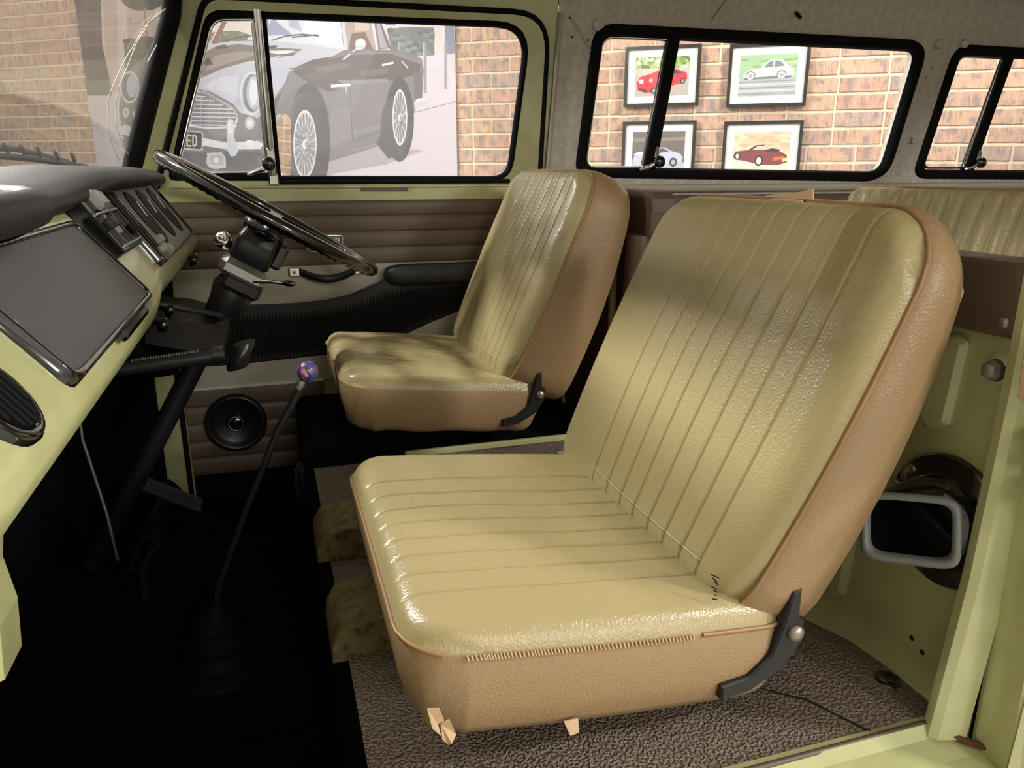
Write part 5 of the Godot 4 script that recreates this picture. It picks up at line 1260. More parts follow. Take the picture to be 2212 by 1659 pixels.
func build_driver_door() -> void:
	var d := setting("door_1", "driver's door in yellow green paint with brown and beige trim", Vector3(0.25, 0.1, -2.1))
	var outer := rpoly(door_line)
	var leaf := inset(outer, 0.012)
	var hole := rpoly(glass_line)
	var s := mb()
	holed(s, leaf, hole, fs, -0.04, 0.004)
	obj("door_leaf", s, M.paint, d, "painted steel door with window opening")
	s = mb()
	moulding(s, inset(outer, -0.004), inset(outer, 0.014), fs, -0.01, 0.016, 5)
	obj("door_seal", s, M.rubber, d, "black rubber door seal")
	# window frame: black channel all round, thicker at the quarter light
	s = mb()
	moulding(s, inset(hole, -0.003), inset(hole, 0.013), fs, -0.012, 0.014, 5)
	obj("window_channel", s, M.rubber, d, "black rubber window channel")
	# quarter light
	var ql := rpoly([[-0.196, 0.988, 0.012], [-0.076, 1.327, 0.042], [0.012, 1.332, 0.004], [0.020, 0.990, 0.004]])
	var qo := rpoly([[-0.216, 0.971, 0.015], [-0.087, 1.346, 0.05], [0.020, 1.349, 0.004], [0.030, 0.971, 0.004]])
	s = mb()
	moulding(s, qo, ql, fs, -0.006, 0.012, 5)
	obj("quarter_light_seal", s, M.rubber, d, "black rubber seal of the quarter light")
	s = mb()
	moulding(s, inset(ql, -0.002), inset(ql, 0.005), fs, 0.0, 0.006, 4)
	obj("quarter_light_rim", s, M.chrome, d, "bright rim of the quarter light")
	s = mb()
	prism(s, ql, fs, -0.006, -0.002)
	obj("quarter_light_pane", s, M.glass, d, "clear quarter light pane")
	s = mb()
	tube(s, [fs(Vector2(0.022, 1.352), 0.006), fs(Vector2(0.026, 1.16), 0.008), fs(Vector2(0.030, 0.985), 0.008)], 0.0105, 12)
	box(s, fs(Vector2(0.031, 0.975), 0.006), Vector3(0.024, 0.03, 0.016), Basis.IDENTITY, 0.003)
	obj("divider_bar", s, M.chrome, d, "bright upright divider bar")
	s = mb()
	tube(s, [fs(Vector2(0.037, 1.35), 0.0), fs(Vector2(0.045, 0.968), 0.002)], 0.005, 8)
	obj("run_channel", s, M.rubber, d)
	var lt := mb()
	lathe(lt, fs(Vector2(0.022, 1.012), 0.012), Vector3(0, 0, 1), [Vector2(0.0, 0.022), Vector2(0.013, 0.022), Vector2(0.0165, 0.018), Vector2(0.0165, 0.004), Vector2(0.012, 0)], 20)
	var latch := obj("latch_knob", lt, M.gloss, d, "round black quarter light latch knob")
	s = mb()
	tube(s, [fs(Vector2(0.018, 1.004), 0.014), fs(Vector2(-0.005, 0.995), 0.016), fs(Vector2(-0.022, 0.988), 0.012), fs(Vector2(-0.03, 0.986), 0.006)], [0.006, 0.006, 0.005, 0.004], 8)
	box(s, fs(Vector2(0.028, 1.035), 0.016), Vector3(0.018, 0.03, 0.008), Basis.IDENTITY, 0.002)
	obj("latch_arm", s, M.chrome, latch, "bright latch arm")
	# wound window
	s = mb()
	prism(s, pv([[0.035, 0.965], [0.665, 0.965], [0.688, 1.04], [0.69, 1.32], [0.655, 1.355], [0.03, 1.352]]), fs, -0.022, -0.018)
	obj("window_pane", s, M.glass, d, "clear wind-down door window")
	s = mb()
	box(s, fs(Vector2(0.345, 0.968), 0.002), Vector3(0.62, 0.012, 0.014), Basis.IDENTITY, 0.003)
	obj("sill_strip", s, M.rubber, d, "black rubber strip along the sill")
	s = mb()
	tube(s, [fs(Vector2(-0.21, 0.957), 0.003), fs(Vector2(0.3, 0.955), 0.003), fs(Vector2(0.735, 0.957), 0.003)], 0.005, 8)
	obj("sill_bead", s, M.paint, d)
	s = mb()
	prism(s, rpoly([[0.246, 0.944, 0.004], [0.371, 0.943, 0.004], [0.371, 0.953, 0.004], [0.246, 0.954, 0.004]], 3), fs, 0.003, 0.008, 0.001)
	obj("sill_slot_cover", s, M.brown_dark, d, "dark brown strip below the window")
	# trim: brown pleats, beige field, brown pleats
	pleats(d, "upper_trim", M.brown, -0.236, 0.735, [0.921, 0.882, 0.841, 0.80, 0.753], 0.006, "brown pleated upper trim")
	s = mb()
	box(s, Vector3(0.25, 0.6, ZW + 0.006), Vector3(0.972, 0.312, 0.012), Basis.IDENTITY, 0.002)
	obj("middle_trim", s, M.beige, d, "plain beige middle trim")
	pleats(d, "lower_trim", M.brown, -0.236, 0.12, [0.445, 0.396, 0.348, 0.30, 0.253, 0.205], 0.006, "brown pleated lower trim")
	s = mb()
	box(s, Vector3(-0.05, 0.447, ZW + 0.016), Vector3(0.34, 0.009, 0.008), Basis.IDENTITY, 0.002)
	obj("bright_strip", s, M.strip, d, "thin bright strip between beige and brown trim")
	s = mb()
	box(s, Vector3(0.25, 0.155, ZW + 0.004), Vector3(0.97, 0.1, 0.016), Basis.IDENTITY, 0.003)
	obj("door_foot", s, M.felt, d)
	# ribbed black pocket
	s = mb()
	var tops := [[-0.236, 0.672], [-0.10, 0.662], [0.06, 0.66], [0.135, 0.664], [0.20, 0.676], [0.25, 0.695], [0.30, 0.714], [0.36, 0.717], [0.60, 0.712]]
	var bots := [[-0.236, 0.512], [-0.09, 0.511], [0.126, 0.521], [0.20, 0.521], [0.25, 0.525], [0.33, 0.556], [0.42, 0.593], [0.52, 0.628], [0.60, 0.632]]
	var cols := []
	var x := -0.236
	var i := 0
	while x < 0.60:
		var a := at_x(tops, x)
		var b := at_x(bots, x)
		var col := []
		for k in 9:
			var t := k / 8.0
			var ridge: float = (0.0034 if i % 2 else -0.0016) if t > 0.08 and t < 0.80 else 0.0
			col.append(fs(Vector2(x, lerp(b, a, t)), 0.016 + 0.036 * smoothstep(0.0, 1.0, t) + ridge))
		col.append(fs(Vector2(x, a + 0.006), 0.046))
		col.append(fs(Vector2(x, a + 0.002), 0.034))
		col.append(fs(Vector2(x, a - 0.02), 0.03))
		col.push_front(fs(Vector2(x, b - 0.006), 0.012))
		cols.append(col)
		x += 0.0045
		i += 1
	sheet(s, cols, -1)
	for e in [0, cols.size() - 1]:
		var l: Array = cols[e]
		for k in range(1, l.size() - 1):
			tri(s, l[0], l[k], l[k + 1])
	obj("map_pocket", s, M.rib, d, "black ribbed plastic map pocket")
	# armrest
	s = mb()
	var loops := []
	for q in [[0.292, 0.2], [0.297, 0.6], [0.310, 0.86], [0.335, 1.0], [0.45, 1.0], [0.59, 1.0], [0.62, 0.9], [0.63, 0.5]]:
		var l := []
		for k in 16:
			var an := TAU * k / 16
			var cy: float = sign(sin(an)) * pow(abs(sin(an)), 0.6)
			var cz: float = sign(cos(an)) * pow(abs(cos(an)), 0.6)
			l.append(Vector3(q[0], 0.727 + 0.028 * q[1] * cy, ZW + 0.045 + 0.035 * q[1] * cz))
		loops.append(l)
	loft(s, loops)
	obj("armrest", s, M.pad, d, "black padded armrest")
	# release lever in its bright frame
	var rel := rpoly([[0.098, 0.790, 0.008], [0.193, 0.787, 0.008], [0.195, 0.835, 0.008], [0.100, 0.838, 0.008]], 4)
	s = mb()
	moulding(s, rel, inset(rel, 0.006), fs, 0.008, 0.006, 4)
	var fr := obj("release_frame", s, M.chrome, d, "bright frame of the door release")
	s = mb()
	prism(s, inset(rel, 0.004), fs, 0.004, 0.010)
	obj("release_recess", s, M.black, fr)
	s = mb()
	box(s, fs(Vector2(0.165, 0.82), 0.018), Vector3(0.045, 0.022, 0.012), Basis.IDENTITY, 0.004)
	obj("release_lever", s, M.alloy, fr)
	# pull strap
	s = mb()
	var pts := []
	for k in 13:
		var t := k / 12.0
		pts.append([lerp(0.075, 0.222, t), 0.742 - 0.018 * sin(PI * t), 0.014 + 0.028 * sin(PI * t)])
	var rows := []
	for p in pts:
		var l := []
		for k in 10:
			var an := TAU * k / 10
			l.append(fs(Vector2(p[0], p[1] + 0.0105 * sin(an)), p[2] + 0.006 * cos(an)))
		rows.append(l)
	loft(s, rows)
	var strap := obj("pull_strap", s, M.black, d, "black pull strap")
	for cx in [0.064, 0.232]:
		s = mb()
		box(s, fs(Vector2(cx, 0.742), 0.014), Vector3(0.03, 0.026, 0.012), Basis.IDENTITY, 0.004)
		screw(s, fs(Vector2(cx, 0.742), 0.02), Vector3(0, 0, 1), 0.004)
		obj("strap_end", s, M.chrome, strap, "bright strap end")
	# door speaker
	s = mb()
	var sc := Vector3(-0.115, 0.348, ZW + 0.012)
	lathe(s, sc, Vector3(0, 0, 1), [Vector2(0.079, 0), Vector2(0.079, 0.012), Vector2(0.074, 0.018), Vector2(0.066, 0.018), Vector2(0.062, 0.012), Vector2(0.045, 0.006), Vector2(0.024, 0.002)], 40)
	var sp := obj("speaker_ring", s, M.black, d, "round black door speaker")
	s = mb()
	lathe(s, sc + Vector3(0, 0, 0.002), Vector3(0, 0, 1), [Vector2(0.026, 0), Vector2(0.024, 0.006), Vector2(0.016, 0.012), Vector2(0, 0.014)], 24)
	obj("speaker_dome", s, M.gloss, sp)
	s = mb()
	lathe(s, sc + Vector3(0, 0, 0.012), Vector3(0, 0, 1), [Vector2(0.017, 0.004), Vector2(0.019, 0.006), Vector2(0.021, 0.004), Vector2(0.019, 0.002)], 24)
	obj("speaker_rim", s, M.alloy, sp)

func at_x(a: Array, x: float) -> float:
	for k in a.size() - 1:
		if x <= a[k + 1][0]:
			return lerp(float(a[k][1]), float(a[k + 1][1]), clampf((x - a[k][0]) / (a[k + 1][0] - a[k][0]), 0, 1))
	return a[a.size() - 1][1]

func build_rear_side() -> void:
	var lines := [side_glass, tail_glass]
	var div := [[1.094, 1.352, 1.073, 0.985], [2.272, 1.352, 2.258, 0.985]]
	var what := ["long side window of the van in black rubber, framed pictures beyond", "rear side window of the van at the picture's right edge"]
	for i in 2:
		var w := setting("window_%d" % (i + 1), what[i], fs(Vector2(lines[i][0][0] + 0.5, 0.97), 0))
		var o := rpoly(lines[i], 8)
		var s := mb()
		moulding(s, inset(o, -0.012), inset(o, 0.022), fs, -0.008, 0.022, 7)
		obj("rubber_seal", s, M.rubber, w, "thick black rubber seal")
		var q: Array = div[i]
		s = mb()
		var a := Vector2(q[0], q[1])
		var b := Vector2(q[2], q[3])
		prism(s, PackedVector2Array([a + Vector2(-0.017, 0), a + Vector2(0.017, 0), b + Vector2(0.020, 0), b + Vector2(-0.020, 0)]), fs, -0.012, 0.012, 0.004)
		obj("divider", s, M.rubber, w, "black divider of the opening pane")
		var x0: float = lines[i][0][0]
		var vent := rpoly([[x0 + 0.022, 1.004, 0.03], [x0 + 0.032, 1.334, 0.035], [a.x - 0.014, 1.336, 0.006], [b.x - 0.018, 1.004, 0.006]])
		s = mb()
		moulding(s, inset(vent, -0.004), inset(vent, 0.004), fs, -0.004, 0.007, 4)
		obj("vent_rim", s, M.chrome, w, "thin bright rim of the opening pane")
		s = mb()
		prism(s, vent, fs, -0.006, -0.002)
		obj("vent_pane", s, M.glass, w, "clear opening pane")
		s = mb()
		prism(s, inset(PackedVector2Array([a + Vector2(0.012, 0), Vector2(lines[i][2][0] - 0.03, 1.35), Vector2(lines[i][3][0] - 0.03, 0.985), b + Vector2(0.014, 0)]), 0.0), fs, -0.014, -0.010)
		obj("fixed_pane", s, M.glass, w, "clear fixed pane")
		var k := fs(b + Vector2(0.018, 0.035), 0.02)
		s = mb()
		lathe(s, k, Vector3(0, 0, 1), [Vector2(0.009, 0), Vector2(0.0165, 0.003), Vector2(0.0165, 0.016), Vector2(0.012, 0.020), Vector2(0, 0.020)], 20)
		var knob := obj("latch_knob", s, M.gloss, w, "round black latch knob")
		s = mb()
		tube(s, [k + Vector3(-0.006, 0.0, 0.004), k + Vector3(-0.03, -0.014, 0.006), k + Vector3(-0.055, -0.022, -0.002)], [0.008, 0.007, 0.004], 8)
		tube(s, [k + Vector3(-0.005, 0.0, 0.0), k + Vector3(-0.004, 0.03, 0.0), k + Vector3(-0.001, 0.05, -0.008)], [0.008, 0.008, 0.004], 8)
		obj("latch_arm", s, M.chrome, knob, "bright latch arm")
	# fixings on the lining
	var wall := get_node("wall_driver_rear")
	for p in [[0.87, 1.362, 0.017, 0.006], [1.981, 1.363, 0.014, 0.014], [2.078, 1.369, 0.013, 0.014]]:
		var s := mb()
		lathe(s, fs(Vector2(p[0], min(p[1], 1.38)), 0.0), Vector3(0, -0.22, 1), [Vector2(p[2], 0), Vector2(p[2], p[3] * 0.6), Vector2(p[2] * 0.8, p[3]), Vector2(p[2] * 0.3, p[3]), Vector2(0, p[3] * 0.7)], 16)
		obj("lining_button", s, M.liner, wall, "plastic button in the lining")
	for p in [[0.80, 1.33, 0.003], [0.845, 1.325, 0.003], [1.985, 1.30, 0.0028], [1.975, 1.27, 0.0025], [0.79, 1.375, 0.004]]:
		var s := mb()
		lathe(s, fs(Vector2(p[0], p[1]), -0.001), Vector3(0, -0.22, 1), [Vector2(p[2], 0.002), Vector2(0, 0.0022)], 10)
		obj("pin_hole", s, M.foam_dark, wall)
	var s := mb()
	tube(s, [fs(Vector2(1.99, 1.095), 0.002), fs(Vector2(1.989, 1.08), 0.01), fs(Vector2(1.984, 1.078), 0.012), fs(Vector2(1.979, 1.084), 0.008)], 0.003, 6)
	obj("coat_hook", s, M.bolt, wall, "small bent hook")
	s = mb()
	tube(s, [fs(Vector2(0.79, 1.378), 0.002), fs(Vector2(0.815, 1.352), 0.003), fs(Vector2(0.838, 1.32), 0.003), fs(Vector2(0.856, 1.30), 0.002)], 0.0022, 6)
	obj("lining_seam", s, M.liner, wall)
	s = mb()
	tube(s, [Vector3(1.46, 1.42, -1.999), Vector3(1.465, 1.411, -1.992), Vector3(1.472, 1.405, -1.992)], 0.005, 6)
	obj("torn_tab", s, M.foam_dark, wall)
	# interior grab seam along the headlining
	s = mb()
	tube(s, [Vector3(1.20, 1.385, -2.006), Vector3(1.24, 1.45, -1.98), Vector3(1.32, 1.53, -1.90), Vector3(1.4, 1.575, -1.77)], 0.003, 6)
	tube(s, [Vector3(2.35, 1.385, -2.006), Vector3(2.35, 1.45, -1.98), Vector3(2.35, 1.53, -1.90), Vector3(2.35, 1.575, -1.77)], 0.003, 6)
	obj("lining_weld", s, M.liner, wall)

func wsx(z: float, y: float) -> float:
	return -0.285 - 0.17 * (1.0 - pow((z + 1.3) / 0.7, 2)) + 0.13 * (y - 1.0) / 0.36

func build_windscreen() -> void:
	var w := setting("window_3", "curved dusty windscreen with cracks and scratches", Vector3(-0.4, 0.95, -1.3))
	var s := mb()
	var rows := []
	var rows2 := []
	for i in 13:
		var y := 0.965 + 0.435 * i / 12.0
		var r := []
		var r2 := []
		for k in 33:
			var z := -2.02 + 1.44 * k / 32.0
			r.append(Vector3(wsx(z, y), y, z))
			r2.append(Vector3(wsx(z, y) - 0.005, y, z))
		rows.append(r); rows2.append(r2)
	sheet(s, rows); sheet(s, rows2)
	obj("windscreen_pane", s, M.dusty_glass, w, "dusty laminated glass")
	s = mb()
	var loop := []
	for k in 24: loop.append([-2.005 + 1.41 * k / 23.0, 0.968])
	for k in range(1, 9): loop.append([-0.595, 0.968 + 0.41 * k / 9.0])
	for k in 24: loop.append([-0.61 - 1.38 * k / 23.0, 1.385])
	for k in range(1, 9): loop.append([-2.005, 1.375 - 0.40 * k / 9.0])
	var pts := []
	for p in loop: pts.append(Vector3(wsx(p[0], p[1]) + 0.003, p[1], p[0]))
	tube(s, pts, 0.021, 10, true)
	obj("rubber_seal", s, M.rubber, w, "black rubber windscreen seal")
	s = mb()
	for k in 28:
		var z := -2.06 + 1.52 * k / 28.0
		var z2 := -2.06 + 1.52 * (k + 1) / 28.0
		for q in [[0.955, 0.93], [0.93, 0.80]]:
			quad(s, Vector3(wsx(z, 0.96) - 0.01, q[0], z), Vector3(wsx(z2, 0.96) - 0.01, q[0], z2), Vector3(wsx(z2, 0.96) - 0.03, q[1], z2), Vector3(wsx(z, 0.96) - 0.03, q[1], z))
	obj("scuttle", s, M.paint, w)
	var cracks := [
		[[-2.007, 1.348], [-1.965, 1.323], [-1.935, 1.291], [-1.917, 1.256], [-1.896, 1.216], [-1.881, 1.171], [-1.875, 1.147], [-1.883, 1.116], [-1.895, 1.087], [-1.917, 1.056], [-1.956, 1.020], [-1.968, 1.012]],
		[[-1.986, 1.336], [-1.947, 1.302], [-1.922, 1.257], [-1.910, 1.203], [-1.898, 1.164], [-1.905, 1.129], [-1.920, 1.092], [-1.943, 1.066], [-1.975, 1.039], [-1.989, 1.030]],
		[[-2.013, 1.296], [-1.994, 1.278], [-1.980, 1.245], [-1.971, 1.220]], [[-1.943, 1.066], [-1.988, 1.042]], [[-1.645, 1.054], [-1.673, 1.047]], [[-1.746, 1.034], [-1.767, 1.026]], [[-1.855, 1.021], [-1.879, 1.013]], [[-1.877, 1.299], [-1.889, 1.290]], [[-1.924, 1.291], [-1.939, 1.289]]]
	for c in cracks:
		s = mb()
		var p := []
		for k in c.size() - 1:
			for j in 4:
				var q := Vector2(c[k][0], c[k][1]).lerp(Vector2(c[k + 1][0], c[k + 1][1]), j / 4.0)
				p.append(Vector3(wsx(q.x, q.y) + 0.001, q.y, q.x + rng.randf_range(-0.0012, 0.0012)))
		tube(s, p, 0.0009, 5)
		obj("crack" if c.size() > 2 else "scratch", s, M.scratch, w, "thin pale crack in the glass" if c.size() > 2 else "")
	s = mb()
	for k in 36:
		var z := rng.randf_range(-2.0, -1.5)
		var y := rng.randf_range(1.02, 1.36)
		lathe(s, Vector3(wsx(z, y), y, z), Vector3(1, 0, 0), [Vector2(0.0015, 0), Vector2(0, 0.001)], 6)
	var sp := obj("dirt_specks", s, M.scratch, w)
	sp.set_meta("kind", "stuff")
	# wiper outside
	var t := thing("wiper", "black wiper arm and blade lying along the windscreen foot", "wiper", Vector3(-0.45, 1.0, -1.7))
	s = mb()
	var bl := []
	for k in 14:
		var z := -1.90 + 0.55 * k / 13.0
		bl.append(Vector3(wsx(z, 1.02) - 0.03, 1.004 + 0.018 * sin(PI * k / 13.0), z))
	tube(s, bl, 0.006, 8)
	obj("blade", s, M.black, t)
	s = mb()
	for k in 10:
		var z := -1.86 + 0.46 * k / 9.0
		tube(s, [Vector3(wsx(z, 1.03) - 0.03, 1.012 + 0.018 * sin(PI * (k + 0.6) / 11.0), z), Vector3(wsx(z, 1.03) - 0.03, 1.03 + 0.012 * sin(PI * k / 9.0), z + 0.02)], 0.004, 6)
	tube(s, [Vector3(-0.382, 1.014, -1.88), Vector3(-0.435, 1.036, -1.74), Vector3(-0.475, 1.04, -1.60), Vector3(-0.50, 1.03, -1.42)], 0.006, 8)
	obj("arm", s, M.black, t)

func build_floor() -> void:
	var s := mb()
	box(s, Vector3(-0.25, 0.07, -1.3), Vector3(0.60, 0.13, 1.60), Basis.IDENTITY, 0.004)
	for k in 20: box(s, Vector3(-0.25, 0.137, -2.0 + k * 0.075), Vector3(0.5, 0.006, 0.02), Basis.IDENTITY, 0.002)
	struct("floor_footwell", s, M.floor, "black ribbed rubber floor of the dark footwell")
	# raised platform under the seats
	var p := setting("floor_platform", "raised cab platform under the seats with brown covering", Vector3(0.4, 0.06, -1.3))
	s = mb()
	box(s, Vector3(0.385, 0.235, -1.3), Vector3(0.69, 0.35, 1.58), Basis.IDENTITY, 0.02)
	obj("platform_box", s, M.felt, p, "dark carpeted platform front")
	s = mb()
	var rows := []
	for i in 15:
		var x := 0.055 + 0.65 * i / 14.0
		var r := []
		for k in 21:
			var z := -1.50 + 0.965 * k / 20.0
			var bump := 0.010 * exp(-(pow(x - 0.60, 2) + pow(z + 0.66, 2)) / 0.006) + 0.003 * sin(x * 17.0) * sin(z * 13.0)
			r.append(Vector3(x, 0.421 + bump, z))
		rows.append(r)
	sheet(s, rows)
	var last: Array = []
	for r in rows: last.append(r[20])
	for k in last.size() - 1:
		quad(s, last[k], last[k + 1], last[k + 1] + Vector3(0, -0.016, 0.004), last[k] + Vector3(0, -0.016, 0.004))
	obj("floor_covering", s, M.mat, p, "brown textured floor covering")
	s = mb()
	tube(s, [Vector3(0.50, 0.424, -0.64), Vector3(0.54, 0.424, -0.605), Vector3(0.555, 0.423, -0.575), Vector3(0.575, 0.423, -0.536)], [0.0008, 0.0012, 0.0014, 0.0018], 5)
	obj("covering_tear", s, M.foam_dark, p, "dark tear in the covering")
	s = mb()
	tube(s, [Vector3(0.06, 0.424, -0.536), Vector3(0.4, 0.424, -0.534), Vector3(0.70, 0.424, -0.536)], 0.0035, 8)
	obj("covering_hem", s, M.brown_dark, p)
	s = mb()
	lathe(s, Vector3(0.649, 0.425, -0.603), Vector3(0, 1, 0.05), [Vector2(0.0155, 0), Vector2(0.0155, 0.004), Vector2(0.012, 0.006), Vector2(0.010, 0.003), Vector2(0, 0.003)], 24)
	obj("grommet", s, M.gloss, p, "round black rubber grommet")
	# painted raised edge beside the driver's seat, with pressed flange
	s = mb()
	box(s, Vector3(0.45, 0.427, -1.503), Vector3(0.42, 0.014, 0.012), Basis.IDENTITY, 0.003)
	obj("painted_rail", s, M.paint, p, "painted steel rail beside the driver's seat")
	s = mb()
	prism(s, pv([[0.545, -1.42], [0.575, -1.43], [0.60, -1.41], [0.605, -1.37], [0.58, -1.35], [0.56, -1.365], [0.55, -1.39]]), func(v, o): return Vector3(v.x, 0.424 + o, v.y), 0.0, 0.0035)
	obj("worn_patch", s, M.paint, p, "bare painted patch worn through the covering")
	# sill of the open doorway
	s = mb()
	loft(s, [sill(-0.62), sill(-0.1), sill(0.3), sill(0.78)], false)
	struct("trim_sill", s, M.paint, "yellow green painted sill of the open doorway")
	# worn seat pedestals under the front edge of the cushions
	for z in [-0.835, -1.715]:
		var t := thing("seat_pedestal", "worn painted steel pedestal under the passenger seat" if z > -1.0 else "dark carpeted pedestal under the driver's seat", "seat base", Vector3(0.25, 0.42, z))
		for e in [-0.05, 0.10] if z < -1.0 else [-0.06, -0.32]:
			s = mb()
			var lp := []
			for q in [[0.036, 0.42], [0.038, 0.445], [0.050, 0.464], [0.08, 0.471], [0.14, 0.462], [0.44, 0.432]]:
				lp.append([Vector3(q[0], q[1], z + e - 0.055), Vector3(q[0], q[1], z + e - 0.02), Vector3(q[0], q[1], z + e + 0.03), Vector3(q[0], q[1], z + e + 0.055)])
			sheet(s, lp)
			for sd in [-0.055, 0.055]:
				for k in lp.size() - 1:
					var a: Vector3 = Vector3(lp[k][0].x, lp[k][0].y, z + e + sd)
					var b: Vector3 = Vector3(lp[k + 1][0].x, lp[k + 1][0].y, z + e + sd)
					quad(s, a, b, Vector3(b.x, 0.42, b.z), Vector3(a.x, 0.42, a.z))
			obj("arched_runner", s, M.worn_paint if z > -1.0 else M.felt, t, "arched runner with flaking paint" if z > -1.0 else "")
			for k in 2:
				s = mb()
				lathe(s, Vector3(0.052 + 0.012 * k, 0.443 + 0.008 * k, z + e - 0.02 + 0.03 * k), Vector3(-0.8, 0.6, 0), [Vector2(0.006, 0.001), Vector2(0, 0.0015)], 10)
				obj("bolt_hole", s, M.foam_dark, t)
		s = mb()
		box(s, Vector3(0.31, 0.432, z - 0.02), Vector3(0.24, 0.02, 0.08), Basis.IDENTITY, 0.01)
		obj("runner_box", s, M.felt, t)

func sill(x: float) -> Array:
	return [Vector3(x, 0.36, -0.56), Vector3(x, 0.412, -0.552), Vector3(x, 0.424, -0.545), Vector3(x, 0.426, -0.532), Vector3(x, 0.412, -0.526), Vector3(x, 0.404, -0.50), Vector3(x, 0.398, -0.462), Vector3(x, 0.38, -0.445), Vector3(x, 0.16, -0.43), Vector3(x, 0.16, -0.50)]

func fb(v: Vector2, off: float) -> Vector3:      # passenger bulkhead, v = (z, y), off towards the front
	return Vector3(0.68 - off, v.y, v.x)

func build_bulkheads() -> void:
	var b := setting("wall_bulkhead", "yellow green bulkhead panel behind the passenger seat", Vector3(0.68, 0.4, -0.8))
	var s := mb()
	box(s, Vector3(0.695, 0.62, -0.82), Vector3(0.03, 0.45, 0.62), Basis.IDENTITY, 0.004)
	# soft cove at the foot
	var cove := []
	for k in 7:
		var a := PI / 2 * k / 6
		cove.append([Vector3(0.68 - 0.05 * (1 - sin(a)), 0.42 + 0.05 * (1 - cos(a)), -1.12), Vector3(0.68 - 0.05 * (1 - sin(a)), 0.42 + 0.05 * (1 - cos(a)), -0.72), Vector3(0.68 - 0.02 * (1 - sin(a)), 0.42 + 0.03 * (1 - cos(a)), -0.54)])
	sheet(s, cove)
	obj("panel", s, M.paint, b, "painted steel panel")
	for q in [[[-0.606, 0.835], [-0.622, 0.832], [-0.642, 0.74], [-0.626, 0.724], [-0.600, 0.737], [-0.592, 0.83]], [[-0.715, 0.60], [-0.735, 0.597], [-0.748, 0.47], [-0.735, 0.455], [-0.716, 0.468], [-0.708, 0.59]]]:
		s = mb()
		var a := []
		for p in q: a.append([p[0], p[1], 0.008])
		prism(s, rpoly(a, 3), fb, 0.0, 0.010, 0.006)
		obj("pressed_bead", s, M.paint, b, "raised pressed bead")
	s = mb()
	prism(s, rpoly([[-0.53, 0.846, 0.0], [-0.60, 0.843, 0.0], [-1.12, 0.843, 0.0], [-1.12, 0.915, 0.03], [-0.53, 0.915, 0.0]], 5), fb, -0.04, 0.012, 0.004)
	obj("vinyl_cap", s, M.brown_dark, b, "brown vinyl capping")
	s = mb()
	screw(s, fb(Vector2(-0.551, 0.858), 0.012), Vector3(-1, 0, 0), 0.006)
	obj("screw", s, M.bolt, b)
	s = mb()
	screw(s, fb(Vector2(-0.630, 0.816), 0.0), Vector3(-1, 0, 0), 0.004)
	obj("screw", s, M.bolt, b)
	for p in [[-0.673, 0.699, 0.0026], [-0.608, 0.474, 0.0034], [-0.591, 0.466, 0.0034], [-0.60, 0.79, 0.0016]]:
		s = mb()
		lathe(s, fb(Vector2(p[0], p[1]), 0.0), Vector3(-1, 0, 0), [Vector2(p[2], 0.0006), Vector2(0, 0.0008)], 10)
		obj("drilled_hole", s, M.foam_dark, b)
	# belt bolt
	var t := thing("anchor_bolt", "silver domed belt anchor bolt on the green bulkhead", "bolt", fb(Vector2(-0.557, 0.809), 0))
	s = mb()
	lathe(s, fb(Vector2(-0.557, 0.809), 0.0), Vector3(-1, 0, 0), [Vector2(0.018, 0), Vector2(0.013, 0.004), Vector2(0.0115, 0.005)], 20)
	obj("washer", s, M.paint, t)
	s = mb()
	lathe(s, fb(Vector2(-0.557, 0.809), 0.004), Vector3(-1, 0.1, 0.2), [Vector2(0.0105, 0), Vector2(0.0105, 0.010), Vector2(0.007, 0.016), Vector2(0, 0.018)], 6, false)
	obj("bolt_head", s, M.bolt, t)
	# air duct elbow
	t = thing("air_duct_elbow", "black round duct outlet with grey rectangular mouth behind the seat", "duct", Vector3(0.68, 0.645, -0.58))
	s = mb()
	var fc := Vector3(0.68, 0.633, -0.588)
	lathe(s, fc, Vector3(-1, 0, 0), [Vector2(0.074, 0), Vector2(0.074, 0.006), Vector2(0.071, 0.009), Vector2(0.054, 0.010), Vector2(0.050, 0.012)], 40)
	obj("flange", s, M.gloss, t, "round black flange")
	for a in [0.5, 2.4, 4.0, 5.6]:
		s = mb()
		screw(s, fc + Vector3(-0.009, sin(a) * 0.063, cos(a) * 0.063), Vector3(-1, 0, 0), 0.0055)
		obj("flange_screw", s, M.bolt, t, "cross-head screw")
	var mc := Vector3(0.612, 0.640, -0.571)
	var mn := Vector3(-0.75, 0.25, 0.6).normalized()
	var mx := Vector3(0.66, 0.13, 0.74)
	mx = (mx - mn * mx.dot(mn)).normalized()
	var my := mn.cross(mx).normalized()
	if my.y < 0: my = -my
	var ring := func(hw: float, hh: float, off: float) -> Array:
		var o := []
		for k in 32:
			var a := TAU * k / 32
			var cx: float = sign(cos(a)) * pow(abs(cos(a)), 0.35)
			var cy: float = sign(sin(a)) * pow(abs(sin(a)), 0.35)
			o.append(mc + mx * (hw * cx) + my * (hh * cy) + mn * off)
		return o
	var circ := []
	for k in 32:
		var a := TAU * k / 32
		var dv := mx * cos(a) + my * sin(a)
		dv = Vector3(0, dv.y, dv.z + dv.x * 0.4).normalized()
		circ.append(fc + Vector3(-0.010, 0, 0) + dv * 0.053)
	var mid := []
	for k in 32: mid.append((circ[k] * 0.5 + ring.call(0.042, 0.032, -0.02)[k] * 0.5) + Vector3(-0.012, 0, 0))
	s = mb()
	loft(s, [circ, mid, ring.call(0.041, 0.031, -0.012)], true, false)
	loft(s, [ring.call(0.039, 0.029, -0.012), mid.map(func(v): return v + (mc - v) * 0.08), circ.map(func(v): return v + (fc - v) * 0.1)], true, false)
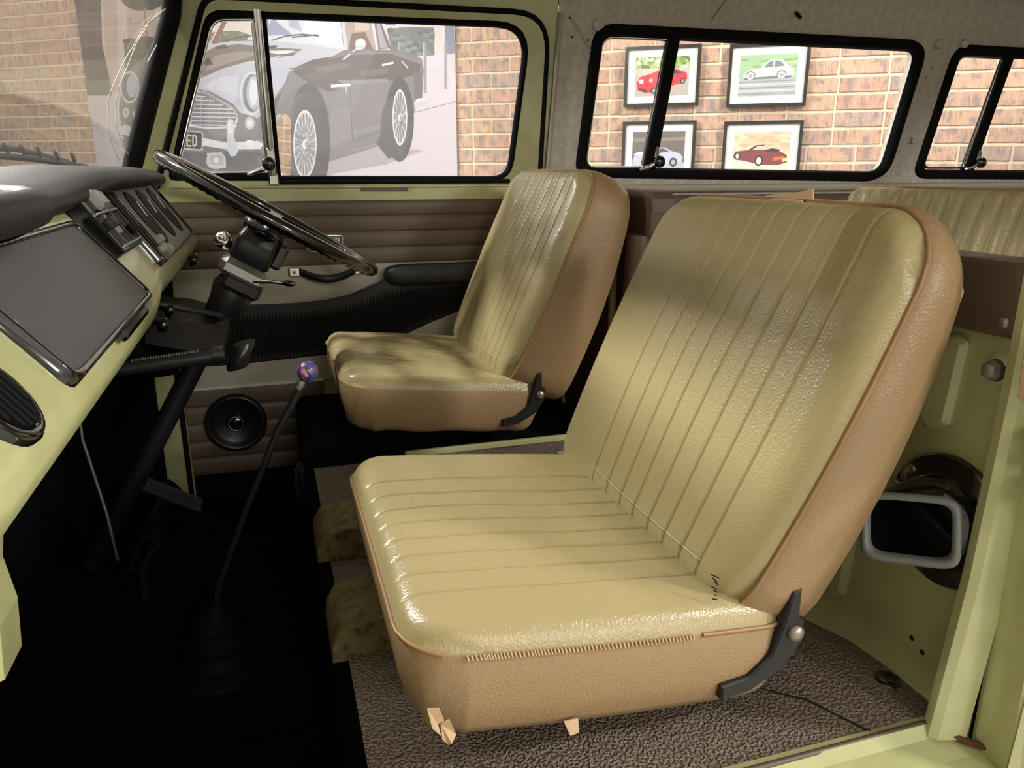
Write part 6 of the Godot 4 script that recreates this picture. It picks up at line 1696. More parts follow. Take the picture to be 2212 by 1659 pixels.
	obj("elbow", s, M.gloss, t, "glossy black elbow")
	s = mb()
	loft(s, [ring.call(0.046, 0.036, -0.012), ring.call(0.047, 0.037, 0.0), ring.call(0.044, 0.034, 0.004), ring.call(0.0395, 0.0295, 0.003), ring.call(0.038, 0.028, -0.012)], true, false)
	obj("mouth_frame", s, M.grey, t, "grey rectangular mouth frame")
	s = mb()
	lathe(s, fc + Vector3(-0.004, 0, 0), Vector3(-1, 0, 0), [Vector2(0.056, 0), Vector2(0, 0.002)], 24)
	box(s, fc + Vector3(-0.012, 0, 0), Vector3(0.012, 0.006, 0.07), Basis(Vector3(1, 0, 0), 0.4), 0.001)
	obj("flap", s, M.rib, t)
	# rear post of the doorway
	var pl := setting("trim_post", "yellow green painted rear post of the open doorway", Vector3(0.72, 0.4, -0.5))
	s = mb()
	box(s, Vector3(0.745, 0.89, -0.495), Vector3(0.13, 1.0, 0.07), Basis.IDENTITY, 0.012)
	obj("post", s, M.paint, pl)
	s = mb()
	loft(s, [flange(0.415, 0.636), flange(0.6, 0.655), flange(0.8, 0.664), flange(1.0, 0.668), flange(1.4, 0.67)], false)
	obj("flange_edge", s, M.paint, pl, "folded weld flange")
	s = mb()
	loft(s, [flange2(0.40, 0.716), flange2(0.6, 0.728), flange2(0.9, 0.735), flange2(1.4, 0.735)], false)
	obj("outer_flange", s, M.paint, pl)
	s = mb()
	tube(s, [Vector3(0.645, 0.424, -0.527), Vector3(0.668, 0.414, -0.508), Vector3(0.70, 0.407, -0.487), Vector3(0.714, 0.405, -0.47)], [0.005, 0.004, 0.003, 0.005], 6)
	obj("rusty_seam", s, M.rust, pl, "rusty seam in the sill corner")
	# lock striker at the picture's edge
	t = thing("lock_striker", "metal lock striker with black wedge on the rear door post", "striker", Vector3(0.675, 0.70, -0.46))
	s = mb()
	box(s, Vector3(0.682, 0.705, -0.478), Vector3(0.008, 0.06, 0.05), Basis.IDENTITY, 0.003)
	obj("plate", s, M.bolt, t)
	s = mb()
	box(s, Vector3(0.670, 0.712, -0.485), Vector3(0.02, 0.022, 0.026), Basis.IDENTITY, 0.006)
	obj("wedge", s, M.rubber, t)
	s = mb()
	box(s, Vector3(0.672, 0.757, -0.482), Vector3(0.022, 0.026, 0.04), Basis.IDENTITY, 0.005)
	obj("buffer", s, M.rubber, t)
	s = mb()
	screw(s, Vector3(0.678, 0.688, -0.49), Vector3(-1, 0, 0.2), 0.006)
	obj("screw", s, M.bolt, t)
	s = mb()
	box(s, Vector3(0.648, 0.83, -0.475), Vector3(0.03, 0.062, 0.05), Basis(Vector3(0, 0, 1), 0.05), 0.003)
	single("wooden_batten", s, M.wood, "short pale wooden batten at the rear door post", "batten")
	# driver's bulkhead
	var d := setting("wall_bulkhead_driver", "bulkhead behind the driver's seat with brown vinyl cap", Vector3(0.75, 0.4, -1.75))
	var f2 := func(v: Vector2, off: float) -> Vector3: return Vector3(0.755 - off, v.y, v.x)
	s = mb()
	prism(s, rpoly([[-1.425, 0.862, 0.02], [-2.07, 0.872, 0.0], [-2.07, 0.965, 0.0], [-1.41, 0.957, 0.035]], 5), f2, -0.035, 0.014, 0.004)
	obj("vinyl_cap", s, M.brown_dark, d, "brown vinyl cap with rounded corner")
	s = mb()
	prism(s, pv([[-1.455, 0.06], [-2.07, 0.06], [-2.07, 0.872], [-1.455, 0.868]]), f2, -0.02, 0.0)
	obj("panel", s, M.brown_dark, d)
	s = mb()
	tube(s, [Vector3(0.735, 0.87, -1.46), Vector3(0.735, 0.65, -1.47), Vector3(0.735, 0.42, -1.48)], 0.026, 12)
	obj("corner_roll", s, M.brown_dark, d)
	s = mb()
	box(s, Vector3(0.72, 0.64, -1.545), Vector3(0.012, 0.44, 0.018), Basis.IDENTITY, 0.003)
	obj("painted_strip", s, M.paint, d)
	# rear compartment floor
	s = mb()
	box(s, Vector3(2.35, 0.10, -1.3), Vector3(3.3, 0.08, 1.6), Basis.IDENTITY, 0)
	struct("floor_rear", s, M.mat, "floor of the rear compartment")

func flange(y: float, x: float) -> Array:
	return [Vector3(x, y, -0.538), Vector3(x - 0.004, y, -0.526), Vector3(x + 0.002, y, -0.519), Vector3(x + 0.012, y, -0.516), Vector3(x + 0.03, y, -0.510), Vector3(x + 0.03, y, -0.538)]

func flange2(y: float, x: float) -> Array:
	return [Vector3(x - 0.04, y, -0.468), Vector3(x - 0.012, y, -0.458), Vector3(x - 0.006, y, -0.44), Vector3(x + 0.01, y, -0.43), Vector3(x + 0.04, y, -0.43), Vector3(x + 0.04, y, -0.468)]

# ---------------------------------------------------------------- dashboard
const DASH_P := [[-0.47, 0.90], [-0.30, 0.952], [-0.252, 0.950], [-0.237, 0.932], [-0.156, 0.834], [-0.150, 0.815], [-0.158, 0.796], [-0.200, 0.746], [-0.214, 0.737], [-0.235, 0.736], [-0.32, 0.72], [-0.47, 0.66]]
const DASH_D := [[-0.47, 0.92], [-0.30, 0.972], [-0.252, 0.972], [-0.245, 0.966], [-0.165, 0.850], [-0.158, 0.833], [-0.165, 0.814], [-0.206, 0.762], [-0.220, 0.752], [-0.240, 0.750], [-0.32, 0.735], [-0.47, 0.68]]
const PAD_P := [[-0.46, 0.940], [-0.45, 0.972], [-0.40, 0.986], [-0.32, 0.985], [-0.268, 0.979], [-0.238, 0.967], [-0.231, 0.954], [-0.245, 0.942]]
const PAD_D := [[-0.46, 0.955], [-0.45, 0.985], [-0.38, 1.004], [-0.29, 1.006], [-0.232, 1.000], [-0.207, 0.988], [-0.207, 0.976], [-0.238, 0.962]]

func blend(a: Array, b: Array, t: float, z: float, grow := 0.0) -> Array:
	var o := []
	for k in a.size():
		var x: float = lerp(float(a[k][0]), float(b[k][0]), t)
		var y: float = lerp(float(a[k][1]), float(b[k][1]), t)
		x = maxf(x, wsx(minf(z, -0.66), 0.95) + 0.03)
		var gx := -0.32
		var gy := 0.84
		o.append(Vector3(lerp(x, gx, grow), lerp(y, gy, grow), z))
	return o

func fp(v: Vector2, off: float) -> Vector3:      # passenger face, v = (z, down the face)
	return Vector3(-0.237 + 0.637 * v.y + 0.771 * off, 0.932 - 0.771 * v.y + 0.637 * off, v.x)

func fd(v: Vector2, off: float) -> Vector3:      # driver face
	return Vector3(-0.245 + 0.568 * v.y + 0.823 * off, 0.966 - 0.823 * v.y + 0.568 * off, v.x)

func smooth_loop(l: Array, rounds := 1) -> Array:
	var cur := l
	for r in rounds:
		var o := []
		var n := cur.size()
		for k in n:
			var a: Vector3 = cur[k]
			var b: Vector3 = cur[(k + 1) % n]
			o.append(a.lerp(b, 0.2)); o.append(a.lerp(b, 0.8))
		cur = o
	return cur

func build_dashboard() -> void:
	var d := thing("dashboard", "yellow green painted steel dashboard with black padded top", "dashboard", Vector3(-0.3, 0.66, -1.3))
	var s := mb()
	var loops := []
	for q in [[-0.45, 0.0, 0.06], [-0.47, 0.0, 0.0], [-1.16, 0.0, 0.0], [-1.22, 0.3, 0.0], [-1.30, 0.85, 0.0], [-1.36, 1.0, 0.0], [-2.03, 1.0, 0.0], [-2.06, 1.0, 0.03]]:
		loops.append(smooth_loop(blend(DASH_P, DASH_D, q[1], q[0], q[2]), 2))
	loft(s, loops)
	obj("body", s, M.paint, d, "yellow green painted body")
	s = mb()
	loops = []
	for q in [[-0.46, 0.0], [-0.60, 0.0], [-1.02, 0.0], [-1.14, 0.12], [-1.24, 0.62], [-1.30, 0.9], [-1.36, 1.0], [-1.93, 1.0], [-2.0, 0.9], [-2.05, 0.7]]:
		loops.append(smooth_loop(blend(PAD_P, PAD_D, q[1], q[0]), 2))
	loft(s, loops)
	obj("top_pad", s, M.pad, d, "black grained padded top")
	s = mb()
	var path := [Vector3(-0.293, 0.968, -0.935), Vector3(-0.258, 0.967, -0.932), Vector3(-0.230, 0.965, -0.915), Vector3(-0.216, 0.963, -0.88), Vector3(-0.213, 0.962, -0.82), Vector3(-0.213, 0.961, -0.68), Vector3(-0.215, 0.962, -0.55), Vector3(-0.248, 0.968, -0.48), Vector3(-0.288, 0.971, -0.47)]
	tube(s, path, [0.016, 0.018, 0.019, 0.019, 0.019, 0.019, 0.019, 0.019, 0.018], 16)
	obj("grab_handle", s, M.pad, d, "black padded grab handle")
	# glove box
	var gb := rpoly([[-0.662, 0.002, 0.012], [-1.112, 0.002, 0.012], [-1.112, 0.126, 0.012], [-0.662, 0.126, 0.016]], 5)
	s = mb()
	prism(s, gb, fp, -0.004, 0.007, 0.002)
	var lid := obj("glove_box_lid", s, M.glove, d, "black grained glove box lid")
	s = mb()
	moulding(s, inset(gb, -0.004), inset(gb, 0.006), fp, -0.002, 0.013, 5)
	obj("lid_rim", s, M.gloss, lid)
	s = mb()
	box(s, fp(Vector2(-0.93, 0.131), 0.008), Vector3(0.012, 0.012, 0.16), Basis(Vector3(0, 0, 1), -0.9), 0.004)
	obj("lid_catch", s, M.gloss, lid)
	s = mb()
	screw(s, fp(Vector2(-0.672, 0.066), 0.008), Vector3(0.771, 0.637, 0), 0.003)
	obj("screw", s, M.bolt, lid)
	# near air vent
	s = mb()
	var vc := Vector3(-0.175, 0.858, -0.545)
	var vn := Vector3(0.80, 0.60, 0.0).normalized()
	lathe(s, vc, vn, [Vector2(0.037, -0.008), Vector2(0.037, 0.004), Vector2(0.034, 0.008), Vector2(0.029, 0.008), Vector2(0.027, 0.002), Vector2(0, 0.002)], 32)
	var vent := obj("air_vent", s, M.gloss, d, "round black slatted air vent")
	for k in 6:
		s = mb()
		box(s, vc + Vector3(0, 0, -0.022 + 0.009 * k) + vn * 0.006, Vector3(0.055 * sqrt(max(0.1, 1.0 - pow((k - 2.5) / 3.0, 2))), 0.008, 0.004), Basis(Vector3(0, 0, 1), -0.93), 0.001)
		obj("slat", s, M.rubber, vent)
	# heater controls
	s = mb()
	var hb := rpoly([[-1.155, 0.012, 0.006], [-1.335, 0.012, 0.006], [-1.335, 0.098, 0.006], [-1.155, 0.098, 0.006]], 3)
	prism(s, hb, fd, -0.012, 0.010, 0.003)
	var hc := obj("heater_panel", s, M.gloss, d, "black heater control panel")
	s = mb()
	box(s, fd(Vector2(-1.225, 0.020), 0.017), Vector3(0.030, 0.016, 0.055), Basis(Vector3(0, 0, 1), -0.966), 0.005)
	obj("rocker_switch", s, M.plastic_clear, hc, "pale grey rocker switch")
	for z in [-1.19, -1.255, -1.315]:
		s = mb()
		box(s, fd(Vector2(z, 0.066), 0.011), Vector3(0.052, 0.006, 0.012), Basis(Vector3(0, 0, 1), -0.966), 0.002)
		obj("slider_slot", s, M.black, hc)
	s = mb()
	box(s, fd(Vector2(-1.25, 0.038), 0.012), Vector3(0.004, 0.005, 0.15), Basis(Vector3(0, 0, 1), -0.966), 0.001)
	box(s, fd(Vector2(-1.24, 0.090), 0.012), Vector3(0.004, 0.005, 0.15), Basis(Vector3(0, 0, 1), -0.966), 0.001)
	box(s, fd(Vector2(-1.222, 0.06), 0.0115), Vector3(0.026, 0.004, 0.03), Basis(Vector3(0, 0, 1), -0.966), 0.001)
	obj("bright_bars", s, M.alloy, hc, "bright trim bars")
	for z in [-1.20, -1.30]:
		s = mb()
		for k in 7: box(s, fd(Vector2(z - 0.018 + 0.006 * k, 0.074 if z < -1.25 else 0.056), 0.016), Vector3(0.014, 0.01, 0.003), Basis(Vector3(0, 0, 1), -0.966), 0.001)
		obj("ribbed_slider", s, M.gloss, hc)
	# instrument panel
	var ip := rpoly([[-1.352, 0.000, 0.010], [-1.935, 0.000, 0.012], [-1.935, 0.139, 0.012], [-1.352, 0.139, 0.008]], 5)
	s = mb()
	prism(s, ip, fd, -0.004, 0.008, 0.002)
	var panel := obj("instrument_panel", s, M.panel, d, "grey black instrument panel")
	s = mb()
	moulding(s, inset(ip, -0.004), inset(ip, 0.005), fd, 0.0, 0.014, 5)
	obj("panel_rim", s, M.gloss, panel)
	for z in [-1.54, -1.68, -1.83]:
		s = mb()
		var oval := PackedVector2Array()
		for k in 32: oval.append(Vector2(z + 0.058 * cos(TAU * k / 32), 0.066 + 0.055 * sin(TAU * k / 32)))
		prism(s, oval, fd, 0.006, 0.0095, 0.0015)
		var dial := obj("dial", s, M.dial, panel, "round black dial")
		s = mb()
		tube(s, [fd(Vector2(z, 0.064), 0.011), fd(Vector2(z - 0.02, 0.035), 0.011)], 0.001, 6)
		obj("needle", s, M.mount, dial)
	s = mb()
	for k in 2: box(s, fd(Vector2(-1.372 - 0.022 * k, 0.066), 0.011), Vector3(0.112, 0.008, 0.010), Basis(Vector3(0, 0, 1), -0.966), 0.003)
	obj("lever_slots", s, M.gloss, panel)
	for q in [[-1.375, 0.122], [-1.402, 0.108], [-1.415, 0.128]]:
		s = mb()
		box(s, fd(Vector2(q[0], q[1]), 0.020), Vector3(0.014, 0.016, 0.020), Basis(Vector3(0, 0, 1), -0.966), 0.003)
		obj("lever_knob", s, M.plastic_clear, panel, "smoky plastic lever knob")
	for q in [[-1.86, 0.812, 0.016], [-1.62, 0.742, 0.013], [-1.50, 0.735, 0.014]]:
		s = mb()
		var o := Vector3(-0.172 if q[1] > 0.8 else -0.205, q[1], q[0])
		lathe(s, o, Vector3(0.9, -0.42, 0), [Vector2(0.006, -0.02), Vector2(0.006, 0.008), Vector2(q[2], 0.012), Vector2(q[2], 0.020), Vector2(q[2] * 0.7, 0.025), Vector2(0, 0.026)], 18)
		obj("pull_knob", s, M.gloss, d, "black pull knob")
	# dark housing under the driver's side
	s = mb()
	loft(s, [[Vector3(-0.44, 0.735, -1.46), Vector3(-0.235, 0.755, -1.46), Vector3(-0.25, 0.66, -1.46), Vector3(-0.44, 0.60, -1.46)], [Vector3(-0.44, 0.735, -2.05), Vector3(-0.225, 0.76, -2.05), Vector3(-0.24, 0.50, -2.05), Vector3(-0.44, 0.48, -2.05)]], false)
	obj("under_tray", s, M.felt, d)

func build_steering() -> void:
	var c := Vector3(0.016, 0.907, -1.72)
	var n := Vector3(0.507, 0.862, 0).normalized()
	var u := Vector3(0.862, -0.507, 0).normalized()
	var v := Vector3(0, 0, 1)
	var t := thing("steering_wheel", "thin glossy black two-spoke steering wheel before the driver's seat", "steering wheel", c)
	var s := mb()
	var pts := []
	var rad := []
	for k in 96:
		var a := TAU * k / 96
		var grip: float = 0.0012 * sin(a * 60.0) if absf(sin(a)) > 0.2 or cos(a) < 0 else 0.0
		pts.append(c + (u * cos(a) + v * sin(a)) * 0.233)
		rad.append(0.0125)
	tube(s, pts, rad, 12, true)
	var rim := obj("rim", s, M.gloss, t, "glossy black rim")
	s = mb()
	for k in 84:
		var a := TAU * k / 84
		lathe(s, c + (u * cos(a) + v * sin(a)) * 0.234 - n * 0.0058, (u * cos(a) + v * sin(a)) * 0.5 - n, [Vector2(0.0068, 0), Vector2(0.006, 0.005), Vector2(0.003, 0.0075), Vector2(0, 0.008)], 8)
	obj("finger_grips", s, M.gloss, rim)
	for e in [-1, 1]:
		s = mb()
		var l := []
		for q in [[0.02, 0.032, 0.020, 0.007], [0.07, 0.030, 0.017, 0.006], [0.14, 0.02, 0.014, 0.005], [0.20, 0.006, 0.014, 0.005], [0.232, 0.0, 0.018, 0.005]]:
			var o: Vector3 = c - n * q[1] + v * (e * q[0]) + u * 0.018 * (q[0] / 0.23)
			l.append([o + u * q[2] + n * q[3], o + u * q[2] - n * q[3], o - u * q[2] - n * q[3], o - u * q[2] + n * q[3]])
		loft(s, l, false)
		obj("spoke", s, M.alloy if e < 0 else M.gloss, t, "grey metal spoke" if e < 0 else "")
	s = mb()
	lathe(s, c - n * 0.052, n, [Vector2(0.038, 0), Vector2(0.045, 0.008), Vector2(0.045, 0.026), Vector2(0.034, 0.036), Vector2(0.03, 0.04), Vector2(0, 0.043)], 28)
	obj("hub", s, M.gloss, t, "black hub and horn button")
	# column with its shrouds and stalk
	var k := thing("steering_column", "black steering column with metal switch housing and stalk", "steering column", c - n * 0.62)
	s = mb()
	tube(s, [c - n * 0.10, c - n * 0.25, c - n * 0.66, c - n * 0.86], 0.021, 16)
	obj("tube", s, M.black, k)
	var b := Basis(u, n, u.cross(n))
	s = mb()
	var sh := []
	for q in [[-0.112, 0.036], [-0.107, 0.041], [-0.075, 0.041], [-0.040, 0.034], [-0.034, 0.027]]:
		var l := []
		for j in 20:
			var a := TAU * j / 20
			l.append(c + n * q[0] + u * (float(q[1]) * 1.05 * signf(cos(a)) * pow(abs(cos(a)), 0.3)) + v * (float(q[1]) * signf(sin(a)) * pow(abs(sin(a)), 0.3)))
		sh.append(l)
	loft(s, sh)
	obj("upper_shroud", s, M.black, k, "black upper shroud")
	s = mb()
	box(s, c - n * 0.070 + u * 0.050 + v * 0.01, Vector3(0.024, 0.055, 0.04), b, 0.006)
	obj("ignition_block", s, M.gloss, k)
	s = mb()
	lathe(s, c - n * 0.092 - u * 0.062 + v * 0.01, v * 0.7 + n * 0.3 - u * 0.5, [Vector2(0.012, -0.02), Vector2(0.017, -0.006), Vector2(0.0175, 0.006), Vector2(0.014, 0.010), Vector2(0.005, 0.011), Vector2(0, 0.009)], 20)
	obj("lock_barrel", s, M.chrome, k, "round bright lock barrel")
	s = mb()
	box(s, c - n * 0.132 + v * 0.012, Vector3(0.098, 0.040, 0.085), b, 0.012)
	obj("switch_housing", s, M.alloy, k, "grey metal switch housing")
	s = mb()
	box(s, c - n * 0.158 + v * 0.015 + u * 0.010, Vector3(0.08, 0.034, 0.082), b, 0.008)
	obj("housing_lower", s, M.black, k)
	s = mb()
	var st0 := c - n * 0.136 + v * 0.052 + u * 0.025
	tube(s, [st0, st0 + Vector3(0.035, 0.0, 0.015), st0 + Vector3(0.06, -0.003, 0.022)], 0.0038, 10)
	var stalk := obj("stalk", s, M.chrome, k, "bright indicator stalk")
	s = mb()
	var e0 := st0 + Vector3(0.058, -0.003, 0.021)
	tube(s, [e0, e0 + Vector3(0.006, 0, 0.002), e0 + Vector3(0.016, -0.001, 0.005), e0 + Vector3(0.024, -0.002, 0.007)], [0.004, 0.0065, 0.0065, 0.003], 10)
	obj("stalk_tip", s, M.gloss, stalk)
	s = mb()
	lathe(s, c - n * 0.245, n, [Vector2(0.023, -0.02), Vector2(0.034, 0.0), Vector2(0.036, 0.03), Vector2(0.044, 0.07), Vector2(0.038, 0.085)], 24)
	obj("lower_shroud", s, M.black, k)
	# bracket and cowl between dash and column
	s = mb()
	loft(s, [[Vector3(-0.24, 0.735, -1.60), Vector3(-0.24, 0.735, -1.82), Vector3(-0.24, 0.69, -1.82), Vector3(-0.24, 0.675, -1.60)], [Vector3(-0.17, 0.715, -1.60), Vector3(-0.17, 0.725, -1.82), Vector3(-0.17, 0.675, -1.82), Vector3(-0.16, 0.655, -1.60)], [Vector3(-0.115, 0.695, -1.655), Vector3(-0.115, 0.71, -1.79), Vector3(-0.11, 0.66, -1.79), Vector3(-0.10, 0.645, -1.655)], [Vector3(-0.085, 0.70, -1.69), Vector3(-0.085, 0.71, -1.75), Vector3(-0.09, 0.66, -1.75), Vector3(-0.09, 0.655, -1.69)]], false)
	obj("cowl", s, M.black, k, "black plastic cowl under the dashboard")
	s = mb()
	tube(s, [Vector3(-0.225, 0.752, -1.615), Vector3(-0.16, 0.735, -1.62), Vector3(-0.10, 0.712, -1.66)], 0.006, 8)
	obj("cowl_edge", s, M.rib, k)

func build_controls() -> void:
	# gear lever
	var t := thing("gear_lever", "long thin gear lever with marbled round knob and ringed rubber boot", "gear lever", Vector3(-0.14, 0.06, -1.3))
	var s := mb()
	var p := [Vector3(0.045, 0.66, -1.3), Vector3(-0.007, 0.572, -1.3), Vector3(-0.062, 0.452, -1.3), Vector3(-0.112, 0.335, -1.3), Vector3(-0.131, 0.286, -1.3), Vector3(-0.139, 0.23, -1.3)]
	tube(s, p, [0.0065, 0.006, 0.006, 0.006, 0.0065, 0.008], 10)
	obj("shaft", s, M.dark_metal, t, "dark steel shaft")
	s = mb()
	lathe(s, Vector3(0.049, 0.672, -1.3), Vector3(0.5, 0.85, 0.1), sphere_profile(0.0175), 24)
	var km := mat(Color(1, 1, 1), 0.15)
	km.albedo_texture = noise_tex(77, 0.012, FastNoiseLite.TYPE_SIMPLEX, 256, 2, false, 1, ramp([Color8(226, 220, 214), Color8(214, 110, 80), Color8(40, 48, 120), Color8(58, 66, 150), Color8(120, 108, 84), Color8(190, 90, 110)], [0.0, 0.28, 0.38, 0.6, 0.72, 1.0]))
	km.uv1_triplanar = true
	km.uv1_scale = Vector3(9, 9, 9)
	obj("knob", s, km, t, "blue, red and white marbled round knob")
	s = mb()
	lathe(s, Vector3(0.038, 0.653, -1.3), Vector3(0.5, 0.85, 0), [Vector2(0.007, -0.012), Vector2(0.008, -0.004), Vector2(0.0075, 0.004)], 12)
	obj("ferrule", s, M.bolt, t)
	s = mb()
	lathe(s, Vector3(-0.14, 0.125, -1.3), Vector3(0, 1, 0), [Vector2(0.078, 0), Vector2(0.078, 0.012), Vector2(0.068, 0.018), Vector2(0.058, 0.022), Vector2(0.066, 0.034), Vector2(0.064, 0.046), Vector2(0.048, 0.052), Vector2(0.055, 0.066), Vector2(0.052, 0.078), Vector2(0.036, 0.084), Vector2(0.042, 0.098), Vector2(0.038, 0.11), Vector2(0.024, 0.116), Vector2(0.023, 0.13), Vector2(0.017, 0.14), Vector2(0.010, 0.142)], 32)
	obj("boot", s, M.rubber, t, "ringed black rubber boot")
	# handbrake
	t = thing("handbrake", "umbrella-type handbrake rod with black pistol grip under the dashboard", "handbrake", Vector3(-0.17, 0.67, -1.42))
	s = mb()
	tube(s, [Vector3(-0.30, 0.668, -1.42), Vector3(-0.24, 0.671, -1.42), Vector3(-0.097, 0.683, -1.42)], 0.0125, 12)
	obj("rod", s, M.dark_metal, t, "dark metal rod")
	s = mb()
	for k in 26: box(s, Vector3(-0.235 + 0.0042 * k, 0.6845 + 0.00035 * k, -1.418), Vector3(0.0022, 0.003, 0.01), Basis.IDENTITY, 0.0005)
	obj("ratchet_teeth", s, M.bolt, t)
	s = mb()
	tube(s, [Vector3(-0.105, 0.683, -1.42), Vector3(-0.085, 0.686, -1.42)], 0.0165, 12)
	var gl := []
	for q in [[-0.066, 0.658, 0.013], [-0.067, 0.664, 0.017], [-0.060, 0.680, 0.019], [-0.054, 0.693, 0.018], [-0.052, 0.703, 0.013]]:
		var l := []
		for k in 12:
			var a := TAU * k / 12
			l.append(Vector3(q[0] + 0.019 * cos(a), q[1] + 0.004 * cos(a), -1.42 + float(q[2]) * 1.6 * sin(a)))
		gl.append(l)
	loft(s, gl)
	obj("grip", s, M.black, t, "black pistol grip")
	s = mb()
	tube(s, [Vector3(-0.337, 0.60, -1.45), Vector3(-0.337, 0.54, -1.45), Vector3(-0.317, 0.395, -1.45), Vector3(-0.31, 0.30, -1.45)], 0.003, 6)
	obj("cable", s, M.alloy, t, "thin bright brake cable")
	# pedals
	t = thing("accelerator_pedal", "ribbed grey accelerator treadle in the dark footwell", "pedal", Vector3(-0.25, 0.06, -1.74))
	s = mb()
	var b := Basis(Vector3(0, 0, 1), -0.55)
	box(s, Vector3(-0.243, 0.302, -1.73), Vector3(0.135, 0.012, 0.05), b, 0.004)
	for k in 5: box(s, Vector3(-0.243, 0.302, -1.73) + b * Vector3(0, 0.008, -0.02 + 0.01 * k), Vector3(0.125, 0.006, 0.005), b, 0.001)
	obj("treadle", s, M.rib, t)
	s = mb()
	tube(s, [Vector3(-0.27, 0.30, -1.73), Vector3(-0.33, 0.18, -1.73), Vector3(-0.38, 0.06, -1.73)], 0.008, 8)
	obj("pedal_rod", s, M.dark_metal, t)
	for q in [[-1.60, "brake"], [-1.86, "clutch"]]:
		t = thing("%s_pedal" % q[1], "small dark %s pedal on a bent arm in the footwell" % q[1], "pedal", Vector3(-0.28, 0.06, q[0]))
		s = mb()
		lathe(s, Vector3(-0.265, 0.262, q[0]), Vector3(0.75, 0.65, 0), [Vector2(0.032, 0), Vector2(0.034, 0.006), Vector2(0.03, 0.012), Vector2(0, 0.013)], 20)
		obj("pad", s, M.rubber, t)
		s = mb()
		tube(s, [Vector3(-0.268, 0.258, q[0]), Vector3(-0.30, 0.20, q[0]), Vector3(-0.30, 0.06, q[0])], 0.009, 8)
		obj("arm", s, M.dark_metal, t)
	# near hinge post below the dashboard
	s = mb()
	loft(s, [[Vector3(-0.30, 0.78, -0.62), Vector3(-0.225, 0.78, -0.66), Vector3(-0.225, 0.78, -0.72), Vector3(-0.32, 0.78, -0.72)], [Vector3(-0.30, 0.68, -0.62), Vector3(-0.237, 0.68, -0.66), Vector3(-0.237, 0.68, -0.70), Vector3(-0.32, 0.68, -0.72)], [Vector3(-0.30, 0.64, -0.62), Vector3(-0.232, 0.64, -0.65), Vector3(-0.232, 0.64, -0.70), Vector3(-0.32, 0.64, -0.72)], [Vector3(-0.30, 0.592, -0.62), Vector3(-0.236, 0.592, -0.65), Vector3(-0.236, 0.592, -0.70), Vector3(-0.32, 0.592, -0.72)]], false)
	struct("trim_hinge_post", s, M.paint, "painted hinge post below the near end of the dashboard")
	# door mirror outside
	t = thing("door_mirror", "chrome framed door mirror seen through the driver's window", "mirror", Vector3(0.06, 0.99, -2.30))
	var mo := Vector3(0.066, 1.062, -2.315)
	var ux := Vector3(-0.62, -0.05, 0.78).normalized()
	var uy := Vector3(0.06, 1.0, 0.02).normalized()
	var un := ux.cross(uy).normalized()
	if un.x < 0: un = -un
	un = Vector3(0.78, 0.0, 0.62).normalized()
	var fm := func(w: Vector2, off: float) -> Vector3: return mo + ux * w.x + uy * w.y - un * off
	var ml := rpoly([[-0.040, -0.080, 0.02], [0.036, -0.080, 0.02], [0.040, 0.05, 0.04], [0.0, 0.085, 0.03], [-0.040, 0.078, 0.02]], 6)
	s = mb()
	prism(s, ml, fm, 0.014, 0.0, 0.003)
	obj("mirror_shell", s, M.chrome, t)
	s = mb()
	prism(s, inset(ml, 0.006), fm, 0.0, -0.002)
	obj("mirror_glass", s, M.mirror, t)
	s = mb()
	tube(s, [mo + uy * -0.075, mo + uy * -0.10 + Vector3(-0.01, 0, 0.05), Vector3(0.05, 0.92, -2.16)], 0.006, 8)
	obj("mirror_arm", s, M.chrome, t)

func sphere_profile(r: float) -> Array:
	var o := []
	for k in 13:
		var a := -PI / 2 + PI * k / 12
		o.append(Vector2(max(0.0, r * cos(a)), r * sin(a)))
	o[0].x = 0.0
	o[12].x = 0.0
	return o

